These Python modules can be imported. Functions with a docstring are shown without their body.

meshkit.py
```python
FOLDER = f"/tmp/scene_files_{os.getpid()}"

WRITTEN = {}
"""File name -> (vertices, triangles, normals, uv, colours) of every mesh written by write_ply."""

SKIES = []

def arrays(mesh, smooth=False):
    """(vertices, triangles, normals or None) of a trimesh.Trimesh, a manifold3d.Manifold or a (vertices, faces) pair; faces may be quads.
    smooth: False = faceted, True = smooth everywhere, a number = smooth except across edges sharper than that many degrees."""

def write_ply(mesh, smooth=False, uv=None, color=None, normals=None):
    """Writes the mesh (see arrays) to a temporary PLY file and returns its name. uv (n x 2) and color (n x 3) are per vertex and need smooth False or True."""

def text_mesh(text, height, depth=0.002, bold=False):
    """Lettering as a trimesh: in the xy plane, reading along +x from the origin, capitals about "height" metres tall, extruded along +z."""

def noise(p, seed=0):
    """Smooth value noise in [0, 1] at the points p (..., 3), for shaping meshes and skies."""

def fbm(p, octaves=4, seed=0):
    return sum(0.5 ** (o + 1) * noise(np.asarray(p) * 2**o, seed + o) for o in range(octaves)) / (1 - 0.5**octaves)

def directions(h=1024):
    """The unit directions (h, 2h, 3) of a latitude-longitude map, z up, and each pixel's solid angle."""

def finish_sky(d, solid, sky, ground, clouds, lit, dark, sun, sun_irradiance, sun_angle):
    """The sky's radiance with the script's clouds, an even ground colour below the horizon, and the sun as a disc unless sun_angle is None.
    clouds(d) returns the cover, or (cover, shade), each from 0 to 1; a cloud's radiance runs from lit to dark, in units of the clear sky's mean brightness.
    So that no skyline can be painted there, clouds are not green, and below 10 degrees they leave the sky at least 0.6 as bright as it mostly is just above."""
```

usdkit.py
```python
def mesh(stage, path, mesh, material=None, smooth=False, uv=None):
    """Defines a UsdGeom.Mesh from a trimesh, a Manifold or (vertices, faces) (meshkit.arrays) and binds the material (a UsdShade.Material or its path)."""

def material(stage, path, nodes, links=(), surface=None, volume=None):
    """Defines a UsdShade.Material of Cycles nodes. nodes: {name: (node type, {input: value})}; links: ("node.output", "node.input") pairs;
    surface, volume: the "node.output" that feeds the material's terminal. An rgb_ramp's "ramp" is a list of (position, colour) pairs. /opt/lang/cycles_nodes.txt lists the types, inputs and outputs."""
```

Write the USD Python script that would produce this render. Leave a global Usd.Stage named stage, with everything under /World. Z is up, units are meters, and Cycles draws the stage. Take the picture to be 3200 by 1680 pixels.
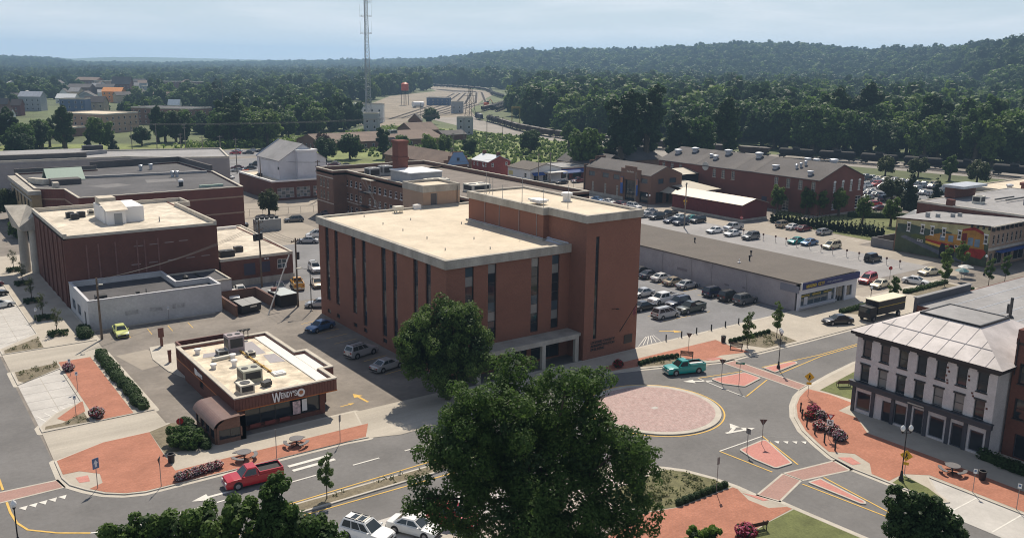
import math, random
import numpy as np, trimesh, usdkit, meshkit
from pxr import Usd, UsdGeom, UsdLux, UsdShade, Gf, Sdf, Vt
from shapely.geometry import Polygon, Point, LineString, box as sbox
from shapely.ops import unary_union

stage = Usd.Stage.CreateInMemory()
UsdGeom.SetStageUpAxis(stage, 'Z'); UsdGeom.SetStageMetersPerUnit(stage, 1.0)
stage.SetDefaultPrim(UsdGeom.Xform.Define(stage, '/World').GetPrim())
UsdGeom.Scope.Define(stage, '/World/Looks')

# ---------------------------------------------------------------- camera (x, y follow the street grid, 40 m up a tower)
EYE = np.array([0.0, 0.0, 40.0]); PITCH, ROLL, AZ = .227031, .0128787, .6285
def _turn(v):
    c, s = math.cos(AZ), math.sin(AZ)
    return np.array([v[0]*c + v[1]*s, -v[0]*s + v[1]*c, v[2]])
_f = np.array([0, math.cos(PITCH), -math.sin(PITCH)]); _u = np.array([0, math.sin(PITCH), math.cos(PITCH)]); _r = np.array([1., 0, 0])
FWD = _turn(_f); RIGHT = _turn(_r*math.cos(ROLL) + _u*math.sin(ROLL)); UP = _turn(-_r*math.sin(ROLL) + _u*math.cos(ROLL))
cam = UsdGeom.Camera.Define(stage, '/World/camera')
m4 = Gf.Matrix4d(*RIGHT, 0, *UP, 0, *(-FWD), 0, *EYE, 1)
cam.AddTransformOp().Set(m4)
cam.CreateHorizontalApertureAttr(36.0); cam.CreateFocalLengthAttr(36.0*2798.77/3200)
cam.CreateExposureAttr(0.15); cam.CreateClippingRangeAttr((0.5, 60000.0))

# ---------------------------------------------------------------- sky and sun
SUN_AZ, SUN_EL = math.radians(51.0), math.radians(52.0)
SUN = np.array([math.cos(SUN_EL)*math.cos(SUN_AZ), math.cos(SUN_EL)*math.sin(SUN_AZ), math.sin(SUN_EL)])
dome = UsdLux.DomeLight.Define(stage, '/World/sky')
dome.CreateIntensityAttr(1.0)
sky_mat = usdkit.material(stage, '/World/Looks/sky_air', {
    'tc': ('texture_coordinate', {}), 'geo': ('texture_coordinate', {}),
    'sky': ('sky_texture', {'sky_type': 'single_scattering', 'sun_disc': False, 'sun_elevation': SUN_EL, 'sun_rotation': math.atan2(SUN[0], SUN[1]), 'altitude': 200.0, 'air_density': 1.0, 'aerosol_density': 1.0, 'ozone_density': 1.0}),
    'map': ('mapping', {'scale': (3.0, 3.0, 26.0), 'location': (0.3, 1.7, 0.2)}),
    'n': ('noise_texture', {'scale': 1.3, 'detail': 6.0, 'roughness': .58, 'distortion': .3}),
    'cr': ('rgb_ramp', {'ramp': [(0.0, (0, 0, 0)), (.42, (0, 0, 0)), (.56, (.30, .30, .30)), (.68, (.62, .62, .62)), (1, (.7, .7, .7))]}),
    'tint': ('mix', {'mix_type': 'multiply', 'fac': 1.0, 'color2': (.93, 1.06, 1.22)}),
    'sep': ('separate_xyz', {}), 'el': ('map_range', {'from_min': .0, 'from_max': .30, 'to_min': 1.0, 'to_max': 0.0, 'clamp': True}), 'pw': ('math', {'math_type': 'power', 'value2': 2.0}), 'hazy': ('mix', {'mix_type': 'mix', 'color2': (12.2, 13.8, 15.2)}),
    'mixc': ('mix', {'mix_type': 'mix', 'color2': (15.5, 15.8, 16.4)}),
    'bg': ('background_shader', {'strength': .055})},
    [('tc.generated', 'map.vector'), ('map.vector', 'n.vector'), ('n.fac', 'cr.fac'), ('cr.color', 'mixc.fac'), ('sky.color', 'tint.color1'), ('geo.generated', 'sep.vector'), ('sep.z', 'el.value'), ('el.result', 'pw.value1'), ('pw.value', 'hazy.fac'), ('tint.color', 'hazy.color1'), ('hazy.color', 'mixc.color1'), ('mixc.color', 'bg.color')], surface='bg.background')
UsdShade.MaterialBindingAPI.Apply(dome.GetPrim()).Bind(sky_mat)
dome.GetPrim().SetCustomDataByKey('kind', 'structure')
sun = UsdLux.DistantLight.Define(stage, '/World/sun')
sun.CreateIntensityAttr(1.25); sun.CreateAngleAttr(.53); sun.CreateColorAttr((1.0, .90, .76)); sun.CreateNormalizeAttr(True)
_z = SUN; _x = np.cross([0, 0, 1.], _z); _x /= np.linalg.norm(_x); _y = np.cross(_z, _x)
sun.AddTransformOp().Set(Gf.Matrix4d(*_x, 0, *_y, 0, *_z, 0, 0, 0, 200, 1))
HAZE = 1.4e-4
# ---------------------------------------------------------------- materials
def mat(name, col, rough=.85, spec=.25, var=.12, scale=.35, fine=.08, fscale=4.0, metal=0.0, bump=0.0, stretch=None, obj=False, coat=0.0):
    c = np.array(col, float)
    src = 'tc.object' if obj else 'g.position'
    nodes = {('tc' if obj else 'g'): (('texture_coordinate' if obj else 'geometry'), {}),
             'n1': ('noise_texture', {'scale': scale, 'detail': 4.0, 'roughness': .6}), 'n2': ('noise_texture', {'scale': fscale, 'detail': 3.0, 'roughness': .65}),
             'r1': ('rgb_ramp', {'ramp': [(0, c*(1-var*1.3)), (.33, c*(1-var)), (.67, c*(1+var)), (1, c*(1+var*1.3))]}),
             'r2': ('rgb_ramp', {'ramp': [(.25, (1-fine,)*3), (.75, (1+fine,)*3)]}),
             'm': ('mix', {'mix_type': 'multiply', 'fac': 1.0}),
             'p': ('principled_bsdf', {'roughness': rough, 'specular_ior_level': spec, 'metallic': metal, 'coat_weight': coat})}
    links = [('n1.fac', 'r1.fac'), ('n2.fac', 'r2.fac'), ('r1.color', 'm.color1'), ('r2.color', 'm.color2'), ('m.color', 'p.base_color')]
    if stretch:
        nodes['mp'] = ('mapping', {'scale': stretch}); links += [(src, 'mp.vector'), ('mp.vector', 'n1.vector'), (src, 'n2.vector')]
    else:
        links += [(src, 'n1.vector'), (src, 'n2.vector')]
    if bump:
        nodes['b'] = ('bump', {'strength': bump, 'distance': .05}); links += [('n2.fac', 'b.height'), ('b.normal', 'p.normal')]
    return usdkit.material(stage, '/World/Looks/' + name, nodes, links, surface='p.BSDF')

def flat(name, col, rough=.6, spec=.4, metal=0.0, coat=0.0):
    return usdkit.material(stage, '/World/Looks/' + name, {'p': ('principled_bsdf', {'base_color': col, 'roughness': rough, 'specular_ior_level': spec, 'metallic': metal, 'coat_weight': coat})}, surface='p.BSDF')

def brickmat(name, a, b, mortar, w, h, ground=False, msize=.12, rough=.88, var=.12, stain=.3):
    """bricks laid in the plane: walls use (x + y, z), pavements (x, y)"""
    nodes = {'g': ('geometry', {}), 's': ('separate_xyz', {}), 'add': ('math', {'math_type': 'add'}), 'c': ('combine_xyz', {}),
             'bt': ('brick_texture', {'color1': a, 'color2': b, 'mortar': mortar, 'scale': 1.0, 'mortar_size': h*msize, 'mortar_smooth': .2, 'bias': 0.0, 'brick_width': w, 'row_height': h}),
             'n1': ('noise_texture', {'scale': stain, 'detail': 5.0, 'roughness': .62}), 'r1': ('rgb_ramp', {'ramp': [(.25, (1-var,)*3), (.75, (1+var,)*3)]}),
             'n2': ('noise_texture', {'scale': 5.0, 'detail': 3.0}), 'r2': ('rgb_ramp', {'ramp': [(.25, (.9,)*3), (.75, (1.1,)*3)]}),
             'm': ('mix', {'mix_type': 'multiply', 'fac': 1.0}), 'm2': ('mix', {'mix_type': 'multiply', 'fac': 1.0}), 'p': ('principled_bsdf', {'roughness': rough, 'specular_ior_level': .2})}
    links = [('g.position', 's.vector'), ('c.vector', 'bt.vector'), ('g.position', 'n1.vector'), ('g.position', 'n2.vector'), ('n1.fac', 'r1.fac'), ('n2.fac', 'r2.fac'),
             ('bt.color', 'm.color1'), ('r1.color', 'm.color2'), ('m.color', 'm2.color1'), ('r2.color', 'm2.color2'), ('m2.color', 'p.base_color')]
    if ground: links += [('s.x', 'c.x'), ('s.y', 'c.y')]
    else: links += [('s.x', 'add.value1'), ('s.y', 'add.value2'), ('add.value', 'c.x'), ('s.z', 'c.y')]
    return usdkit.material(stage, '/World/Looks/' + name, nodes, links, surface='p.BSDF')

def leafmat(name, a, b, transl=.3, rough=.6):
    """leaf colour from a to b by leaf and by plant; light passes the blades"""
    a, b = np.array(a), np.array(b)
    return usdkit.material(stage, '/World/Looks/' + name, {
        'g': ('geometry', {}), 'oi': ('object_info', {}), 'r': ('rgb_ramp', {'ramp': [(0, a), (1, b)]}), 'r2': ('rgb_ramp', {'ramp': [(0, (.72, .78, .8)), (1, (1.3, 1.2, 1.1))]}),
        'm': ('mix', {'mix_type': 'multiply', 'fac': 1.0}), 'p': ('principled_bsdf', {'roughness': rough, 'specular_ior_level': .25}), 't': ('translucent_bsdf', {}), 'mx': ('mix_closure', {'fac': transl})},
        [('g.random_per_island', 'r.fac'), ('oi.random', 'r2.fac'), ('r.color', 'm.color1'), ('r2.color', 'm.color2'), ('m.color', 'p.base_color'), ('m.color', 't.color'), ('p.BSDF', 'mx.closure1'), ('t.BSDF', 'mx.closure2')], surface='mx.closure')

def panemat(name, col=(.015, .018, .022), rough=.06):
    return usdkit.material(stage, '/World/Looks/' + name, {'p': ('principled_bsdf', {'base_color': col, 'roughness': rough, 'specular_ior_level': .6})}, surface='p.BSDF')

# ---------------------------------------------------------------- mesh builder
class MB:
    def __init__(s): s.v, s.f, s.n = [], [], 0
    def add(s, v, f):
        v = np.asarray(v, float); f = np.asarray(f, int)
        if f.shape[1] == 4: f = np.vstack([f[:, [0, 1, 2]], f[:, [0, 2, 3]]])
        s.v.append(v); s.f.append(f + s.n); s.n += len(v); return s
    def box(s, x0, x1, y0, y1, z0, z1):
        v = [(x0, y0, z0), (x1, y0, z0), (x1, y1, z0), (x0, y1, z0), (x0, y0, z1), (x1, y0, z1), (x1, y1, z1), (x0, y1, z1)]
        return s.add(v, [(0, 3, 2, 1), (4, 5, 6, 7), (0, 1, 5, 4), (1, 2, 6, 5), (2, 3, 7, 6), (3, 0, 4, 7)])
    def cbox(s, cx, cy, cz, dx, dy, dz, rz=0.0, tilt=0.0):
        v = np.array([(x, y, z) for z in (-.5, .5) for x, y in ((-.5, -.5), (.5, -.5), (.5, .5), (-.5, .5))]) * (dx, dy, dz)
        if tilt: c, q = math.cos(tilt), math.sin(tilt); v = np.stack([v[:, 0]*c + v[:, 2]*q, v[:, 1], -v[:, 0]*q + v[:, 2]*c], 1)
        c, q = math.cos(rz), math.sin(rz); v = np.stack([v[:, 0]*c - v[:, 1]*q, v[:, 0]*q + v[:, 1]*c, v[:, 2]], 1) + (cx, cy, cz)
        return s.add(v, [(0, 3, 2, 1), (4, 5, 6, 7), (0, 1, 5, 4), (1, 2, 6, 5), (2, 3, 7, 6), (3, 0, 4, 7)])
    def cyl(s, p, q, r0, r1=None, n=8, cap=True):
        p, q = np.array(p, float), np.array(q, float); r1 = r0 if r1 is None else r1
        d = q - p; d /= np.linalg.norm(d); a = np.cross(d, [0, 0, 1.] if abs(d[2]) < .9 else [1., 0, 0]); a /= np.linalg.norm(a); b = np.cross(d, a)
        t = np.arange(n)*2*math.pi/n; ring = np.outer(np.cos(t), a) + np.outer(np.sin(t), b)
        v = np.vstack([p + ring*r0, q + ring*r1]); i = np.arange(n); j = (i+1) % n
        s.add(v, np.stack([i, i+n, j+n, j], 1))
        if cap:
            s.add(np.vstack([v[n:], [q]]), np.stack([j, i, np.full(n, n)], 1)); s.add(np.vstack([v[:n], [p]]), np.stack([i, j, np.full(n, n)], 1))
        return s
    def lathe(s, cx, cy, prof, n=12):
        t = np.arange(n)*2*math.pi/n; i = np.arange(n); j = (i+1) % n; v = []; f = []
        for k, (r, z) in enumerate(prof):
            v += [(cx + r*math.cos(a), cy + r*math.sin(a), z) for a in t]
            if k: f += [(o, q, q+n, o+n) for o, q in zip(i + (k-1)*n, j + (k-1)*n)]
        return s.add(v, f)
    def quad(s, a, b, c, d): return s.add([a, b, c, d], [(0, 1, 2, 3)])
    def tri(s, a, b, c): return s.add([a, b, c], [(0, 1, 2)])
    def poly(s, P, z0, z1=None):
        """polygon sheet at z0, or prism from z0 up to z1"""
        for g in (getattr(P, 'geoms', [P])):
            if g.is_empty or g.geom_type != 'Polygon' or g.area < 1e-4: continue
            v, f = trimesh.creation.triangulate_polygon(g, engine='earcut'); v = np.asarray(v)
            f = np.asarray(f); a = np.cross(v[f[:, 1]] - v[f[:, 0]], v[f[:, 2]] - v[f[:, 0]]); f = np.where((a < 0)[:, None], f[:, ::-1], f)
            s.add(np.c_[v, np.full(len(v), z0 if z1 is None else z1)], f)
            if z1 is not None:
                for k, ring in enumerate([g.exterior] + list(g.interiors)):
                    c = np.array(ring.coords)[:-1]
                    if ring.is_ccw != (k == 0): c = c[::-1]
                    n = len(c); i = np.arange(n); j = (i+1) % n
                    s.add(np.vstack([np.c_[c, np.full(n, z0)], np.c_[c, np.full(n, z1)]]), np.stack([i, j, j+n, i+n], 1))
        return s
    def gable(s, x0, x1, y0, y1, z0, z1, axis='x', over=0.0, thick=.18):
        """two roof slabs; ridge along axis"""
        if axis == 'y':
            t = MB().gable(y0, y1, x0, x1, z0, z1, 'x', over, thick)
            for v, f in zip(t.v, t.f): s.v.append(v[:, [1, 0, 2]]); s.f.append(f[:, ::-1] - 0 + s.n)
            s.n += t.n; return s
        ym = (y0+y1)/2; k = (z1-z0)/(ym-y0); x0 -= over; x1 += over; zo = z0 - k*over
        for ya, sg in ((y0-over, 1), (y1+over, -1)):
            a = [(x0, ya, zo), (x1, ya, zo), (x1, ym, z1), (x0, ym, z1)]; b = [(x, y, z+thick) for x, y, z in a]
            f = [(0, 3, 2, 1), (4, 5, 6, 7), (0, 1, 5, 4), (1, 2, 6, 5), (2, 3, 7, 6), (3, 0, 4, 7)]
            s.add(a+b, f if sg > 0 else [q[::-1] for q in f])
        return s
    def arrays(s): return np.vstack(s.v), np.vstack(s.f)
    def moved(s, dx=0, dy=0, dz=0, rz=0.0):
        c, q = math.cos(rz), math.sin(rz)
        s.v = [np.stack([v[:, 0]*c - v[:, 1]*q + dx, v[:, 0]*q + v[:, 1]*c + dy, v[:, 2] + dz], 1) for v in s.v]; return s

COUNT = {}
def numbered(parent, name):
    k = (parent, name); n = COUNT.get(k, 0); COUNT[k] = n + 1
    return f'{parent}/{name}' if n == 0 else f'{parent}/{name}_{n:03d}'
def path_of(p): return '/World' if p is None else str(p.GetPath())
def obj(name, mesh, m, parent=None, smooth=False, label=None):
    if isinstance(mesh, MB): mesh = mesh.arrays()
    p = usdkit.mesh(stage, numbered(path_of(parent), name), mesh, m, smooth).GetPrim()
    if label: p.SetCustomDataByKey('label', label)
    return p
def tag(p, label=None, cat=None, group=None, kind=None):
    for k, v in (('label', label), ('category', cat), ('group', group), ('kind', kind)):
        if v: p.SetCustomDataByKey(k, v)
    return p
def struct(name, mesh, m, parent=None, kind='structure', smooth=False, label=None):
    p = obj(name, mesh, m, parent, smooth, label)
    if parent is None: p.SetCustomDataByKey('kind', kind)
    return p
def place(p, loc, rz=0.0, sc=(1, 1, 1)):
    x = UsdGeom.XformCommonAPI(p)
    for op, t, val in (('xformOp:translate', Sdf.ValueTypeNames.Double3, Gf.Vec3d(*map(float, loc))), ('xformOp:rotateZ', Sdf.ValueTypeNames.Float, float(math.degrees(rz))), ('xformOp:scale', Sdf.ValueTypeNames.Float3, Gf.Vec3f(*map(float, sc)))):
        p.CreateAttribute(op, t, False).Set(val)
    p.CreateAttribute('xformOpOrder', Sdf.ValueTypeNames.TokenArray, False).Set(['xformOp:translate', 'xformOp:rotateZ', 'xformOp:scale'])
def thing(name, label, cat, loc=(0, 0, 0), rz=0.0, group=None, sc=(1, 1, 1)):
    p = UsdGeom.Xform.Define(stage, numbered('/World', name)).GetPrim()
    place(p, loc, rz, sc); return tag(p, label, cat, group)
def copy(src, label, loc, rz=0.0, sc=(1, 1, 1), group=None, name=None):
    import re
    p = UsdGeom.Xform.Define(stage, numbered('/World', name or re.sub(r'_\d{3}$', '', src.GetName()))).GetPrim()
    p.GetReferences().AddInternalReference(src.GetPath()); p.SetInstanceable(True)
    place(p, loc, rz, sc); return tag(p, label, src.GetCustomDataByKey('category'), group or src.GetCustomDataByKey('group'))
PROTO = {}
def make(key, builder, name, label, cat, loc, rz=0.0, sc=(1, 1, 1), group=None):
    """the first of a kind is built, the rest are copies of it"""
    if key in PROTO: return copy(PROTO[key], label, loc, rz, sc, group, name)
    t = thing(name, label, cat, loc, rz, group, sc); builder(t); PROTO[key] = t; return t
# ---------------------------------------------------------------- ground, roads, pavements
GRASS = mat('ground_cover', (.085, .105, .04), var=.35, scale=.02, fine=.25, fscale=.3)
ASPH = mat('road_asphalt', (.152, .147, .143), var=.16, scale=.12, fine=.1, fscale=2.0)
ASPH_OLD = mat('old_asphalt', (.20, .178, .155), var=.22, scale=.16, fine=.12, fscale=1.4)
ASPH_GREY = mat('lot_asphalt', (.185, .185, .19), var=.16, scale=.12, fine=.1, fscale=1.6)
ASPH_PALE = mat('pale_lot', (.30, .265, .22), var=.14, scale=.08, fine=.08, fscale=1.0)
CONC = mat('pavement_concrete', (.40, .36, .30), var=.10, scale=.25, fine=.06, fscale=3.0)
CONC_W = mat('bay_concrete', (.45, .43, .40), var=.10, scale=.3, fine=.06, fscale=2.0)
KERB = mat('kerb_concrete', (.45, .415, .355), var=.10, scale=.6, fine=.08, fscale=6.0)
PAVER = brickmat('brick_paving', (.345, .145, .092), (.40, .172, .112), (.30, .15, .11), .42, .21, True, .09, var=.16, stain=.3)
CROSSB = brickmat('crossing_paving', (.33, .20, .165), (.36, .22, .185), (.30, .20, .18), .42, .21, True, .09, var=.08)
PINK = brickmat('island_paving', (.46, .20, .165), (.50, .22, .185), (.42, .22, .19), .42, .21, True, .09, var=.07)
COBBLE = brickmat('centre_island_stone', (.40, .295, .27), (.37, .245, .225), (.40, .32, .30), .3, .3, True, .08, var=.2, stain=2.5)
SOIL = mat('bed_soil', (.165, .14, .095), var=.22, scale=1.5, fine=.2, fscale=6)
DIRT = mat('bare_dirt', (.22, .185, .14), var=.2, scale=.05, fine=.15, fscale=.8)
GRAVEL = mat('rail_gravel', (.235, .215, .19), var=.2, scale=.03, fine=.2, fscale=.6)
LAWN = mat('lawn_grass', (.115, .13, .045), var=.25, scale=.35, fine=.25, fscale=5)
MEADOW = mat('meadow_grass', (.155, .185, .055), var=.3, scale=.05, fine=.25, fscale=.5)
WHITE_P = mat('white_road_paint', (.62, .60, .55), var=.10, scale=1.2, fine=.12, fscale=9)
YELLOW_P = mat('yellow_road_paint', (.62, .40, .11), var=.12, scale=1.2, fine=.12, fscale=9)

def sheet(name, P, z, m, **k):
    return struct(name, MB().poly(P if not isinstance(P, (list, tuple)) else Polygon(P), z), m, **k)
def slab(name, P, z0, z1, m, **k):
    return struct(name, MB().poly(P if not isinstance(P, (list, tuple)) else Polygon(P), z0, z1), m, **k)
R = lambda x0, x1, y0, y1: sbox(x0, y0, x1, y1)

sheet('ground', R(-5200, 9600, -3200, 9800), 0.0, GRASS)
town = Polygon([(-60, 20), (300, 20), (262, 150), (258, 205), (150, 300), (152, 345), (140, 402), (104, 402), (60, 330), (-60, 330)])
sheet('town_pavement', town, .012, ASPH_OLD)
# streets
sheet('road', unary_union([R(-40, 11.9, 20, 335), Polygon([(-40, 78), (300, 78), (300, 66), (70, 40), (-40, 30)]), R(0, 78, 60, 92), Point(72.8, 70.9).buffer(17.5), R(63, 79, 5, 70)]), .022, ASPH)
sheet('back_street', R(44, 215, 224, 247), .022, ASPH_PALE)
sheet('side_street', R(175.5, 183.5, 97, 226), .026, ASPH_PALE)
sheet('plaza_lane', R(141, 176, 88, 92.5), .026, ASPH_PALE)
sheet('store_parking_lot', R(86.9, 123.2, 89, 150), .024, ASPH_GREY)
sheet('museum_parking_lot', R(150, 175.5, 95, 181), .028, mat('pale_grey_lot', (.27, .26, .255), var=.12, scale=.1, fine=.08, fscale=1.2))
sheet('museum_lot_lane', R(175.5, 190, 117.0, 150), .031, ASPH_PALE)
sheet('alley_parking_lot', R(46, 87, 140, 186), .024, ASPH_GREY)
sheet('rear_parking_lot', R(72, 87.5, 186, 222), .026, ASPH_PALE)
sheet('grey_lot_behind_depot', Polygon([(98, 290), (150, 290), (150, 345), (136, 362), (98, 362)]), .026, ASPH_GREY)
sheet('upper_car_park', Polygon([(110, 372), (150, 372), (150, 398), (110, 398)]), .026, ASPH_GREY)
sheet('crowded_car_park', Polygon([(252, 147), (300, 147), (306, 205), (262, 205)]), .026, ASPH_GREY)
sheet('museum_yard_lawn', Polygon([(190, 112), (232, 112), (238, 132), (222, 142), (208, 158), (192, 149)]), .034, LAWN)
sheet('yard_path', Polygon([(200, 146), (240, 143), (243, 150), (214, 152)]), .04, ASPH_PALE)
sheet('meadow', Polygon([(150, 300), (232, 252), (268, 262), (296, 300), (300, 420), (280, 520), (165, 400)]), .016, MEADOW)
sheet('rail_bed', Polygon([(296, 262), (262, 272), (274, 300), (292, 330), (297, 440), (330, 560), (380, 640), (420, 640), (360, 540), (316, 430), (318, 360), (326, 310), (340, 262), (364, 216), (372, 150), (372, 60), (338, 60), (340, 160), (328, 216)]), .03, GRAVEL)
sheet('rail_yard', Polygon([(250, 470), (320, 560), (372, 560), (420, 640), (540, 800), (700, 1000), (790, 1290), (760, 1290), (640, 1060), (500, 930), (400, 780), (330, 700), (270, 600)]), .034, DIRT)
sheet('green_bank', Polygon([(20, 405), (104, 402), (140, 402), (146, 430), (60, 470), (20, 450)]), .018, MEADOW)

# raised blocks: a kerb ring, the pavement inside it, brick and planting on top
H = .14
def block(P, inner=CONC, name='pavement', kerb=.18):
    slab('kerb', P.difference(P.buffer(-kerb, join_style=2)), .0, H, KERB)
    slab(name, P.buffer(-kerb, join_style=2), .0, H-.004, inner)
def gutter(P, w=.5, z=.034):
    sheet('gutter', P.buffer(w, join_style=1).difference(P).difference(R(-50, 11.3, 0, 400)), z, KERB)

bay1 = Polygon([(12.2, 137.9), (17.6, 143.2), (17.6, 166), (12.2, 166)]); bay2 = Polygon([(12.2, 105.0), (14.3, 108.4), (17.5, 110.9), (17.6, 124.8), (12.2, 121.0)])
bay0 = Polygon([(12.2, 166), (17.6, 166), (17.6, 196), (12.2, 201)])
A1 = Polygon([(12.2, 103.4), (24.0, 103.4), (24.0, 128.7), (12.2, 126.6)]).difference(bay2)
A2 = Polygon([(12.2, 135.3), (24.3, 135.3), (24.3, 205), (12.2, 205)]).difference(bay1).difference(bay0)
corner = [(12.0, 94.8), (11.9, 90.3), (12.25, 88.3), (13.3, 86.4), (14.6, 84.6), (16.1, 83.4), (17.8, 82.75)]
Bk = Polygon(corner + [(38.2, 82.7), (40.9, 82.35), (43.0, 89.9), (24.0, 89.9), (24.0, 98.2), (21.8, 97.2), (17.0, 97.0)])
for P in (A1, A2, Bk):
    block(P); gutter(P)
for P, nm in ((bay1, 'parking_bay'), (bay2, 'parking_bay'), (bay0, 'parking_bay')):
    b = struct(nm, MB().poly(P, .028), KERB)
    x0, y0, x1, y1 = P.bounds
    for i in range(2):                                            # slabs cast between open joints
        for k in range(int((y1-y0)/3)+1):
            q = P.intersection(R(12.2+i*2.7, 14.9+i*2.7, y0+k*3, y0+k*3+3)).buffer(-.03, join_style=2)
            if not q.is_empty and q.area > .3: obj('concrete_slab', MB().poly(q, .0, .05), CONC_W, b)
drive1 = Polygon([(12.2, 126.6), (24.0, 128.7), (24.3, 135.3), (12.2, 135.3)])
drive2 = Polygon([(12.0, 94.8), (17.0, 97.0), (21.8, 97.1), (24, 98.2), (24.0, 103.4), (12.2, 103.4)])
drive3 = Polygon([(40.9, 82.35), (44.2, 81.2), (56, 81.4), (58, 89.9), (43.0, 89.9)])
for P in (drive1, drive2, drive3): sheet('driveway', P, .05, mat('driveway_concrete', (.38, .345, .29), var=.16, scale=.2, stretch=(.25, 1.6, 1)) if P is drive1 else UsdShade.Material.Get(stage, '/World/Looks/driveway_concrete'))
sheet('restaurant_lot', Polygon([(24.1, 90), (57, 90), (57, 141), (24.4, 141)]).difference(R(24, 31, 89, 98)), .03, ASPH_OLD)
sheet('asphalt_patch', Polygon([(24.9, 126.5), (29.2, 127), (29.8, 119.5), (26.4, 118.5)]), .036, ASPH_PALE)
slab('island_kerb', Polygon([(29.6, 127.6), (33, 127.8), (33, 112.6), (30.1, 112.4), (29.0, 116), (28.6, 122)]), 0, .13, KERB)
# brick pavements of the restaurant corner
brick_parts = [Polygon([(17.75, 103.6), (21.75, 103.6), (21.9, 127.6), (17.9, 127.6)]), Polygon([(14.6, 107.1), (14.2, 106.6), (14.9, 105.2), (17.3, 107.2), (17.7, 110.7), (17.4, 110.6)]),
               Polygon([(12.2, 94.7), (17.0, 96.9), (21.8, 97.0), (21.5, 90.2), (21.4, 85.8), (42.6, 85.8), (40.7, 82.6), (17.9, 82.95), (16.2, 83.55), (14.75, 84.75), (13.5, 86.5), (12.4, 88.4), (12.1, 90.3)]).difference(Polygon([(12, 91.0), (13.6, 90.9), (15.1, 89.2), (14.9, 87.0), (13.2, 86.2), (11, 88)]))]
for P in brick_parts: sheet('brick_pavement', P.buffer(-.02), H+.008, PAVER)
sheet('tactile_paving', [(13.0, 89.6), (14.1, 89.5), (14.0, 88.0), (13.1, 88.2)], H+.008, PINK)
for P in ([(12.6, 126.4), (17.7, 127.5), (17.7, 125.2), (13.0, 121.5), (12.5, 122.5)], [(12.7, 137.1), (17.5, 141.1), (17.4, 135.5), (12.6, 135.6)], [(12.8, 104.9), (14.5, 104.9), (17.1, 107.0), (17.1, 103.7), (12.6, 104.0)],
          [(21.8, 97.0), (24.4, 98.2), (26.0, 97.0), (26.6, 92.0), (24.5, 90.0), (21.6, 90.2)]):
    sheet('planting_bed', Polygon(P), H+.012, SOIL)

# block in front of the county building and the store
Nk = Polygon([(56, 81.4), (60, 82.6), (66, 84.2), (72, 84.6), (76.5, 83.6), (80.7, 82.3), (84.1, 81.2), (87.4, 79.9), (90.2, 78.85), (93, 77.95), (98, 77.9), (110, 77.5), (123, 77.45), (165, 77.45), (165, 87.6), (141, 87.6), (141, 88.9), (58, 88.9)])
block(Nk); gutter(Nk)
N2 = Polygon([(145, 88.9), (158, 88.9), (158, 92.4), (145, 92.4)])
for P in ([(77.5, 83.6), (81.5, 82.9), (83.0, 84.4), (84, 85.4), (77.5, 85.4)], [(83.8, 85.4), (99.6, 85.3), (99.1, 82.1), (99.3, 78.6), (94.6, 79.9), (91.4, 79.3), (89.6, 81.6), (89.8, 83.9), (83.1, 84.5)]):
    sheet('brick_pavement', Polygon(P), H+.008, PAVER)
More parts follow.
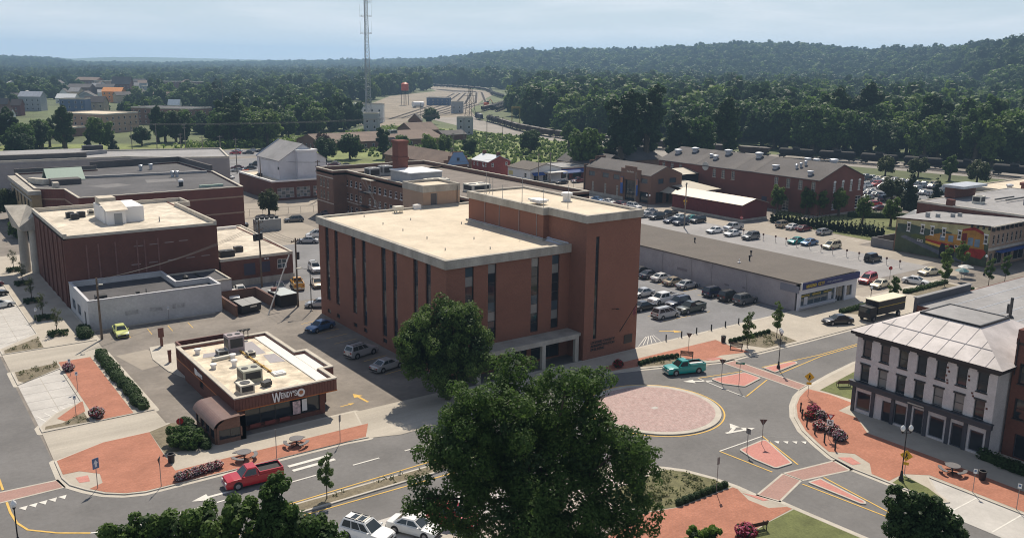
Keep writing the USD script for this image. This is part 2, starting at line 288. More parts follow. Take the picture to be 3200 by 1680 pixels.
for P in ([(81.6, 82.7), (85.2, 81.3), (89.3, 81.5), (89.6, 83.8), (83.0, 84.3)], [(100.0, 83.4), (110.4, 83.8), (109.3, 78.1), (102.7, 78.5)], [(128.5, 83.5), (140, 83.6), (140, 79.5), (132, 79.6)], [(150, 80), (164, 80), (164, 85), (150, 85)]):
    sheet('planting_bed', Polygon(P), H+.012, SOIL)
sheet('tactile_paving', [(91.6, 80.0), (93.6, 79.5), (93.8, 78.7), (91.9, 79.0)], H+.014, PINK)

# block round the hotel
Ek = Polygon([(165, 67.4), (108, 67.4), (101, 66.35), (96.2, 65.4), (92.7, 64.75), (90.2, 63.8), (87.3, 62.1), (84.4, 59.8), (81.8, 56.8), (80.1, 53.8), (78.6, 50.8), (77.95, 47.6), (78.1, 43.5), (78.2, 38.6), (79.2, 38.2), (80.2, 40.1), (82.5, 42.2), (82.5, 0), (165, 0)])
block(Ek); gutter(Ek)
sheet('brick_pavement', Polygon([(93.6, 64.6), (92.6, 64.3), (90.3, 63.4), (87.5, 61.8), (84.7, 59.5), (82.1, 56.5), (80.4, 53.6), (79.4, 51.6), (81.2, 49.7), (80.4, 47.4), (78.4, 45.9), (78.4, 44.0), (81.0, 44.1), (83.0, 42.4), (83.0, 26), (87.0, 26), (87.4, 44.1), (87.3, 52.2), (90.3, 55.5), (90.4, 58.0), (94.0, 58.4), (94.2, 62)]), H+.008, PAVER)
sheet('tactile_paving', [(78.9, 50.2), (80.1, 49.4), (79.6, 47.9), (78.6, 48.2)], H+.014, PINK)
sheet('planting_bed', Polygon([(78.35, 43.6), (80.8, 43.9), (80.2, 41.0), (79.1, 38.8), (78.4, 38.9)]), H+.014, LAWN)
sheet('planting_bed', Polygon([(94.5, 63.5), (108, 65.8), (108, 60), (95, 59)]), H+.014, LAWN)
sheet('bay_concrete_lot', Polygon([(78.4, 38.4), (82.45, 42.0), (82.45, 20), (76.7, 20), (76.7, 36.5)]), .044, CONC_W)
for k in range(5): struct('bay_line', MB().poly(R(76.9, 82.3, 37.2-k*4.1, 37.35-k*4.1), .054), WHITE_P)
# courthouse corner with its lawn
Sk = Polygon([(66.8, 36), (66.0, 45.3), (65.9, 47.2), (65.0, 49.6), (64.9, 51.8), (64.4, 54.3), (63.3, 57.2), (62.1, 58.7), (59, 61.5), (55, 63.6), (50, 64.6), (49, 60), (28, 60), (28, 0), (69, 0)])
block(Sk); gutter(Sk)
sheet('brick_pavement', Polygon([(64.5, 51.9), (64.6, 51.4), (63.7, 49.3), (64.0, 47.2), (65.6, 46.4), (65.7, 45.9), (61.9, 45.6), (48, 44), (44, 47), (48, 52), (54, 53), (57.3, 52.0)]), H+.008, PAVER)
sheet('planting_bed', Polygon([(61.9, 58.3), (63.1, 56.9), (64.2, 54.2), (64.5, 52.1), (57.3, 52.1), (54, 53.2), (53, 58)]), H+.012, mat('low_planting', (.13, .125, .06), var=.3, scale=1.2, fine=.2, fscale=6))
sheet('lawn', Polygon([(61.9, 45.5), (65.7, 45.7), (66.5, 36), (68, 5), (40, 5), (40, 36), (48, 43.5)]), H+.012, LAWN)
sheet('tactile_paving', [(64.3, 50.6), (65.0, 49.4), (65.3, 48.2), (64.7, 48.4)], H+.014, PINK)
sheet('south_parking_lot', R(26.5, 50, 40, 65.7), .036, CONC_W)

# roundabout, splitter islands, median
C0 = (72.8, 70.9)
isl = Point(C0).buffer(7.75, quad_segs=24)
slab('roundabout_kerb', isl.difference(Point(C0).buffer(7.05, quad_segs=24)), 0, .15, KERB)
rb = slab('roundabout_island', Point(C0).buffer(7.05, quad_segs=24), 0, .162, COBBLE)
obj('cover_plate', MB().poly(R(72.4, 73.2, 70.6, 71.2), .17), CONC_W, rb)
def splitter(P, r=.45):
    P = Polygon(P).buffer(-r).buffer(r)
    slab('splitter_kerb', P.difference(P.buffer(-.2)), 0, .14, KERB); slab('splitter_island', P.buffer(-.2), 0, .136, PINK)
splitter([(86.1, 74.2), (91.9, 73.4), (91.9, 70.6), (87.6, 69.7), (86.0, 72.0)])
splitter([(95.4, 73.2), (95.2, 71.0), (100.8, 71.6), (101.4, 72.3), (100.6, 72.7)], .2)
splitter([(71.9, 57.4), (76.6, 57.7), (73.9, 52.0), (71.4, 52.2), (71.3, 55)])
splitter([(71.5, 48.5), (73.3, 48.3), (72.7, 42.9), (72.3, 42.5), (71.9, 42.9)], .2)
med = Polygon([(28.4, 72.7), (44, 72.65), (58, 73.6), (59.5, 72.6), (58, 70.0), (44, 70.85), (28.4, 70.8), (27.3, 71.7)])
slab('median_kerb', med.difference(med.buffer(-.25)), 0, .14, KERB); slab('median', med.buffer(-.25), 0, .136, SOIL)

# crossings laid in brick with concrete edges
cross = [[(6.0, 90.7), (11.6, 90.4), (11.9, 88.2), (6.0, 88.1)], [(92.5, 77.9), (92.5, 65.1), (94.9, 65.6), (94.9, 77.9)], [(71.2, 51.3), (78.5, 50.1), (77.9, 47.6), (71.5, 49.0)], [(65.2, 49.7), (71.3, 51.3), (71.6, 49.1), (65.9, 47.4)], [(-20, 90.9), (6.0, 90.7), (6.0, 88.1), (-20, 88.1)]]
for P in cross:
    P = Polygon(P); sheet('crossing', P.buffer(-.22, join_style=2), .032, CROSSB); sheet('crossing_edge', P.difference(P.buffer(-.22, join_style=2)), .034, KERB)

# painted markings
mk = tag(UsdGeom.Xform.Define(stage, '/World/road_marking').GetPrim(), kind='structure')
def line(pts, w, m, z=.046, dash=None, name='lane_line'):
    L = LineString(pts)
    if dash:
        d, g = dash; segs = []; t = 0
        while t < L.length:
            a, b = L.interpolate(t), L.interpolate(min(t+d, L.length)); segs.append(LineString([a, b])); t += d+g
        for sg in segs: obj(name, MB().poly(sg.buffer(w/2, cap_style=2), z), m, mk)
    else: obj(name, MB().poly(L.buffer(w/2, cap_style=2, join_style=1), z), m, mk)
line([(6.95, 100), (6.95, 90.9)], .2, YELLOW_P); line([(6.9, 88), (6.9, 85.7), (7.1, 83.3), (7.7, 81.4), (9.7, 79.4), (12.0, 77.8)], .2, YELLOW_P)
line([(12.0, 77.8), (14.3, 77.0), (16.5, 76.9), (24.8, 77.2)], .2, WHITE_P); line([(29.9, 77.15), (33.2, 77.2)], .2, WHITE_P); line([(36.5, 77.2), (48, 77.3)], .2, WHITE_P, dash=(3, 3))
line([(20, 73.1), (28, 73.05), (58, 73.9)], .16, YELLOW_P); line([(20, 70.4), (28, 70.35), (58, 69.7)], .16, YELLOW_P)
circ = [(C0[0]+8.1*math.cos(t), C0[1]+8.1*math.sin(t)) for t in np.linspace(0, 2*math.pi, 72)]
line(circ, .18, YELLOW_P)
line([(84.9, 67.4), (84.9, 71), (85.1, 75.4)], .16, WHITE_P); line([(85.0, 67.4), (92.2, 69.9)], .16, YELLOW_P); line([(85.1, 75.4), (92.0, 73.9)], .16, YELLOW_P)
line([(95.6, 70.5), (106.6, 71.9), (150, 72.0)], .16, YELLOW_P); line([(95.6, 73.5), (106.6, 72.4), (150, 72.3)], .16, YELLOW_P)
line([(70.0, 58.4), (77.0, 58.4)], .16, WHITE_P); line([(77.0, 58.4), (74.2, 51.6)], .16, YELLOW_P); line([(70.0, 58.4), (70.6, 52.0)], .16, YELLOW_P)
line([(73.9, 48.3), (72.6, 39.6), (72.5, 10)], .16, YELLOW_P); line([(70.9, 48.6), (71.9, 39.2), (72.1, 10)], .16, YELLOW_P)
line([(86.5, 61.2), (83.2, 58.1), (80.6, 54.8)], .22, WHITE_P, dash=(.7, .8)); line([(77.0, 58.4), (79.9, 55.8)], .01, WHITE_P)
def shark(p, q, n, s):
    p, q = np.array(p), np.array(q); d = (q-p)/np.linalg.norm(q-p); nrm = np.array([-d[1], d[0]])
    for k in range(n):
        c = p + (q-p)*k/(n-1); obj('yield_triangle', MB().poly(Polygon([c-d*s*.5, c+d*s*.5, c+nrm*s*1.1]), .046), WHITE_P, mk)
shark((8.0, 86.2), (11.3, 86.5), 5, -.75); shark((76.4, 57.2), (79.6, 54.9), 5, -.6); 
def arrow(x, y, rz, m, s=1.0, fork=False):
    P = [Polygon([(-1.6, -.14), (.6, -.14), (.6, .14), (-1.6, .14)]), Polygon([(.4, -.55), (1.6, 0), (.4, .55)])]
    if fork: P += [Polygon([(-.9, 0), (-.1, .55), (.1, .95), (-.1, 1.05), (-.4, .7), (-1.2, .14)]), Polygon([(-.55, .75), (.45, .65), (.1, 1.7)])]
    from shapely import affinity
    U = affinity.translate(affinity.rotate(affinity.scale(unary_union(P), s, s, origin=(0, 0)), math.degrees(rz), origin=(0, 0)), x, y)
    obj('arrow_marking', MB().poly(U, .046), m, mk)

arrow(22.9, 78.6, math.pi, WHITE_P, 1.3); arrow(76.2, 60.8, math.radians(-12), WHITE_P, 1.25, True); arrow(84.2, 74.6, math.radians(150), WHITE_P, 1.2)
for k, dx in enumerate((0, 1.15)):
    line([(31.0, 79.4+dx), (35.6, 79.5+dx)], .5, WHITE_P)
for k in range(5): line([(13.2+k*.85, 106.2+k*.95), (12.5+k*.9, 108.9+k*.55)], .12, WHITE_P, z=.058)
for k in range(5): line([(12.4, 140+k*5), (17.4, 144.5+k*5)], .1, WHITE_P, z=.058)
for x in (28.8, 31.8, 34.8, 37.8): line([(x, 137.3), (x-.2, 134.0)], .1, YELLOW_P, z=.042)
for y in (127.5, 124.5, 121.5, 118.5, 115.5, 112.3, 109.2, 106.2, 103.2, 100): line([(55.8, y), (52.0, y-.6)], .11, YELLOW_P, z=.042)
for y in (121.2, 118.4, 115.1, 111.8, 108.6, 105.2, 101.8, 98.8, 95.6): line([(122.5, y), (117.3, y)], .1, YELLOW_P, z=.042)
for y in (107.2, 103.6, 100.2, 96.8): line([(105.9, y), (111.2, y)], .1, YELLOW_P, z=.042); line([(105.7, y), (100.2, y)], .1, YELLOW_P, z=.042)
for a in range(6): line([(88.0+a*.9, 89.6), (92.2+a*.3, 92.4)], .1, WHITE_P, z=.042)
arrow(97.4, 92.3, math.radians(-40), YELLOW_P, 1.1); arrow(45.5, 93.6, math.radians(95), YELLOW_P, 1.1); arrow(43.2, 92.4, math.radians(5), YELLOW_P, .6)
for k in range(9): line([(166.5, 98.6+k*3.1), (171.5, 98.6+k*3.1)], .1, WHITE_P, z=.042)
for k in range(14): line([(186.2, 117.5+k*2.3), (189.6, 117.5+k*2.3)], .1, WHITE_P, z=.042)
# ---------------------------------------------------------------- building helpers
PANE = panemat('dark_window_glass'); PANE_B = panemat('blue_window_glass', (.05, .07, .085), .05); PANE_P = panemat('pale_blind_glass', (.20, .20, .19), .2)
BRICK = brickmat('orange_brick', (.205, .085, .055), (.24, .10, .065), (.22, .13, .10), .23, .077, var=.10, stain=.2)
BRICK_D = brickmat('dark_red_brick', (.125, .048, .036), (.15, .058, .042), (.13, .085, .07), .23, .077, var=.14, stain=.25)
BRICK_R = brickmat('museum_red_brick', (.15, .05, .038), (.18, .062, .046), (.16, .10, .085), .23, .077, var=.14, stain=.2)
BRICK_BR = brickmat('brown_brick', (.16, .085, .058), (.19, .10, .07), (.18, .13, .10), .23, .077, var=.12, stain=.2)
BRICK_TAN = brickmat('tan_brick', (.34, .23, .16), (.38, .26, .18), (.36, .28, .22), .23, .077, var=.1, stain=.2)
BLOCK_W = brickmat('white_painted_block', (.52, .51, .50), (.56, .55, .54), (.45, .44, .43), .4, .2, var=.12, stain=.3)
PAINTB = brickmat('grey_painted_brick', (.56, .53, .51), (.60, .57, .55), (.50, .47, .46), .23, .077, var=.12, stain=.5)
CAST = mat('cast_concrete', (.36, .335, .29), var=.2, scale=.5, fine=.12, fscale=4, stretch=(1, 1, .25))
STONE = mat('pale_stone', (.48, .44, .37), var=.12, scale=.6, fine=.1, fscale=5)
ROOF_C = mat('cream_roof_membrane', (.58, .50, .385), var=.12, scale=.22, fine=.07, fscale=1.6)
ROOF_W = mat('stained_white_roof', (.54, .48, .39), var=.26, scale=.22, fine=.18, fscale=.9)
ROOF_WEN = mat('patched_white_roof', (.60, .52, .40), var=.30, scale=.55, fine=.15, fscale=1.8)
ROOF_G = mat('grey_roof_membrane', (.085, .083, .087), var=.2, scale=.12, fine=.12, fscale=.9)
ROOF_P = mat('pale_grey_roof', (.27, .265, .265), var=.14, scale=.1, fine=.1, fscale=.8)
ROOF_T = mat('tan_grey_roof', (.115, .10, .086), var=.08, scale=.2, fine=.1, fscale=2.0)
SHINGLE = mat('dark_shingle', (.10, .092, .09), var=.16, scale=.15, fine=.16, fscale=3)
SHINGLE_B = mat('brown_shingle', (.17, .125, .10), var=.14, scale=.15, fine=.16, fscale=3)
METAL_R = mat('seamed_metal_roof', (.52, .48, .465), rough=.62, spec=.25, var=.2, scale=.3, fine=.06, fscale=3)
TIN = mat('galvanised_tin', (.40, .42, .45), rough=.4, spec=.5, var=.12, scale=.5, metal=.4)
WHITE = flat('white_paint', (.72, .71, .69), .6); CREAMM = flat('cream_enamel', (.58, .55, .46), .5); DARKM = flat('dark_metal', (.03, .03, .032), .5); BLACK = flat('black_iron', (.014, .014, .016), .45)
GREYM = flat('grey_enamel', (.28, .29, .29), .5); RUSTM = mat('rust_brown_metal', (.15, .06, .045), rough=.5, var=.1, scale=.8, spec=.35); BROWNM = mat('brown_awning_metal', (.17, .105, .085), rough=.4, spec=.45, var=.1, scale=.7)
NAVY = flat('navy_sign', (.02, .026, .12), .5); GOLD = flat('gold_lettering', (.52, .38, .05), .5); REDP = flat('red_paint', (.45, .03, .025), .45); DARKRED = flat('dark_red_siding', (.11, .02, .022), .7); BLUEP = flat('blue_awning', (.02, .06, .22), .7)
MID_BR = flat('dark_bronze', (.045, .04, .038), .4); GREEN_T = flat('pale_green_copper', (.30, .40, .33), .6); ORANGE = flat('orange_plastic', (.75, .14, .04), .5); SILVERP = flat('silver_paint', (.42, .43, .44), .35, metal=.3)

def to_wall(v, ax, plane, out):
    """(u, z, depth outward) on a wall at x = plane or y = plane"""
    v = np.asarray(v, float)
    return np.stack([plane + out*v[:, 2], v[:, 0], v[:, 1]], 1) if ax == 'x' else np.stack([v[:, 0], plane + out*v[:, 2], v[:, 1]], 1)
def wall(mb, ax, plane, out, shape, openings=(), thick=.35, ends=None):
    P = shape if not isinstance(shape, tuple) else sbox(shape[0], shape[2], shape[1], shape[3])
    if ax == 'x':                                                  # walls along y butt against the ends of the walls along x
        e0, e1 = ends or (thick+.001, thick+.001); u0, z0, u1, z1 = P.bounds; P = P.intersection(sbox(u0+e0, z0-1, u1-e1, z1+1))
    if openings: P = P.difference(unary_union([sbox(o[0], o[2], o[1], o[3]) for o in openings]))
    t = MB().poly(P, -thick, 0.0); v, f = t.arrays(); return mb.add(to_wall(v, ax, plane, out), f)
def wbox(mb, ax, plane, out, u0, u1, z0, z1, d0, d1):
    t = MB().box(u0, u1, z0, z1, d0, d1); v, f = t.arrays(); return mb.add(to_wall(v, ax, plane, out), f)
def window(parent, ax, plane, out, o, frame=DARKM, pane=PANE, cols=1, rows=1, fw=.07, deep=.16, sill=None, name='window', head=None):
    """a frame in a wall opening with one pane for each light"""
    u0, u1, z0, z1 = o[:4]; m = MB()
    for a, b, c, d in ((u0, u0+fw, z0, z1), (u1-fw, u1, z0, z1), (u0+fw, u1-fw, z1-fw, z1), (u0+fw, u1-fw, z0, z0+fw)): wbox(m, ax, plane, out, a, b, c, d, -deep-.06, -deep+.03)
    for k in range(1, cols): u = u0 + (u1-u0)*k/cols; wbox(m, ax, plane, out, u-fw*.4, u+fw*.4, z0+fw, z1-fw, -deep-.05, -deep+.02)
    for k in range(1, rows): z = z0 + (z1-z0)*k/rows; wbox(m, ax, plane, out, u0+fw, u1-fw, z-fw*.45, z+fw*.45, -deep-.045, -deep+.015)
    if sill: wbox(m, ax, plane, out, u0-.08, u1+.08, z0-.12, z0, -.1, .07)
    if head: wbox(m, ax, plane, out, u0-.1, u1+.1, z1, z1+.22, -.05, .06)
    w = obj(name, m, frame, parent)
    P = pane if isinstance(pane, list) else [pane]
    for i in range(cols):
        for j in range(rows):
            a, b = u0+(u1-u0)*i/cols, u0+(u1-u0)*(i+1)/cols; c, d = z0+(z1-z0)*j/rows, z0+(z1-z0)*(j+1)/rows
            obj('pane', wbox(MB(), ax, plane, out, a+fw*.3, b-fw*.3, c+fw*.3, d-fw*.3, -deep-.03, -deep-.01), P[(i*7+j*3+int(u0*5)) % len(P)], w)
    return w
def shell(parent, x0, x1, y0, y1, z1, m, west=(), south=(), z0=0.0, name='wall', wtop=None, stop=None):
    """four walls; west = openings in x0, south = openings in y0"""
    mb = MB(); wall(mb, 'x', x0, -1, wtop or (y0, y1, z0, z1), west); wall(mb, 'y', y0, -1, stop or (x0, x1, z0, z1), south)
    wall(mb, 'x', x1, 1, (y0, y1, z0, z1)); wall(mb, 'y', y1, 1, (x0, x1, z0, z1)); return obj(name, mb, m, parent)
def flat_roof(parent, P, z, m, lip=.5, cap=None, capw=.3, capm=None):
    P = P if not isinstance(P, tuple) else R(*P)
    r = obj('roof', MB().poly(P.buffer(-.1), z), m, parent)
    if lip: obj('coping', MB().poly(P.buffer(.04, join_style=2).difference(P.buffer(-capw, join_style=2)), z-.3, z+lip), capm or STONE, parent)
    return r
def text(parent, s, h, ax, plane, out, u, z, m, name='lettering', depth=.05, bold=True, width=None, flip=False):
    t = meshkit.text_mesh(s, h, depth, bold); v = np.array(t.vertices); k = 1.0
    if width: k = width/(v[:, 0].max()-v[:, 0].min()); v[:, 0] *= k
    if ax == 'y': w = np.stack([u + v[:, 0], np.full(len(v), plane) - v[:, 2] - .01, z + v[:, 1]], 1); f = t.faces
    else: w = np.stack([np.full(len(v), plane) - v[:, 2] - .01, u - v[:, 0], z + v[:, 1]], 1); f = t.faces
    return obj(name, (w, np.array(f)), m, parent)
def vent(parent, x, y, z, r, h, m=TIN, name='roof_vent'):
    return obj(name, MB().lathe(x, y, [(r*.8, z), (r*.8, z+h*.6), (r*1.15, z+h*.62), (r*1.15, z+h*.9), (r*.5, z+h), (.01, z+h)], 10), m, parent, smooth=30)
def ac_unit(parent, x, y, z, dx, dy, dz, m=CREAMM, name='roof_unit', fans=1):
    u = obj(name, MB().box(x-dx/2, x+dx/2, y-dy/2, y+dy/2, z, z+dz), m, parent)
    for k in range(fans):
        fx = x + (k-(fans-1)/2)*dx/max(fans, 1); obj('fan_grille', MB().cyl((fx, y, z+dz), (fx, y, z+dz+.06), min(dx/fans, dy)*.36, n=12), DARKM, u)
    obj('side_grille', MB().box(x-dx*.4, x+dx*.4, y-dy/2-.02, y-dy/2, z+dz*.3, z+dz*.85), DARKM, u)
    obj('side_grille', MB().box(x-dx/2-.02, x-dx/2, y-dy*.4, y+dy*.4, z+dz*.3, z+dz*.85), DARKM, u)
    return u

# ---------------------------------------------------------------- county administration building
B = thing('county_office_building', 'large four-storey orange brick office block with narrow vertical windows and cream roof', 'building')
strips_w = [(y0, y1, 2.9 if i < 3 else 1.75, 14.6) for i, (y0, y1) in enumerate([(127.3, 128.6), (124.0, 125.2), (118.0, 119.3), (114.7, 115.9), (108.6, 109.9), (105.4, 106.6), (99.7, 100.9), (96.4, 97.7)])]
low_w = [(y0+.05, y1-.05, .75, 1.4) for y0, y1, *_ in strips_w[:6]]
strips_s = [(60.0, 61.3, 4.3, 14.6), (63.5, 64.8, 4.3, 14.6), (70.5, 71.8, 4.3, 14.6), (74.0, 75.3, 4.3, 14.6)]
lobby = [(60.6, 65.0, .2, 3.2), (65.7, 70.0, .2, 3.2), (70.7, 75.6, .2, 3.2)]
mb = MB(); wall(mb, 'x', 57.2, -1, (92.6, 130.9, 0, 14.8), strips_w + low_w); wall(mb, 'y', 92.6, -1, (57.2, 77.1, 0, 14.8), strips_s + lobby); wall(mb, 'y', 130.9, 1, (57.2, 86.7, 0, 14.8)); wall(mb, 'x', 86.7, 1, (116, 130.9, 0, 14.8), ends=(0, .351))
obj('wall', mb, BRICK, B)
tw = [(78.8, 79.4, 2.8, 17.2)]
mb = MB(); wall(mb, 'y', 89.2, -1, (77.1, 87.0, 0, 19.2), tw); wall(mb, 'x', 77.1, -1, (89.2, 97.5, 0, 19.2), ends=(.351, .001)); wall(mb, 'y', 97.5, -1, (76.2, 77.1, 12, 19.2)); wall(mb, 'x', 76.2, -1, (97.5, 116.6, 12, 19.2)); wall(mb, 'x', 87.0, 1, (89.2, 116.6, 0, 19.2)); wall(mb, 'y', 116.6, 1, (76.2, 87, 12, 19.2))
obj('tower_wall', mb, BRICK, B)
main = Polygon([(57.2, 92.6), (77.1, 92.6), (77.1, 97.5), (76.2, 97.5), (76.2, 116.6), (86.7, 116.6), (86.7, 130.9), (57.2, 130.9)])
tower = Polygon([(77.1, 89.2), (87.0, 89.2), (87.0, 116.6), (76.2, 116.6), (76.2, 97.5), (77.1, 97.5)])
obj('concrete_fascia', MB().poly(main.buffer(.32, join_style=2).difference(main.buffer(-.35, join_style=2)).difference(tower.buffer(.003, join_style=2)), 14.75, 15.9), CAST, B)
obj('concrete_fascia', MB().poly(tower.buffer(.22, join_style=2).difference(tower.buffer(-.35, join_style=2)), 19.2, 20.26), CAST, B)
obj('roof', MB().poly(main.buffer(-.2), 15.62), ROOF_C, B); obj('tower_roof', MB().poly(tower.buffer(-.2), 19.95), ROOF_C, B)
# flashing turned up against the tower
fl = MB(); fl.quad((77.08, 92.9, 15.63), (77.08, 97.5, 16.1), (76.2, 97.5, 15.63), (76.2, 92.9, 15.63)); fl.box(76.12, 76.19, 97.5, 116.6, 15.62, 15.95); fl.box(77.0, 77.07, 92.9, 97.4, 15.62, 16.0)
obj('flashing', fl, flat('pale_flashing', (.50, .54, .60), .5), B)
for o in strips_w: window(B, 'x', 57.2, -1, o, MID_BR, [PANE, PANE, PANE, PANE, PANE_P, PANE], 1, 8, .08, .2, name='window_strip')
for o in low_w: window(B, 'x', 57.2, -1, o, MID_BR, PANE, 1, 1, .06, .15, name='basement_window')
for o in strips_s: window(B, 'y', 92.6, -1, o, MID_BR, [PANE, PANE_B, PANE, PANE_P, PANE], 1, 8, .08, .2, name='window_strip')
for o in tw: window(B, 'y', 89.2, -1, o, MID_BR, PANE, 1, 7, .06, .15, name='window_strip')
for o in lobby: window(B, 'y', 92.6, -1, o, MID_BR, PANE, 3, 2, .07, .2, name='lobby_window')
obj('portico_beam', MB().box(59.6, 76.3, 89.2, 89.75, 3.4, 4.05).box(59.6, 60.1, 89.75, 92.58, 3.4, 4.05), CAST, B); obj('portico_roof', MB().box(60.1, 77.08, 89.75, 92.58, 3.5, 3.9), CAST, B)
for x in (59.6, 64.9, 70.0, 75.7): obj('portico_column', MB().box(x, x+.6, 89.22, 89.72, 0.1, 3.4), CAST, B)
for k, s in enumerate(('LICKING COUNTY', 'ADMINISTRATION', 'BUILDING')): text(B, s, .34, 'y', 89.2, -1, 78.4, 2.15-.5*k, DARKM, width=(4.4, 4.4, 2.5)[k])
pl = obj('plaque', MB().box(84.65, 86.2, 89.13, 89.2, 1.15, 2.4), DARKM, B); obj('plaque_panel', MB().box(84.75, 86.1, 89.12, 89.13, 1.25, 2.3), BLACK, pl)
obj('flagpole', MB().cyl((83.8, 89.2, 3.1), (83.8, 86.0, 7.9), .06, .04), BLACK, B)
fg = MB()
for k in range(7): fg.quad((83.8+.06*math.sin(k*1.9), 86.05+k*.1, 7.7-k*.15), (83.8+.06*math.sin(k*1.9+1.9), 86.15+k*.1, 7.55-k*.15), (83.8+.1*math.sin(k*2.3+1), 86.3+k*.07, 6.2-k*.05), (83.8+.1*math.sin(k*2.3), 86.2+k*.07, 6.3-k*.05))
obj('furled_flag', fg, mat('flag_cloth', (.35, .12, .13), var=.6, scale=6), B)
obj('wall_lamp', MB().cyl((82.2, 89.2, 6.6), (82.2, 88.2, 6.9), .04).cbox(82.2, 88.1, 6.9, .3, .3, .12), BLACK, B)
obj('roof_hatch', MB().box(69.6, 71.1, 128.2, 129.4, 16.1, 16.7).box(69.8, 69.95, 128.4, 128.55, 15.62, 16.1).box(70.8, 70.95, 128.4, 128.55, 15.62, 16.1).box(69.8, 69.95, 129.1, 129.25, 15.62, 16.1).box(70.8, 70.95, 129.1, 129.25, 15.62, 16.1), CREAMM, B)
obj('roof_box', MB().box(74.2, 75.4, 130.0, 130.8, 15.62, 16.4), WHITE, B)
for x, y in ((68.6, 121.6), (63.1, 120.4), (63.7, 127.9), (63.1, 114.2), (63.0, 107.1), (68.4, 103.3), (73.5, 114.5), (61.0, 99.0), (66.5, 96.5)): obj('vent_pipe', MB().cyl((x, y, 15.62), (x, y, 15.95), .07, n=6), GREYM, B)
tc = obj('roof_exhaust', MB().cbox(78.7, 102.0, 20.35, 1.4, 2.2, .25).cbox(78.7, 102.0, 20.6, 1.8, 2.6, .22), WHITE, B)
vent(B, 84.1, 102.1, 19.95, .75, 1.4, WHITE, 'roof_exhaust')
for x, y, h in ((78.9, 113.9, 2.6), (78.6, 115.6, 2.2), (79.2, 115.2, 2.4), (76.6, 108.0, 2.3), (76.8, 103.4, 4.0), (80.8, 97.8, 3.2), (76.5, 112.2, 3.6), (77.0, 98.6, 2.8)): obj('antenna_mast', MB().cyl((x, y, 19.9), (x, y, 19.9+h), .05, .03, n=6), GREYM, B)
for y in (99.0, 103.2, 108.2, 112.0): obj('conduit', MB().cyl((76.14, y, 15.7), (76.14, y, 20.2), .04, n=5), GREYM, B)

# penthouse on the neighbouring building behind
P_ = thing('tan_stair_tower', 'tan brick stair tower with grey door at the back edge of the large cream roof', 'building')
shell(P_, 76.6, 84.0, 131.4, 138.5, 18.9, BRICK_TAN, west=(), south=[(78.1, 79.4, 15.8, 17.9)])
window(P_, 'y', 131.4, -1, (78.1, 79.4, 15.8, 17.9), GREYM, flat('grey_door', (.10, .09, .09), .6), name='door')
obj('wall_band', MB().poly(R(76.6, 84.0, 131.4, 138.5).buffer(.05, join_style=2).difference(R(76.6, 84, 131.4, 138.5).buffer(-.3, join_style=2)), 18.1, 19.3), CAST, P_); obj('roof', MB().poly(R(76.7, 83.9, 131.5, 138.4), 18.9), ROOF_C, P_)
obj('downpipe', MB().cyl((83.4, 131.3, 15.7), (83.4, 131.3, 18.9), .06, n=6), MID_BR, P_)
# ---------------------------------------------------------------- burger restaurant
B = thing('burger_restaurant', "low red brick burger restaurant with ribbed rust mansard and white Wendy's lettering", 'restaurant')
sw = [(30.6, 39.4, .55, 2.5)]
dw = [(104.0, 105.4, 1.1, 2.3)]
shell(B, 29.9, 40.0, 91.6, 111.6, 2.9, BRICK_D, west=dw, south=sw)
obj('side_wall', MB().box(40.0, 41.6, 94.8, 102.2, 0, 2.9), BRICK_D, B)
W_ = window(B, 'y', 91.6, -1, sw[0], DARKM, PANE, 5, 1, .08, .2, name='shop_window')
window(B, 'x', 29.9, -1, dw[0], MID_BR, PANE, 2, 1, .06, .15, name='drive_through_window')
obj('poster', MB().box(36.05, 36.95, 91.42, 91.44, .75, 2.3), mat('poster_print', (.55, .42, .42), var=.5, scale=2.5), B); obj('poster', MB().box(37.15, 37.75, 91.42, 91.44, .95, 2.35), WHITE, B)
for k in range(3): obj('booth_seat', MB().box(31.0+k*1.7, 32.2+k*1.7, 91.3, 91.42, .35, .75), flat('booth_seat_red', (.2, .05, .04)) if k == 0 else UsdShade.Material.Get(stage, '/World/Looks/booth_seat_red'), B)
fp = Polygon([(29.25, 90.7), (41.15, 90.7), (41.15, 94.6), (42.55, 94.6), (42.55, 102.5), (41.15, 102.5), (41.15, 112.4), (29.25, 112.4)])
obj('mansard', MB().poly(fp.difference(fp.buffer(-.5, join_style=2)), 2.9, 4.25), RUSTM, B)
rb = MB()
for k in range(33): x = 29.4+k*.355; rb.box(x, x+.05, 90.64, 90.70, 2.95, 4.2)
for k in range(60): y = 91.0+k*.355; rb.box(29.19, 29.25, y, y+.05, 2.95, 4.2)
tag(obj('mansard_ribs', rb, RUSTM, B), kind='stuff')
obj('trim_band', MB().poly(fp.buffer(.03, join_style=2).difference(fp.buffer(-.2, join_style=2)), 2.82, 2.93), flat('orange_trim', (.42, .13, .03)), B)
obj('soffit', MB().poly(fp.buffer(-.05), 2.80), WHITE, B)
obj('coping', MB().poly(fp.buffer(.05, join_style=2).difference(fp.buffer(-.42, join_style=2)), 4.25, 4.40), STONE, B)
obj('roof', MB().poly(fp.buffer(-.4), 3.95), ROOF_WEN, B)
obj('roof_gutter', MB().box(39.2, 40.6, 91.3, 111.8, 3.95, 4.06).box(40.7, 42.2, 94.9, 102.2, 3.95, 4.02), flat('pale_roof_coating', (.66, .65, .60), .6), B)
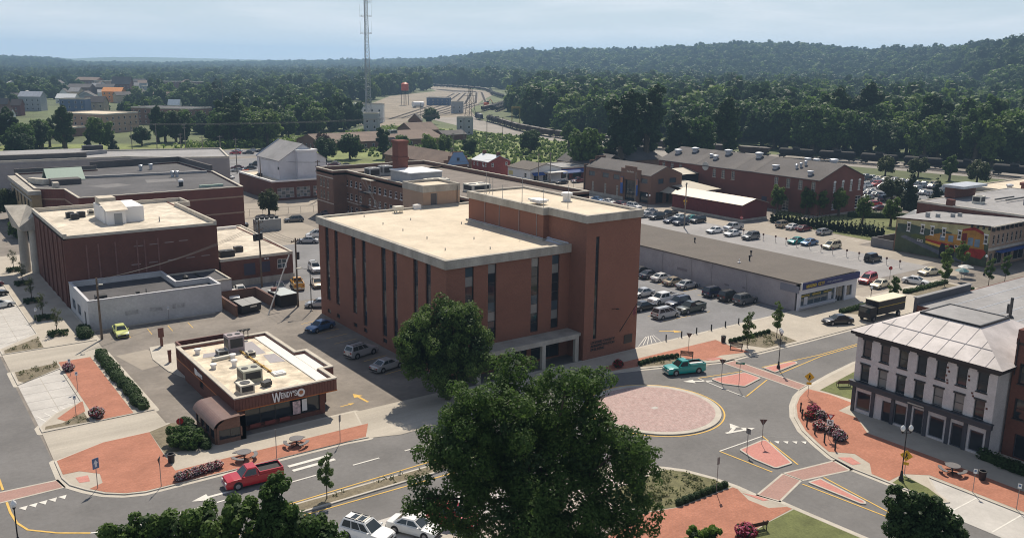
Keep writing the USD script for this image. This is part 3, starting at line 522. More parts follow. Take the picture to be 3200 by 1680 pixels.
for P, n in (([(35.8, 105), (38.2, 105), (38.4, 110.5), (36.6, 110.8)], 0), ([(37.2, 101), (39, 100.6), (39.0, 104.2), (37.6, 104.4)], 1), ([(31, 107.3), (34, 107), (34, 108.6), (31.6, 108.9)], 2)): obj('roof_patch', MB().poly(Polygon(P), 3.962+.006*n), flat('grey_roof_patch', (.28, .26, .27)) if n == 0 else UsdShade.Material.Get(stage, '/World/Looks/grey_roof_patch'), B)
obj('gas_pipe', MB().cyl((35.6, 109.6, 4.12), (36.0, 97.3, 4.12), .1, n=6), flat('yellow_pipe', (.55, .36, .08)), B)
for k in range(6): obj('pipe_block', MB().cbox(35.65+k*.07, 108.6-k*2.1, 4.05, .45, .28, .2), flat('rust_block', (.20, .09, .03)) if k == 0 else UsdShade.Material.Get(stage, '/World/Looks/rust_block'), B)
ac_unit(B, 35.3, 108.2, 3.95, 2.0, 1.9, 2.1, flat('mauve_grey_enamel', (.30, .25, .26)), fans=2); ac_unit(B, 33.4, 107.2, 3.95, 1.3, 1.2, .7, GREYM)
ac_unit(B, 33.1, 96.6, 3.95, 2.2, 2.3, 1.5, flat('sage_enamel', (.36, .36, .29)), fans=2); ac_unit(B, 31.3, 93.1, 3.95, 1.6, 1.7, 1.1, CREAMM, fans=1); ac_unit(B, 36.2, 104.9, 3.95, 1.0, 1.0, .6, CREAMM)
obj('skylight', MB().box(35.9, 37.3, 96.1, 97.3, 3.95, 4.2).box(36.2, 37.0, 96.4, 97.0, 4.2, 4.26), WHITE, B)
for x, y, h in ((31.0, 109.3, .75), (30.9, 102.8, .65), (33.2, 102.2, .9), (34.0, 105.0, .7)): vent(B, x, y, 3.95, .36, h, WHITE)
obj('roof_duct', MB().cyl((31.6, 105.4, 4.15), (33.9, 105.7, 4.15), .25, n=10), CREAMM, B, smooth=40)
obj('condenser', MB().cbox(33.9, 93.6, 4.3, 1.0, .8, .5, .3).cbox(34.4, 94.6, 4.2, .7, .5, .3, .5), DARKM, B)
dsh = MB()
for k in range(3): dsh.cyl((37.3+k*.55, 111.9, 3.95), (37.3+k*.55, 111.9, 5.2), .05, n=6); dsh.lathe(37.3+k*.55, 111.9, [(.02, 5.0), (.34, 5.25), (.36, 5.3), (.05, 5.08)], 12)
obj('satellite_dish', dsh, DARKM, B)
text(B, 'W', 1.05, 'y', 90.62, -1, 33.35, 3.05, WHITE, depth=.06, width=1.0); text(B, "ENDY'S", .62, 'y', 90.62, -1, 34.36, 3.34, WHITE, depth=.06, width=1.85)
text(B, 'W', .75, 'x', 29.17, -1, 104.5, 3.15, WHITE, depth=.06, width=.95); text(B, "ENDY'S", .45, 'x', 29.17, -1, 103.5, 3.3, WHITE, depth=.06, width=1.9)
bd = obj('round_badge', MB().cyl((36.75, 90.64, 3.55), (36.75, 90.56, 3.55), .47, n=24), WHITE, B); obj('badge_centre', MB().cyl((36.75, 90.56, 3.58), (36.75, 90.54, 3.58), .24, n=20), flat('badge_brown', (.35, .14, .06)), bd)
# glazed side room with a curved brown roof
P = [(29.3, 2.95)] + [(27.6-1.25*math.sin(t), 1.7+1.15*math.cos(t)) for t in np.linspace(0, 1.35, 9)]
rm = MB()
for (xa, za), (xb, zb) in zip(P[:-1], P[1:]): rm.quad((xa, 89.2, za), (xb, 89.2, zb), (xb, 96.4, zb), (xa, 96.4, za)); rm.quad((xa, 89.2, za+.07), (xa, 96.4, za+.07), (xb, 96.4, zb+.07), (xb, 89.2, zb+.07)); rm.quad((xa, 89.2, za), (xa, 89.2, za+.07), (xb, 89.2, zb+.07), (xb, 89.2, zb))
obj('side_room_roof', rm, BROWNM, B)
wl = MB(); wall(wl, 'x', 26.6, -1, (89.4, 96.2, 0, 1.95), [(89.8+k*1.6, 91.1+k*1.6, .6, 1.8) for k in range(4)], .2); wall(wl, 'y', 89.4, -1, Polygon([(26.8, 0), (29.9, 0), (29.9, 2.9), (27.7, 2.75), (27.0, 2.3), (26.8, 1.95)]), [(27.0, 29.5, .6, 1.7)], .2); wl.box(29.3, 29.9, 89.4, 91.6, 0, 2.8); wl.box(26.8, 29.9, 96.0, 96.2, 0, 2.6)
obj('side_room_wall', wl, BRICK_BR, B)
for k in range(4): window(B, 'x', 26.6, -1, (89.8+k*1.6, 91.1+k*1.6, .6, 1.8), MID_BR, PANE, 1, 1, .06, .1, name='side_room_window')
window(B, 'y', 89.4, -1, (27.0, 29.5, .6, 1.7), MID_BR, PANE, 2, 1, .06, .1, name='side_room_window')
obj('roof_well', MB().box(30.2, 37, 112.4, 116.2, 0, 3.0), BRICK_D, B); obj('well_floor', MB().poly(R(30.4, 36.8, 112.5, 116.0), 3.05), BLACK, B); obj('well_coping', MB().poly(R(30.2, 37, 112.4, 116.2).difference(R(30.45, 36.75, 112.4, 116.0)), 3.0, 3.9), RUSTM, B); ac_unit(B, 32.6, 114.2, 3.06, 1.0, .8, .5, CREAMM)
for k, y in enumerate((127.2, 119.5)):
    t = thing('lane_pylon', ('tall brown order board on the kerbed island behind the restaurant', 'short brown height post on the kerbed island beside the restaurant')[k], 'post', ((31.2, y, 0), (30.2, y, 0))[k])
    obj('post', MB().cbox(0, 0, .9, .35, .25, 1.8), RUSTM, t); obj('board', MB().cbox(0, 0, 2.1-k*.6, (.75, .45)[k], .22, (1.3, .5)[k]), RUSTM, t); obj('cap', MB().cbox(0, 0, (2.78, 1.78)[k], (.8, .5)[k], .26, .06), BROWNM, t)

# ---------------------------------------------------------------- three-storey hotel block in grey painted brick
B = thing('grey_brick_hotel', 'three-storey grey painted brick block with pale hipped metal roof and dark shopfronts', 'building')
ys = [55.5, 53.25, 51.0, 48.8, 46.6, 44.3, 42.1]
ww = [(y, y+1.13, z, z+2.05) for z in (7.0, 4.0) for y in ys]
shops = [(55.0, 56.8, .55, 2.75), (52.3, 53.5, .1, 2.6), (50.5, 52.0, .35, 2.75), (48.5, 49.7, .12, 2.9), (46.1, 47.8, .35, 2.7), (44.0, 45.3, .12, 2.75), (41.8, 43.3, .35, 2.65)]
shell(B, 91.9, 107.5, 41.2, 57.4, 9.6, PAINTB, west=ww + shops)
for k, o in enumerate(ww): window(B, 'x', 91.9, -1, o, DARKM, [PANE, PANE, PANE_P if k > 6 else PANE], 1, 2, .07, .22, sill=True, head=True)
SHOPM = flat('slate_shopfront', (.05, .055, .065), .5)
mb = MB()
for y in (57.15, 54.65, 52.15, 50.1, 48.2, 45.65, 43.75, 41.35): wbox(mb, 'x', 91.9, -1, y-.2, y+.2, 0, 3.3, 0, .16)
obj('shopfront_pilasters', mb, SHOPM, B); obj('shopfront_cornice', MB().box(91.45, 91.9, 41.0, 57.6, 3.3, 3.85).box(91.3, 91.9, 40.9, 57.7, 3.85, 3.97), SHOPM, B)
for k, o in enumerate(shops):
    if k in (1, 3, 5): window(B, 'x', 91.9, -1, o, SHOPM, PANE, 1, 1, .14, .12, name='shop_door')
    else: window(B, 'x', 91.9, -1, o, flat('pale_shop_frame', (.16, .17, .19)) if k == 0 else UsdShade.Material.Get(stage, '/World/Looks/pale_shop_frame'), PANE, 1, 1, .1, .1, name='shop_window')
obj('sign_strip', MB().box(91.36, 91.44, 48.3, 50.2, 3.45, 3.58), STONE, B)
e = .65; x0, x1, y0, y1 = 91.9-e, 107.5+e, 41.2-e, 57.4+e; d = 5.4
A_ = [(x0, y0, 9.98), (x1, y0, 9.98), (x1, y1, 9.98), (x0, y1, 9.98)]; T_ = [(x0+d, y0+d, 12.5), (x1-d, y0+d, 12.5), (x1-d, y1-d, 12.5), (x0+d, y1-d, 12.5)]
mb = MB()
for i in range(4): mb.quad(A_[i], A_[(i+1) % 4], T_[(i+1) % 4], T_[i])
obj('hip_roof', mb, METAL_R, B)
sm = MB()
for k in range(1, 10):
    y = y0 + (y1-y0)*k/10; top = min(d, y-y0, y1-y); sm.cyl((x0, y, 10.0), (x0+top, y, 10.0+top*2.52/d), .03, n=4, cap=False)
obj('roof_seams', sm, METAL_R, B); obj('roof_seam', MB().cyl((x0+2.4, y0+2.4, 11.14), (x0+2.4, y1-2.4, 11.14), .04, n=4), METAL_R, B)
obj('roof_deck', MB().poly(R(x0+d-.05, x1-d+.05, y0+d-.05, y1-d+.05), 12.42, 12.58), ROOF_P, B); obj('deck_edge', MB().poly(R(x0+d-.15, x1-d+.15, y0+d-.15, y1-d+.15).difference(R(x0+d+.05, x1-d-.05, y0+d+.05, y1-d-.05)), 12.4, 12.66), BLACK, B)
CORN = flat('dark_cornice', (.035, .028, .026), .6)
ring = lambda a, b: R(91.9-a, 107.5+a, 41.2-a, 57.4+a).difference(R(91.9-b, 107.5+b, 41.2-b, 57.4+b))
obj('cornice', MB().poly(ring(.22, -.05), 9.3, 9.62), CORN, B); obj('cornice_eave', MB().poly(ring(.6, -.05), 9.62, 9.95), CORN, B)
obj('vent_stack', MB().cyl((104.9, 47, 12.5), (104.9, 47, 13.6), .14, n=8), DARKM, B); obj('flue', MB().cyl((109.0, 48.5, 11.0), (109.0, 48.5, 13.4), .18, n=8).cyl((109, 48.5, 10.9), (109, 48.5, 11.2), .5, .3, n=8), DARKM, B)
obj('peeling_paint', MB().add(to_wall([(y+random.Random(k).uniform(-.1, .1)+a, z+b, .012) for k, (y, z) in enumerate([(46.4, 8.6), (46.35, 8.2), (46.45, 7.7), (46.4, 7.2), (46.35, 6.9), (44.1, 8.3), (44.0, 7.9), (43.6, 6.6), (43.5, 6.3), (41.9, 5.4)]) for a, b in ((-.12, -.1), (.1, -.12), (.13, .1), (-.1, .13))], 'x', 91.9, -1), [(4*k, 4*k+1, 4*k+2, 4*k+3) for k in range(10)]), BRICK_D, B)
B = thing('grey_roofed_rear_building', 'long building with pale grey flat roof and one tall parapet, behind the hipped roof', 'building')
shell(B, 108.2, 150, 41.5, 60.0, 10.0, BRICK_D); obj('roof', MB().poly(R(108.2, 150, 41.5, 59.7), 10.05), ROOF_P, B)
v = [(108.1, 59.7, 0), (121.5, 59.7, 0), (121.5, 59.7, 10.9), (108.1, 59.7, 11.0), (108.1, 60.1, 0), (121.5, 60.1, 0), (121.5, 60.1, 10.9), (108.1, 60.1, 11.0)]
obj('parapet', MB().add(v, [(0, 1, 2, 3), (5, 4, 7, 6), (3, 2, 6, 7), (1, 5, 6, 2), (4, 0, 3, 7)]), mat('slate_parapet', (.09, .09, .10)), B); obj('parapet_cap', MB().box(108.0, 121.6, 59.6, 60.2, 11.0, 11.1), ROOF_P, B)
for k in range(6): obj('roof_seam', MB().box(108.3, 149, 43+k*2.8, 43.12+k*2.8, 10.055, 10.075), TIN, B)
B = thing('brown_brick_building', 'tall brown brick building cut off by the right edge beside the grey hotel', 'building')
bw = [(39.2-k*2.6, 40.3-k*2.6, z, z+2.2) for k in range(6) for z in (8.2, 4.4)]
shell(B, 94.3, 108, 18, 40.9, 12.6, BRICK_D, west=bw + [(36.6, 39.8, .2, 2.8)]); flat_roof(B, (94.3, 108, 18, 40.9), 12.6, ROOF_P, .35, capm=CORN)
for o in bw: window(B, 'x', 94.3, -1, o, DARKM, PANE, 1, 2, .07, .18, sill=True)
window(B, 'x', 94.3, -1, (36.6, 39.8, .2, 2.8), SHOPM, PANE, 2, 1, .1, .2, name='shop_window'); obj('chimney', MB().box(94.2, 95.4, 39.7, 40.88, 12.6, 13.9), BRICK_D, B); obj('gutter_pipe', MB().cyl((94.2, 40.7, 9), (94.2, 40.7, 12.9), .07, n=6), BLACK, B)

# ---------------------------------------------------------------- furniture store
B = thing('furniture_store', 'long low store with tan roof, navy fascia and gold MOUND CITY lettering', 'shop')
gl = [(123.95, 133.3, .75, 2.85)]; dr = [(133.6, 136.2, .1, 2.85), (136.7, 138.3, .85, 2.7)]
mb = MB(); wall(mb, 'y', 88.5, -1, (123.3, 139.6, 0, 3.7), gl + dr); obj('front_wall', mb, flat('cool_white_stucco', (.60, .60, .62), .7), B)
mb = MB(); wall(mb, 'x', 123.3, -1, (88.85, 150, 0, 4.9)); wall(mb, 'x', 139.6, 1, (88.85, 150, 0, 4.9)); wall(mb, 'y', 150, 1, (123.3, 139.6, 0, 4.9)); obj('side_wall', mb, mat('pale_grey_block_wall', (.36, .34, .345), var=.1, scale=.4), B)
for y in (99.5, 107.5, 112.5, 120, 128, 136): obj('wall_pilaster', MB().box(123.2, 123.3, y, y+.2, 0, 4.8), UsdShade.Material.Get(stage, '/World/Looks/pale_grey_block_wall'), B)
for y, z, w, h in ((113.5, 1.9, 2.6, .5), (103.3, 1.3, 1.1, .3), (99.4, 1.6, .9, .25)): obj('bricked_vent', MB().box(123.27, 123.3, y, y+w, z, z+h), flat('vent_grey', (.22, .20, .21)) if y > 110 else UsdShade.Material.Get(stage, '/World/Looks/vent_grey'), B)
obj('fascia', MB().box(123.7, 139.9, 88.25, 88.5, 3.7, 4.85), NAVY, B); obj('fascia_trim', MB().box(123.5, 123.68, 88.2, 88.5, 3.65, 4.9), WHITE, B); obj('side_panel', MB().box(123.22, 123.3, 88.5, 92.3, 3.1, 4.3), flat('grey_blue_panel', (.20, .21, .25)), B)
text(B, 'MOUND', .52, 'y', 88.23, -1, 124.7, 3.95, GOLD, width=2.7); text(B, 'CITY', .52, 'y', 88.23, -1, 127.9, 3.97, GOLD, width=1.75)
text(B, 'THE LACK BROS', .2, 'y', 88.23, -1, 130.4, 4.12, flat('grey_lettering', (.36, .36, .4)), width=4.2)
window(B, 'y', 88.5, -1, gl[0], flat('aluminium', (.40, .40, .40), .35, metal=.4), PANE_B, 5, 1, .07, .2, name='display_window')
window(B, 'y', 88.5, -1, dr[0], UsdShade.Material.Get(stage, '/World/Looks/aluminium'), PANE, 3, 1, .09, .25, name='entrance_door'); window(B, 'y', 88.5, -1, dr[1], UsdShade.Material.Get(stage, '/World/Looks/aluminium'), PANE, 1, 1, .06, .2, name='side_window')
obj('window_ledge', MB().box(123.7, 133.5, 88.1, 88.5, .55, .75), flat('pale_ledge', (.5, .5, .52)), B)
for x in (125.0, 131.6): obj('window_poster', MB().box(x, x+1.0, 88.66, 88.68, .9, 2.4), UsdShade.Material.Get(stage, '/World/Looks/pale_ledge'), B)
for k in range(3): obj('gold_banner', MB().box(124.1+k*3.1, 126.4+k*3.1, 88.66, 88.675, 2.25, 2.6), flat('ochre_banner', (.32, .24, .04)) if k == 0 else UsdShade.Material.Get(stage, '/World/Looks/ochre_banner'), B)
obj('roof', MB().add([(123.15, 88.4, 4.9), (139.8, 88.4, 5.05), (139.8, 150.2, 5.05), (123.15, 150.2, 4.9)], [(0, 1, 2, 3)]).box(123.15, 139.8, 88.4, 88.6, 4.7, 4.89).box(123.15, 123.3, 88.6, 150.2, 4.7, 4.89), ROOF_T, B)
for x, y in ((133.8, 107.4), (130.0, 104.6), (134.2, 122.0)): obj('roof_pipe', MB().cyl((x, y, 4.95), (x, y, 5.6), .12, n=8).cyl((x, y, 5.6), (x, y, 5.95), .2, n=8), BLACK, B)
obj('roof_cowl', MB().lathe(126.9, 104.4, [(.3, 4.95), (.3, 5.1), (.1, 5.15), (.08, 5.7), (.01, 5.7)], 10), WHITE, B)
# ---------------------------------------------------------------- buildings of the left half
B = thing('white_block_building', 'low white painted block building with dark flat roof behind the restaurant lot', 'building')
shell(B, 24.5, 44.4, 140.9, 155.2, 3.6, BLOCK_W, west=[(143.0, 144.2, .2, 2.4), (147, 149.5, .8, 2.4), (151, 153.5, .8, 2.4)])
for o in [(143.0, 144.2, .2, 2.4), (147, 149.5, .8, 2.4), (151, 153.5, .8, 2.4)]: window(B, 'x', 24.5, -1, o, DARKM, PANE_B, 2, 1, .08, .15, name='shop_window')
mp = Polygon([(24.5, 140.9), (44.4, 140.9), (44.4, 146.5), (39.0, 146.5), (39.0, 155.2), (24.5, 155.2)])
obj('roof', MB().poly(mp.buffer(-.1), 3.7), ROOF_G, B); obj('parapet', MB().poly(mp.difference(mp.buffer(-.3, join_style=2)), 3.6, 4.5), BLOCK_W, B); obj('tile_coping', MB().poly(mp.buffer(.05, join_style=2).difference(mp.buffer(-.36, join_style=2)), 4.5, 4.6), UsdShade.Material.Get(stage, '/World/Looks/pale_ledge'), B)
ex = R(39.0, 48.0, 146.5, 155.2); obj('rear_wing', MB().poly(ex, 0, 3.5), BLOCK_W, B); obj('rear_roof', MB().poly(ex.buffer(-.2), 3.6), ROOF_G, B); obj('rear_coping', MB().poly(ex.difference(ex.buffer(-.3, join_style=2)), 3.5, 3.85), STONE, B)
for x in (29.6, 33.2, 36.6): obj('blocked_window', MB().box(x, x+1.9, 140.87, 140.9, 1.6, 2.3), mat('grey_infill', (.40, .39, .38), var=.2, scale=2) if x < 30 else UsdShade.Material.Get(stage, '/World/Looks/grey_infill'), B)
obj('roof_vent', MB().cbox(32.5, 144.7, 3.95, .5, .5, .4), DARKM, B); obj('vent_pipe', MB().cyl((33.8, 144.8, 3.7), (33.8, 144.8, 4.4), .07), DARKM, B); obj('roof_skylight', MB().cbox(26.9, 143.6, 4.2, 1.6, 1.3, .9), DARKM, B); obj('skylight_glass', MB().cbox(26.9, 142.6, 3.9, 1.4, .5, .4), PANE_B, B); obj('roof_fan', MB().lathe(41.6, 150.6, [(.5, 3.6), (.5, 4.2), (.2, 4.4), (.01, 4.4)], 8), DARKM, B)
obj('downpipe', MB().cyl((44.46, 141.2, 0), (44.46, 141.2, 4), .06, n=5), DARKM, B)
t = obj('wheel_stops', MB().box(24.9, 43, 140.1, 140.4, .03, .15), KERB); tag(t, 'row of concrete wheel stops along the white painted block wall', 'wheel stop')

B = thing('dark_brick_hall', 'three-storey dark red brick building with stained white roof and white rooftop stair house', 'building')
thin = [(y, y+.35, 3.5, 10.5) for y in (158.8, 163.2, 167.4, 171.5, 175.6)] + [(y, y+.35, 3.5, 10.5) for y in (180.6, 183.5)]
lw = [(30.0+k*3.2, 31.8+k*3.2, 6.1, 7.6) for k in range(6)]
shell(B, 24.4, 49.0, 155.8, 186.5, 11.6, BRICK_D, west=thin)
for o in thin: window(B, 'x', 24.4, -1, o, STONE, PANE, 1, 4, .05, .1, name='slit_window')
for x in (27.6, 29.4, 32.0, 35.4, 36.6, 38.8): obj('mortar_pier', MB().box(x, x+.22, 155.72, 155.8, 3.0, 10.2), mat('brick_pier', (.19, .10, .085), var=.2, scale=1) if x < 28 else UsdShade.Material.Get(stage, '/World/Looks/brick_pier'), B)
for x, z in ((35.0, 9.1), (37.5, 9.15), (40.0, 9.2), (42.4, 9.25), (34.4, 6.0), (37.2, 6.05), (40.3, 6.1), (43.4, 6.15), (46.0, 6.2)): obj('stone_lintel', MB().box(x, x+1.5, 155.76, 155.8, z, z+.14), mat('lintel_stone', (.28, .23, .21)) if x == 35.0 else UsdShade.Material.Get(stage, '/World/Looks/lintel_stone'), B)
for y in (156.6, 160.8, 165.1, 169.3, 173.4, 177.5): obj('pilaster', MB().box(24.2, 24.4, y, y+.9, 0, 11.2), BRICK_D, B)
f3 = Polygon([(24.4, 155.8), (49.0, 155.8), (49.0, 179.9), (51.6, 179.9), (51.6, 186.5), (24.4, 186.5)])
obj('roof', MB().poly(f3.buffer(-.2), 11.5), ROOF_W, B); obj('parapet', MB().poly(f3.difference(f3.buffer(-.35, join_style=2)).difference(R(25, 48.6, 155, 156.4)), 11.3, 12.25), STONE, B); obj('coping', MB().box(24.4, 49, 155.75, 156.1, 11.5, 11.95), STONE, B)
st = obj('stair_house', MB().box(33.0, 39.6, 166.6, 175.0, 11.5, 14.2).box(33.2, 36.2, 165.2, 166.6, 11.5, 13.9), WHITE, B); obj('stair_door', MB().box(34.3, 35.6, 165.12, 165.2, 11.5, 13.4), GREYM, st); obj('stair_roof', MB().add([(32.9, 164.8, 14.0), (36.6, 164.8, 14.0), (36.6, 170, 14.9), (32.9, 170, 14.9)], [(0, 1, 2, 3)]).box(33.2, 36.0, 171, 174.4, 14.2, 15.4), ROOF_W, st)
for x, y in ((29.2, 176.6), (29.6, 174.4), (31.0, 176.2)): ac_unit(B, x, y, 11.5, 1.3, 1.1, 1.0, DARKM)
ac_unit(B, 33.0, 178.0, 11.5, 1.0, 1.0, .9, CREAMM); obj('vent_pipe', MB().cyl((41.5, 164, 11.5), (41.5, 164, 12.4), .1, n=6), GREYM, B)
pc = MB(); pc.cyl((22.6, 187.5, 0), (22.6, 187.5, 8.4), .9, .8, n=12).cyl((24.2, 185.6, 0), (24.2, 185.6, 8.4), .9, .8, n=12); obj('round_column', pc, CAST, B, smooth=40)
obj('entrance_canopy', MB().add([(22.2, 184.4, 8.4), (25.2, 184.4, 8.4), (24.2, 191, 8.4), (21.4, 191, 8.4), (21.8, 184.4, 9.2), (25.4, 184.4, 11.8), (24.4, 192, 12.2), (20.6, 192, 12.4)], [(0, 3, 2, 1), (4, 5, 6, 7), (0, 1, 5, 4), (1, 2, 6, 5), (2, 3, 7, 6), (3, 0, 4, 7)]), CAST, B)

B = thing('low_red_brick_annexe', 'single-storey red brick annexe with cream roof beside the dark brick hall', 'building')
aw = [(53.3, 55.4, 1.8, 4.0), (56.6, 58.2, 2.0, 4.0)]; aw2 = [(59.6, 61.4, 2.3, 4.1)]
shell(B, 49.2, 62.6, 155.5, 187, 5.2, BRICK_D, south=aw + aw2); flat_roof(B, Polygon([(49.2, 155.5), (62.6, 155.5), (64.0, 186.9), (49.2, 187)]), 5.1, ROOF_W, .2, capm=STONE)
for o in aw: window(B, 'y', 155.5, -1, o, flat('blue_grey_infill', (.05, .05, .075), .6) if o is aw[0] else UsdShade.Material.Get(stage, '/World/Looks/blue_grey_infill'), UsdShade.Material.Get(stage, '/World/Looks/blue_grey_infill'), 1, 1, .1, .06, name='boarded_window')
window(B, 'y', 155.5, -1, aw2[0], WHITE, PANE_B, 2, 2, .1, .1); obj('plinth', MB().box(49.2, 62.75, 155.3, 155.5, 0, 1.2), CAST, B)
ac_unit(B, 51.3, 158.6, 5.1, 2.6, 1.6, 1.1, DARKM, fans=2); ac_unit(B, 54.4, 161.2, 5.1, 1.5, 1.2, 1.0, MID_BR); obj('rear_coping', MB().box(57, 62, 184, 184.4, 5.2, 5.7), WHITE, B); obj('flood_lights', MB().cbox(57.3, 155.4, 4.5, .3, .2, .2).cbox(57.8, 155.4, 4.5, .3, .2, .2), WHITE, B)

B = thing('red_brick_office_block', 'big red brick block with wide grey roof behind the dark brick hall', 'building')
g = Polygon([(36.0, 206.0), (71.5, 206.0), (75.0, 238.0), (74.0, 266), (50, 264), (50, 258), (31.0, 259.0), (30.6, 226), (36.0, 222)])
obj('wall', MB().poly(g, 0, 10.0), BRICK_R, B); obj('string_course', MB().poly(g.buffer(.06, join_style=2).difference(g.buffer(-.2)), 8.3, 8.6), BRICK_TAN, B); obj('string_course', MB().poly(g.buffer(.06, join_style=2).difference(g.buffer(-.2)), 4.6, 4.9), BRICK_TAN, B); obj('wall_head', MB().poly(g.difference(g.buffer(-.4, join_style=2)), 10.0, 10.7), BRICK_R, B); obj('coping', MB().poly(g.buffer(.05, join_style=2).difference(g.buffer(-.45, join_style=2)), 10.7, 10.85), STONE, B)
obj('roof', MB().poly(g.buffer(-.3), 10.4), ROOF_G, B)
for P, n in (([(45, 222), (51, 224), (49, 229), (42, 227)], 0), ([(55, 226), (62, 226), (63, 231), (56, 232)], 1)): obj('roof_patch', MB().poly(Polygon(P), 10.41+.01*n), mat('light_roof_patch', (.16, .155, .155)) if n == 0 else UsdShade.Material.Get(stage, '/World/Looks/light_roof_patch'), B)
obj('roof_divider', MB().poly(LineString([(32, 243.5), (73, 239)]).buffer(.5), 10.4, 11.0), ROOF_P, B); obj('rear_parapet', MB().poly(LineString([(50, 263.6), (74, 266), (75, 240)]).buffer(.3), 9, 12.2), SHINGLE, B); obj('rear_parapet_low', MB().poly(LineString([(31.2, 259), (50, 258)]).buffer(.3), 9, 11.8), SHINGLE, B)
sk = MB(); sk.gable(35.5, 44, 240, 247.6, 10.4, 13.0, 'x'); obj('copper_skylight', sk, GREEN_T, B)
obj('roof_cowl', MB().cyl((60.3, 216.5, 10.4), (60.3, 216.5, 11.6), .5, n=10), BLACK, B); obj('cowl_cap', MB().lathe(60.3, 216.5, [(.7, 11.5), (.6, 11.95), (.2, 12.1), (.01, 12.1)], 10), WHITE, B); obj('roof_cover', MB().cbox(66, 212, 10.65, 5.5, .7, .5), GREEN_T, B)
for k, (x, y) in enumerate(((60.0, 252.0), (63.0, 253.6), (63.4, 234.6), (64.4, 234.2))): vent(B, x, y, 10.4, .5, 1.6, TIN)
obj('cornice_ornament', MB().cbox(33.0, 236, 11.2, 1.4, 5.5, 1.3, .5).cbox(35.2, 227, 11.2, 1.2, 2.4, 1.2), STONE, B); obj('parapet_block', MB().box(35.2, 41.6, 232, 236, 10.0, 11.7), SHINGLE, B)
B = thing('yellow_brick_wing', 'yellow-brown brick front wing with corniced top left of the red brick office block', 'building')
yw = [(228+k*5.5, 230.4+k*5.5, z, z+2.6) for k in range(5) for z in (1.2, 5.4)]
YB = brickmat('yellow_brick', (.30, .22, .12), (.34, .25, .14), (.30, .24, .16), .23, .077, var=.12)
shell(B, 29.6, 31.6, 224, 256, 9.6, YB, west=yw); obj('cornice', MB().box(29.0, 31.6, 223.6, 256.4, 9.6, 10.5), CAST, B); obj('string_course', MB().box(29.4, 29.6, 224, 256, 8.2, 8.6), CAST, B)
for o in yw: window(B, 'x', 29.6, -1, o, DARKM, PANE, 2, 1, .1, .15)

B = thing('long_grey_store', 'long grey panel-walled store with pale stepped flat roof at the far left', 'building')
gs = Polygon([(-30, 312), (53, 305), (68, 303.5), (80, 294), (96, 288), (103, 318), (60, 330), (-30, 340)])
obj('wall', MB().poly(gs, 0, 8.6), mat('grey_wall_panel', (.30, .275, .265), var=.1, scale=.15), B); obj('coping', MB().poly(gs.difference(gs.buffer(-.5, join_style=2)), 8.6, 9.2), STONE, B); obj('roof', MB().poly(gs.buffer(-.4), 8.7), ROOF_P, B); obj('roof_fascia', MB().poly(Polygon([(-30, 318), (58, 311), (58, 312.5), (-30, 320)]), 8.7, 10.2), SHINGLE, B); obj('upper_roof', MB().poly(Polygon([(-30, 322), (55, 314.5), (66, 320), (60, 328), (-30, 338)]), 8.7, 10.0), ROOF_P, B)
for k in range(7): obj('wall_panel', MB().add(*MB().cbox(-20+k*11.5, 311.1-k*.97+.0, 4.2, 10.6, .25, 7.8, -.084).arrays()), UsdShade.Material.Get(stage, '/World/Looks/grey_wall_panel'), B)
ac_unit(B, 62, 322, 10.0, 6, 3, 1.4, DARKM, fans=2)

# ---------------------------------------------------------------- buildings of the middle
B = thing('white_gabled_warehouse', 'tall white rendered warehouse with gabled end and boxy shaft on its front', 'building')
WR = mat('white_render', (.58, .58, .60), var=.1, scale=.25, fine=.06)
gw = Polygon([(250, 0), (268, 0), (268, 10.9), (259, 10.9), (250, 10.9)])
ge = Polygon([(98.2, 0), (112.8, 0), (112.8, 11.0), (105.5, 15.6), (98.2, 11.0)])
mb = MB(); wall(mb, 'y', 251, -1, ge, (), .4); wall(mb, 'y', 269, 1, ge, (), .4); wall(mb, 'x', 98.2, -1, (251, 269, 0, 11)); wall(mb, 'x', 112.8, 1, (251, 269, 0, 11)); obj('wall', mb, WR, B)
obj('gable_roof', MB().gable(98.2, 112.8, 251, 269, 11, 15.6, 'y', .25), ROOF_P, B); obj('shaft', MB().box(103.2, 109.2, 249.4, 253, 0, 13.6), WR, B); obj('shaft_cap', MB().box(103.0, 109.4, 249.2, 253.2, 13.6, 14.1), WHITE, B); obj('gable_trim', MB().cyl((98.0, 268.9, 11.1), (105.4, 268.9, 15.8), .25, n=4), TIN, B)
obj('small_window', MB().box(98.12, 98.2, 250.9+.5, 252.3, 8.4, 9.2), DARKM, B)
B = thing('brown_brick_workshop', 'single-storey dark brick workshop with white roof edge wrapped round the white warehouse', 'building')
ws = [(95.9, 101.0, .7, 3.6), (101.8, 106.0, .7, 3.6), (107.0, 110.4, .7, 3.6)]
shell(B, 94.4, 118, 247.6, 275, 5.4, BRICK_D, south=ws, west=[(248.6, 250.6, .2, 3.2)]); obj('roof', MB().poly(R(94.5, 117.9, 247.7, 274.9).difference(R(98.1, 112.9, 250.9, 269.1)), 5.45), ROOF_C, B); obj('roof_edge', MB().poly(R(94.3, 118.1, 247.4, 275.1).difference(R(94.9, 117.5, 248.1, 274.6)), 5.4, 5.85), WHITE, B)
for o in ws: window(B, 'y', 247.6, -1, o, UsdShade.Material.Get(stage, '/World/Looks/pale_ledge'), [PANE_P, PANE_B], 4, 3, .08, .1, name='block_window')
window(B, 'x', 94.4, -1, (248.6, 250.6, .2, 3.2), WHITE, PANE_P, 1, 1, .1, .1, name='door'); ac_unit(B, 96.2, 262, 5.45, 1.2, 1.4, 1.0, BLACK)

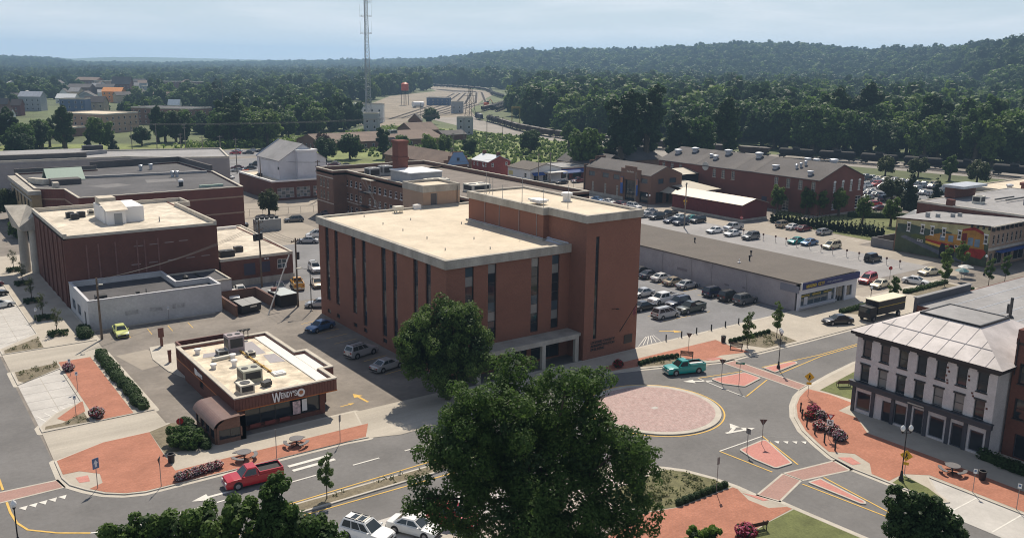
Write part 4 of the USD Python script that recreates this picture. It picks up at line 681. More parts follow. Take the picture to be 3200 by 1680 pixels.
B = thing('brick_school_building', 'three-storey dark brick institutional building with sash windows and brick chimney', 'building')
SB = BRICK_BR
w1 = [(y-.65, y+.65, z, z+1.6) for y in (211.6, 209.2, 206.4, 203.9, 198.9, 196.2, 193.6, 190.8, 188.1, 185.4, 182.9, 180.3, 177.9, 174.5, 171.0, 167.5) for z in (8.3, 4.95, 1.6)]
w2 = [(y-.55, y+.55, z, z+2.2) for y in (219.4, 217.6, 215.2) for z in (7.6, 4.5)]
shell(B, 97.0, 130, 211.8, 222.2, 11.7, SB, west=w2); shell(B, 100.7, 130, 150, 211.8, 11.7, SB, west=w1)
for o in w1 + w2: window(B, 'x', 100.7 if o in w1 else 97.0, -1, o, WHITE if o in w1 else STONE, PANE, 1, 2, .1, .12, sill=True)
sch = Polygon([(97.0, 211.8), (97, 222.2), (130, 222.2), (130, 150), (100.7, 150), (100.7, 211.8)])
obj('roof', MB().poly(sch.buffer(-.2), 11.3), mat('brown_grey_roof', (.17, .145, .125), var=.15), B); obj('parapet', MB().poly(sch.difference(sch.buffer(-.4, join_style=2)), 11.2, 12.2), SB, B); obj('coping', MB().poly(sch.buffer(.05, join_style=2).difference(sch.buffer(-.45, join_style=2)), 12.2, 12.35), STONE, B)
obj('string_course', MB().box(96.93, 97, 211.8, 222.2, 10.2, 10.45).box(100.63, 100.7, 150, 211.8, 4.1, 4.3).box(96.93, 97, 211.8, 222.2, 3.6, 3.85), STONE, B)
obj('chimney', MB().box(104.7, 107.3, 191.2, 194.2, 11.3, 20.6).box(104.5, 107.5, 191, 194.4, 16.6, 17.2).box(104.5, 107.5, 191.0, 194.4, 20.6, 21.2), BRICK_R, B)
pb = obj('plant_room', MB().box(102.4, 111, 181.5, 191, 11.3, 14.4), mat('pale_panel_wall', (.36, .36, .36), var=.1), B); obj('plant_roof', MB().poly(R(102.2, 111.2, 181.3, 191.2), 14.4, 14.65), flat('bright_white_roof', (.80, .80, .78), .5), pb); obj('plant_roof', MB().poly(R(107, 113, 192, 197), 13.2, 13.5), UsdShade.Material.Get(stage, '/World/Looks/bright_white_roof'), pb)
ac_unit(B, 107.7, 178.6, 11.3, 5.5, 3.2, 2.0, CREAMM, fans=3); ac_unit(B, 103.4, 202.4, 11.3, 3, 3, 2.4, GREYM, fans=2); ac_unit(B, 108.5, 205.0, 11.3, 3, 3, 2.4, GREYM, fans=2); ac_unit(B, 112, 168, 11.3, 5, 4, 1.8, CREAMM, fans=2)
fe = MB()
for z in (4.3, 7.8): fe.box(99.6, 100.7, 198.8, 203.0, z, z+.08)
for y in (198.9, 202.9): fe.cyl((99.65, y, 1), (99.65, y, 9), .04, n=4)
fe.cyl((99.65, 202.8, 4.3), (99.65, 199.0, 7.8), .05, n=4); obj('fire_escape', fe, DARKM, B)

B = thing('brown_gabled_hall', 'hall with brown shingle roof and stepped brick front painted blue on its gable', 'building')
mb = MB(); sg = Polygon([(164.6, 0), (176.0, 0), (176, 6.0), (174.2, 6.0), (174.2, 7.4), (172.4, 7.4), (172.4, 9.0), (168.2, 9.0), (168.2, 7.6), (166.4, 7.6), (166.4, 6.2), (164.6, 6.2)])
wall(mb, 'y', 267.5, -1, sg, [(169.3, 171.3, 5.4, 7.2)], .5); obj('front_gable', mb, BRICK_BR, B); obj('painted_gable', MB().add(to_wall([(165.6, 4.4, .03), (175, 4.4, .03), (172.2, 8.7, .03), (168.4, 8.7, .03)], 'y', 267.5, -1), [(0, 1, 2, 3)]), flat('sky_blue_paint', (.16, .26, .42), .7), B); obj('diamond_vent', MB().cbox(170.3, 267.44, 6.3, 1.1, .06, 1.1), DARKM, B)
obj('wall', MB().box(164.9, 175.7, 268, 312, 0, 4.6), BRICK_BR, B); obj('roof', MB().gable(164.9, 175.7, 268, 312, 4.6, 8.2, 'y', .4), SHINGLE_B, B)

B = thing('red_brick_house', 'two-storey red brick house with white metal roof and two brick chimneys', 'house')
hw = [(y, y+1.0, z, z+1.4) for y in (269.2, 267.1, 263.7, 261.9) for z in (3.6,)] + [(y, y+1.0, .6, 2.2) for y in (269.2, 264.0)] + [(267.0, 268.0, .1, 2.3), (261.9, 262.9, .1, 2.3)]
RB = brickmat('bright_red_brick', (.24, .05, .04), (.28, .06, .046), (.24, .09, .08), .23, .077)
ghs = Polygon([(178.6, 0), (188.2, 0), (188.2, 5.4), (183.4, 7.4), (178.6, 5.4)])
mb = MB(); wall(mb, 'x', 178.6, -1, (260.8, 271.4, 0, 5.4), hw); wall(mb, 'y', 260.8, -1, ghs, [(180.0, 181.1, 3.6, 5.0), (185.9, 187, 3.9, 5.1)]); wall(mb, 'y', 271.4, 1, ghs); wall(mb, 'x', 188.2, 1, (260.8, 271.4, 0, 5.4)); obj('wall', mb, RB, B)
for o in hw: window(B, 'x', 178.6, -1, o, WHITE, PANE_P if o[2] > .3 else PANE, 1, 2, .12, .08, name='window' if o[2] > .3 else 'door')
for o in [(180.0, 181.1, 3.6, 5.0), (185.9, 187, 3.9, 5.1)]: window(B, 'y', 260.8, -1, o, WHITE, PANE, 1, 2, .12, .08)
rf = obj('roof', MB().gable(178.6, 188.2, 260.8, 271.4, 5.4, 7.4, 'y', .25), flat('pale_metal_roof', (.56, .58, .60), .45, metal=.3), B)
for y in (261.6, 270.4): obj('chimney', MB().box(182.9, 184.0, y-.5, y+.5, 6.6, 8.7), BRICK_D, rf)

B = thing('white_cottage_shop', 'small white weatherboard shop with grey gabled roof and navy awning', 'shop')
gsp = Polygon([(183.4, 0), (197, 0), (197, 4.2), (190.2, 5.9), (183.4, 4.2)])
mb = MB(); wall(mb, 'x', 183.4, -1, (242.6, 255.6, 0, 4.2), [(244.6, 246, 1.4, 3.0)]); wall(mb, 'y', 242.6, -1, gsp, [(185, 187.5, .2, 2.6), (189, 191, .2, 2.6)]); wall(mb, 'y', 255.6, 1, gsp); wall(mb, 'x', 197, 1, (242.6, 255.6, 0, 4.2)); obj('wall', mb, flat('off_white_boards', (.60, .60, .58), .7), B)
obj('roof', MB().gable(183.4, 197, 242.6, 255.6, 4.2, 5.9, 'y', .35), ROOF_T, B); window(B, 'x', 183.4, -1, (244.6, 246, 1.4, 3.0), WHITE, PANE, 1, 2, .1, .08); window(B, 'y', 242.6, -1, (185, 187.5, .2, 2.6), WHITE, PANE, 2, 1, .1, .1, name='door'); window(B, 'y', 242.6, -1, (189, 191, .2, 2.6), WHITE, PANE, 2, 1, .1, .1)
obj('awning', MB().add([(183.8, 242.5, 3.3), (189, 242.5, 3.3), (189, 240.8, 2.4), (183.8, 240.8, 2.4)], [(0, 1, 2, 3)]), BLUEP, B); obj('porch', MB().box(189.2, 197, 238.8, 242.6, 3.2, 3.4).box(189.4, 189.6, 239, 239.2, 0, 3.2).box(196.6, 196.8, 239, 239.2, 0, 3.2).box(189.2, 197, 239, 239.1, .3, 1.1), UsdShade.Material.Get(stage, '/World/Looks/off_white_boards'), B); obj('yellow_panel', MB().box(183.34, 183.4, 252.5, 255, 1.6, 3.0), flat('faded_yellow', (.55, .48, .2)), B)
B = thing('blue_awning_shop', 'low red brick shop with pale roof and long blue awning beside the white cottage shop', 'shop')
shell(B, 196.6, 210, 243.6, 258, 4.2, RB, south=[(198, 201.5, .3, 2.5), (203, 207, .3, 2.5)]); flat_roof(B, (196.6, 210, 243.6, 258), 4.0, ROOF_P, .3)
for o in [(198, 201.5, .3, 2.5), (203, 207, .3, 2.5)]: window(B, 'y', 243.6, -1, o, DARKM, PANE, 3, 1, .08, .1, name='shop_window')
obj('awning', MB().add([(197.2, 243.5, 3.5), (209.5, 243.5, 3.5), (209.5, 241.6, 2.5), (197.2, 241.6, 2.5)], [(0, 1, 2, 3)]).box(197.2, 209.5, 241.55, 241.62, 2.2, 2.5), BLUEP, B); obj('awning_trim', MB().box(197.2, 209.5, 241.5, 241.56, 2.35, 2.5), flat('pale_blue_trim', (.35, .45, .6)), B)
B = thing('dark_roofed_shed', 'dark shingle-roofed building tucked behind the blue awning shop', 'building'); obj('wall', MB().box(211, 224, 238, 262, 0, 4.5), BRICK_D, B); obj('roof', MB().gable(211, 224, 238, 262, 4.5, 8, 'y', .4), SHINGLE, B)
B = thing('hip_roofed_store_shed', 'brown-grey gabled shed roof right of the dark shingle roof', 'building'); obj('wall', MB().box(232, 250, 246, 268, 0, 4.5), BRICK_BR, B); obj('roof', MB().gable(232, 250, 246, 268, 4.5, 8.4, 'x', .4), SHINGLE, B)

# museum buildings
B = thing('museum_entrance_block', 'brown brick museum block with grey gabled roof, stepped parapet and blue banners', 'building')
mw = [(210.2, 213.0, 5.7, 7.1), (203.8, 206.6, 5.8, 7.2), (199.0, 201.6, 5.8, 7.2), (187.0, 189.6, 5.9, 7.3)]; ml = [(210.6, 211.5, .9, 4.0), (204.8, 205.7, .9, 4.0), (199.4, 200.3, .9, 4.0), (191.6, 196.4, .1, 6.2), (186.6, 190.2, .2, 3.4)]
ms = [(187.2, 189.4, 5.8, 7.3), (191.8, 194.6, 5.8, 7.3), (186.4, 189.4, .2, 3.4), (190.8, 195.8, .2, 3.3)]
ge = Polygon([(184.2, 0), (197.0, 0), (197, 8.2), (190.6, 10.6), (184.2, 8.2)])
mb = MB(); wall(mb, 'x', 184.2, -1, (185.6, 215.2, 0, 8.2), mw + ml, .5); wall(mb, 'y', 185.6, -1, ge, ms, .5); wall(mb, 'y', 215.2, 1, Polygon([(183.9, 0), (197.3, 0), (197.3, 9.0), (195, 9.0), (195, 10.2), (192.6, 10.2), (192.6, 11.2), (188.6, 11.2), (188.6, 10.2), (186.2, 10.2), (186.2, 9), (183.9, 9)])); wall(mb, 'x', 197, 1, (185.6, 215.2, 0, 8.2)); obj('wall', mb, BRICK_BR, B)
mb = MB(); wall(mb, 'x', 183.9, -1, ends=(0, 0), thick=.3, shape=Polygon([(189.6, 6.4), (198.0, 6.4), (198, 9.6), (196.3, 9.6), (196.3, 10.4), (191.4, 10.4), (191.4, 9.6), (189.6, 9.6)])); obj('stepped_parapet', mb, BRICK_BR, B); text(B, 'The Works', .55, 'x', 183.88, -1, 195.6, 8.5, STONE, depth=.03, width=3.0)
obj('roof', MB().gable(184.2, 197, 185.8, 215, 8.2, 10.6, 'y', .15), SHINGLE, B); obj('plinth', MB().box(184.0, 184.2, 197, 215.2, 0, .9), CAST, B)
for o in mw: window(B, 'x', 184.2, -1, o, UsdShade.Material.Get(stage, '/World/Looks/blue_grey_infill'), PANE_B, 4, 1, .09, .12)
for o in ml[:3]: window(B, 'x', 184.2, -1, o, STONE, PANE_P, 1, 3, .1, .1, name='tall_window')
window(B, 'x', 184.2, -1, ml[3], DARKM, PANE, 3, 3, .1, .3, name='entrance_glazing'); window(B, 'x', 184.2, -1, ml[4], DARKM, PANE, 2, 1, .1, .4, name='archway')
for o in ms: window(B, 'y', 185.6, -1, o, DARKM, PANE_B if o[2] > 3 else PANE, 2, 1, .1, .2, name='window' if o[2] > 3 else 'archway')
for y in (190.9, 197.3):
    bn = obj('banner', MB().box(183.6, 183.66, y-.55, y+.55, 2.0, 6.9), flat('banner_blue', (.03, .09, .30), .6) if y < 191 else UsdShade.Material.Get(stage, '/World/Looks/banner_blue'), B); obj('banner_top', MB().box(183.58, 183.6, y-.5, y+.5, 5.2, 6.8), flat('banner_orange', (.35, .16, .08)) if y < 191 else UsdShade.Material.Get(stage, '/World/Looks/banner_orange'), bn)
B = thing('museum_courtyard_canopy', 'pale metal-roofed canopy with raised clerestory between the two museum buildings', 'canopy')
PT = flat('putty_metal_roof', (.42, .38, .30), .5)
obj('lower_roof', MB().add([(194, 178, 4.0), (206, 178, 4.0), (203, 190, 5.6), (192, 190, 5.6)], [(0, 1, 2, 3)]).add([(191, 181, 4.1), (191.9, 190, 5.4), (188, 189, 3.6), (188, 182, 3.4)], [(0, 1, 2, 3)]), PT, B); obj('upper_roof', MB().add([(200, 190, 7.2), (210.5, 190, 7.2), (210.5, 196, 8.4), (200, 196, 8.4)], [(0, 1, 2, 3)]), PT, B); obj('clerestory', MB().box(200.5, 210, 190.3, 195, 4, 7.1), PANE, B); obj('wall', MB().box(192, 206, 179.5, 189.5, 0, 3.9), BRICK_BR, B)
B = thing('dark_red_shed', 'long dark red shed with tan metal gabled roof beside the car park', 'shed')
ge = Polygon([(184.4, 0), (194.6, 0), (194.6, 4.3), (189.5, 5.6), (184.4, 4.3)])
mb = MB(); wall(mb, 'x', 184.4, -1, (152, 177, .6, 4.3)); wall(mb, 'y', 152, -1, ge); wall(mb, 'y', 177, 1, ge); wall(mb, 'x', 194.6, 1, (152, 177, 0, 4.3)); obj('wall', mb, DARKRED, B)
rb = MB()
for k in range(42): rb.box(184.36, 184.4, 152.2+k*.6, 152.26+k*.6, .6, 4.3)
tag(obj('siding_ribs', rb, DARKRED, B), kind='stuff'); obj('roof', MB().gable(184.4, 194.6, 152, 177, 4.3, 5.6, 'y', .3, .12), flat('tan_metal_roof', (.33, .29, .25), .5, metal=.2), B); obj('plinth', MB().box(184.3, 194.7, 151.9, 177.1, 0, .6), CAST, B)
for k in range(20): obj('roof_rib', MB().add([(184.2, 152.6+k*1.25, 4.36), (189.5, 152.6+k*1.25, 5.74), (189.5, 152.68+k*1.25, 5.74), (184.2, 152.68+k*1.25, 4.36)], [(0, 1, 2, 3)]), UsdShade.Material.Get(stage, '/World/Looks/tan_metal_roof'), B)
B = thing('long_red_brick_museum', 'long two-storey red brick mill with dark gabled roof, roof vents and arched end windows', 'building')
uy = [205.4, 201.6, 198.0, 191, 188, 184.0, 180.5, 176.7, 161.0, 156.9, 152.8, 148.6]
m2 = [(y-.65, y+.65, 6.7, 9.2) for y in uy if y not in (191, 188)] + [(160.4, 161.7, 1.6, 4.3), (156.2, 158.4, .2, 3.6)]
m2s = [(x-.6, x+.6, 6.0, 8.7) for x in (216.3, 220.1, 224.0, 227.9)] + [(215.6, 217, 1.2, 3.8), (226.6, 229.2, .8, 4.3)]
ge = Polygon([(209.2, 0), (230, 0), (230, 9.7), (219.6, 13.4), (209.2, 9.7)])
mb = MB(); wall(mb, 'x', 209.2, -1, (146.8, 207.5, 0, 9.7), m2); wall(mb, 'y', 146.8, -1, ge, m2s); wall(mb, 'y', 207.5, 1, ge); wall(mb, 'x', 230, 1, (146.8, 207.5, 0, 9.7)); obj('wall', mb, BRICK_R, B)
for o in m2: window(B, 'x', 209.2, -1, o, STONE, PANE_B if o[2] > 3 else PANE, 2, 4, .12, .12, sill=True)
for o in m2s: window(B, 'y', 146.8, -1, o, WHITE, PANE_P if o[2] > 3 else PANE, 2, 4, .12, .12, sill=True)
for x in (216.3, 220.1, 224.0, 227.9): obj('window_arch', MB().add(to_wall([(x+.62*math.cos(t), 8.7+.5*math.sin(t), .03) for t in np.linspace(0, math.pi, 9)] + [(x, 8.7, .03)], 'y', 146.8, -1), [(i, i+1, 9) for i in range(8)]), WHITE, B)
obj('roof', MB().gable(209.2, 230, 146.8, 207.5, 9.7, 13.4, 'y', .3), SHINGLE, B)
for k, y in enumerate((191.5, 176.0, 169.0)): obj('roof_patch', MB().add([(209.0, y, 9.86), (219.6, y, 13.62), (219.6, y+2.6, 13.62), (209.0, y+2.6, 9.86)], [(0, 1, 2, 3)]), mat('faded_shingle', (.12, .11, .105)) if k == 0 else UsdShade.Material.Get(stage, '/World/Looks/faded_shingle'), B)
zr = lambda x: 9.7 + (min(x, 439.2-x)-209.2)*3.7/10.4
for x, y, r_, h in ((214.8, 204.6, 1.1, 1.6), (217.2, 199.5, 1.1, 1.6), (215.0, 190.6, .6, 1.3), (214.0, 188.0, .9, 1.5), (218.0, 186.5, 1.1, 1.7), (218.2, 174.8, 1.1, 1.8), (212.8, 164.3, 1.0, 1.3), (211.6, 151.6, .8, 1.4), (214.2, 158.2, .4, 1.5), (215.2, 157.5, .4, 1.6), (216.6, 157.0, .4, 1.6), (222.5, 152, 1.1, 2.3), (221.5, 157, .9, 1.5), (221.5, 160, .9, 1.5)): vent(B, x, y, zr(x)-.1, r_, h, TIN)
obj('round_sign', MB().cyl((209.1, 187.6, 9.6), (209.18, 187.6, 9.6), 1.3, n=18), flat('pale_round_sign', (.42, .42, .40)), B); obj('side_door', MB().box(209.1, 209.2, 163.8, 165.6, .2, 3.2), UsdShade.Material.Get(stage, '/World/Looks/blue_grey_infill'), B)

# mural building and the roofs behind it
B = thing('mural_building', 'two-storey brick shop whose side wall carries a painted red and yellow tram scene', 'building')
mwn = [(y-.4, y+.4, 4.9, 6.7) for y in (105.8, 102.6, 100.4, 97.8, 94.4, 88.9)]
mlow = [(102.2, 103.6, 3.0, 3.5), (93.9, 95.2, 3.0, 3.6)]
mb = MB(); wall(mb, 'x', 184.5, -1, Polygon([(88.0, 0), (108.8, 0), (108.8, 7.4), (88.0, 8.6)]), mwn + mlow); wall(mb, 'x', 202, 1, (88, 108.8, 0, 7.6)); wall(mb, 'y', 108.8, 1, (184.5, 202, 0, 7.4)); obj('wall', mb, BRICK_BR, B)
fwn = [(185.6+k*1.9, 186.5+k*1.9, 4.7, 6.7) for k in range(8)]; fsh = [(185.0, 186.4, .2, 2.9), (187, 190.5, .4, 2.9), (191.2, 194.5, .4, 2.9), (195.2, 200, .4, 2.9)]
mb = MB(); wall(mb, 'y', 88.0, -1, (184.5, 202, 0, 8.4), fwn + fsh); obj('front_wall', mb, BRICK_TAN, B); obj('belt_cornice', MB().box(184.2, 202, 87.6, 88, 3.6, 4.1), STONE, B); obj('shop_canopy', MB().box(186.4, 202, 86.2, 87.6, 3.2, 3.4), BLUEP, B)
for o in mwn: window(B, 'x', 184.5, -1, o, WHITE, PANE, 1, 2, .12, .06, sill=True, head=True)
for o in mlow: window(B, 'x', 184.5, -1, o, WHITE, PANE, 2, 1, .1, .06, name='lunette_window')
for o in fwn: window(B, 'y', 88.0, -1, o, STONE, PANE, 1, 2, .1, .12, sill=True)
for o in fsh: window(B, 'y', 88.0, -1, o, STONE, PANE, 2, 1, .1, .15, name='shop_window')
obj('roof', MB().add([(184.2, 87.6, 8.75), (202, 87.6, 8.75), (202, 109, 7.55), (184.2, 109, 7.55)], [(0, 1, 2, 3)]), ROOF_P, B)
br = MB()
for k in range(9): br.box(184.6+k*1.9, 184.9+k*1.9, 87.4, 88, 7.6, 8.6)
for k in range(4): br.box(184.1, 184.5, 88.2+k*1.2, 88.5+k*1.2, 7.8, 8.5)
obj('eave_brackets', br, DARKM, B); obj('eave', MB().box(184.0, 202, 87.3, 88.0, 8.5, 8.72), STONE, B)
def mural(nm, pts, col, d):
    v = to_wall([(y, z, .02+d*.004) for y, z in pts], 'x', 184.5, -1); P = Polygon([(y, z) for y, z in pts]).difference(unary_union([sbox(o[0], o[2], o[1], o[3]) for o in mwn + mlow]))
    t = MB().poly(P, .02+d*.004); v, f = t.arrays(); obj('mural_' + nm, (to_wall(v, 'x', 184.5, -1), f), mat('mural_paint_' + nm, col, var=.22, scale=.8, fine=.1, fscale=4), B)
mural('sky', [(88.2, 5.0), (108.6, 5.4), (108.6, 7.2), (88.2, 8.3)], (.36, .33, .17), 0); mural('meadow', [(88.2, 0.1), (108.6, .1), (108.6, 5.4), (88.2, 5.0)], (.07, .085, .05), 0)
mural('trees', [(96, 4.6), (108.4, 4.4), (108.4, 6.2), (105, 6.5), (101, 6.0), (99, 6.5), (96, 6.0)], (.055, .075, .06), 1); mural('road', [(107.5, 3.4), (106.5, 3.9), (95.5, 1.1), (92.5, .3), (96, .3)], (.12, .125, .15), 1); mural('olive_bush', [(104, 4.6), (100.6, 4.2), (102.4, 3.4), (105.4, 4.0)], (.08, .10, .03), 2)
mural('tram_body', [(101.6, 3.0), (89.4, 1.5), (88.5, 3.0), (89.0, 3.6), (94, 3.4), (101.6, 3.9)], (.30, .03, .022), 2); mural('tram_upper', [(101.8, 3.9), (94, 3.4), (89.0, 3.6), (89.2, 6.6), (91.6, 7.4), (94.0, 6.9), (94.3, 5.9), (98.6, 5.6), (101.8, 4.4)], (.36, .18, .04), 3)
mural('tram_roof', [(89.1, 6.5), (91.4, 7.3), (93.8, 6.8), (93.9, 7.15), (91.5, 8.0), (89.6, 7.3)], (.26, .03, .025), 4)
for k, (y, z) in enumerate(((98.0, 4.1), (96.2, 4.1), (92.0, 4.0), (90.6, 3.9))): mural('tram_window_%s' % 'abcd'[k], [(y-.6, z), (y+.5, z), (y+.5, z+1.3+.3*(k > 1)), (y-.6, z+1.4+.3*(k > 1))], (.16, .22, .28), 5)
mural('tram_door', [(92.8, 1.9), (93.8, 2.2), (93.8, 6.3), (92.8, 6.5)], (.14, .02, .02), 5); mural('tram_apron', [(101.6, 3.0), (98.2, 2.5), (98.2, 3.0), (101.6, 3.5)], (.55, .36, .07), 6)
for k, (y, z) in enumerate(((97.7, 1.2), (95.8, 1.2))): mural('figure_%s' % 'ab'[k], [(y-.7, z-1.0), (y+.6, z-1.0), (y+.7, z+1.2), (y+.3, z+2.3), (y-.4, z+2.2), (y-.7, z+1.0)], (.02, .02, .03), 7)
for x, y, h in ((188.5, 104.0, 1.0), (190, 102.5, .8), (192.5, 100.5, .9), (194.5, 100, .9)): obj('roof_vent', MB().cbox(x, y, 7.9+h/2, .7, .7, h), GREYM, B)
B = thing('walled_yard', 'small grey concrete-walled yard left of the tram mural', 'wall'); obj('wall', MB().poly(R(184.7, 194, 109.1, 114.6).difference(R(185, 193.7, 109.1, 114.3)), 0, 2.0), mat('grey_rendered_wall', (.17, .165, .165)), B)
B = thing('red_brick_warehouse', 'long red brick warehouse wall with pale grey roof rising behind the mural shop', 'building')
shell(B, 200.5, 245, 60, 113.5, 9.2, BRICK_D); flat_roof(B, (200.5, 245, 60, 113.5), 9.2, ROOF_P, .15, capm=STONE); obj('chimney', MB().box(200.4, 201.6, 105, 106.6, 9.2, 10.6), BRICK_D, B); ac_unit(B, 210, 104, 9.2, 2.2, 2.0, 1.8, CREAMM); ac_unit(B, 218, 96, 9.2, 3, 2, 1.4, GREYM)
pn = obj('roof_lantern', MB().box(212, 222, 111, 113.4, 9.3, 11.8), BRICK_D, B); obj('lantern_roof', MB().box(211.4, 222.6, 108.6, 113.8, 11.8, 12.4), TIN, pn); obj('roof_ladder', MB().box(216, 225, 103, 103.3, 9.6, 9.9).box(217, 226, 101, 101.3, 9.6, 9.9), DARKM, B)
B = thing('cream_roofed_warehouse', 'wide low warehouse with cream roof near the right edge below the train', 'building')
shell(B, 247, 300, 84, 126, 8.0, mat('grey_tan_wall', (.26, .235, .20))); flat_roof(B, (247, 300, 84, 126), 8.0, ROOF_C, .3); obj('front_roof', MB().poly(R(238, 246.9, 84, 118), 0, 7.2), UsdShade.Material.Get(stage, '/World/Looks/grey_tan_wall'), B); vent(B, 252, 113, 8.0, 1.2, 2.4, BRICK_R, 'brick_vent'); vent(B, 251, 116.5, 8.0, .8, 1.5, TIN); ac_unit(B, 262, 116, 8.0, 5, 2, 1.5, CREAMM, fans=2)
t = thing('marquee_tent', 'white striped marquee with two peaks beside the red brick warehouse', 'tent', (224, 122, 0))
def half(x0, x1): return MB().add([(x0, -5.5, 1.9), (x1, -5.5, 1.9), (x1, -2, 4.2), (x0, -2, 4.2), (x0, 2, 4.2), (x1, 2, 4.2), (x1, 5.5, 1.9), (x0, 5.5, 1.9)], [(0, 1, 2, 3), (3, 2, 5, 4), (4, 5, 6, 7)])
for k in range(4): obj('canopy_panel', half(-6+k*3, -3+k*3), WHITE if k % 2 == 0 else flat('pale_blue_canvas', (.40, .48, .62)) if k == 1 else UsdShade.Material.Get(stage, '/World/Looks/pale_blue_canvas'), t)
obj('canopy_end', MB().add([(-6, -5.5, 1.9), (-6, -2, 4.2), (-6, 2, 4.2), (-6, 5.5, 1.9), (-8, 0, 1.8)], [(0, 1, 4), (1, 2, 4), (2, 3, 4)]), WHITE, t)
for x, y in ((-6, -5.5), (6, -5.5), (6, 5.5), (-6, 5.5)): obj('tent_pole', MB().cyl((x, y, 0), (x, y, 1.9), .06, n=5), GREYM, t)

# ---------------------------------------------------------------- farther buildings
def block_house(name, label, cat, x0, x1, y0, y1, h, wm, rm, ridge=0, axis='x', wins=(), rz=0.0):
    cx, cy = (x0+x1)/2, (y0+y1)/2; t = thing(name, label, cat, (cx, cy, 0), rz); a, b = (x1-x0)/2, (y1-y0)/2
    mb = MB(); ge = lambda w: Polygon([(-w, 0), (w, 0), (w, h), (0, h+ridge), (-w, h)])
    nx = max(1, int(2*a/4)); ny = max(1, int(2*b/4)); st = max(1, int(h/3.1))
    S = [(-a+2*a*(i+.5)/nx-.6, -a+2*a*(i+.5)/nx+.6, .9+k*3.1, 2.4+k*3.1) for i in range(min(nx, 12)) for k in range(st)] if wins else []
    Wn = [(-b+2*b*(i+.5)/ny-.6, -b+2*b*(i+.5)/ny+.6, .9+k*3.1, 2.4+k*3.1) for i in range(min(ny, 12)) for k in range(st)] if wins else []
    wall(mb, 'x', -a, -1, ge(b) if ridge and axis == 'x' else (-b, b, 0, h), Wn); wall(mb, 'y', -b, -1, ge(a) if ridge and axis == 'y' else (-a, a, 0, h), S)
    wall(mb, 'x', a, 1, ge(b) if ridge and axis == 'x' else (-b, b, 0, h)); wall(mb, 'y', b, 1, ge(a) if ridge and axis == 'y' else (-a, a, 0, h)); obj('wall', mb, wm, t)
    for o in S: window(t, 'y', -b, -1, o, WHITE, PANE, 1, 1, .12, .1)
    for o in Wn: window(t, 'x', -a, -1, o, WHITE, PANE, 1, 1, .12, .1)
    if ridge: obj('roof', MB().gable(-a, a, -b, b, h, h+ridge, axis, .4), rm, t)
    else: flat_roof(t, (-a, a, -b, b), h, rm, .4)
    return t
Wm = flat('white_siding', (.62, .62, .60), .7); Tm = mat('tan_siding', (.40, .33, .24)); Gm = flat('grey_siding', (.30, .31, .32), .7); Bm = flat('steel_blue_siding', (.08, .12, .20), .6); Om = flat('orange_tile_roof', (.62, .24, .06), .6)
block_house('brown_roofed_clinic', 'low brown brick building with wide brown hipped roof behind trees in the middle', 'building', 166, 232, 377, 402, 3.4, BRICK_BR, SHINGLE_B, 3.2, 'x', True, rz=.05)
ac_unit(thing('rooftop_plant', 'grey rooftop units on the brown hipped roof', 'roof unit', (205, 380, 6.2)), 0, 0, 0, 4, 3, 1.6, GREYM, fans=2)
block_house('brown_gabled_house', 'small brown gabled building just right of the big tree before the rail yard', 'building', 234, 250, 412, 428, 4.5, BRICK_BR, SHINGLE_B, 3.4, 'x')
block_house('brick_garage', 'small dark brick garage with grey roof and white door on the grass', 'garage', 240.5, 254, 391, 401, 3.4, BRICK_D, SHINGLE, 1.8, 'x')
block_house('beige_office_wing', 'two-storey tan brick office with cream roof at far left among trees', 'building', 95.0, 121.0, 520.0, 550.0, 10.0, BRICK_TAN, ROOF_C, 0, wins=1, rz=.63)
block_house('brown_office_wing', 'long brown brick office wing with grey roof beside the tan office', 'building', 147, 169, 555.0, 597, 10.0, BRICK_BR, ROOF_G, 0, wins=1, rz=.63)
block_house('low_brick_annexe', 'low brick annexe with pale roof in front of the tan office', 'building', 72, 90, 500, 524, 4.5, BRICK_BR, ROOF_C, 0, rz=.63)
FH = random.Random(5)
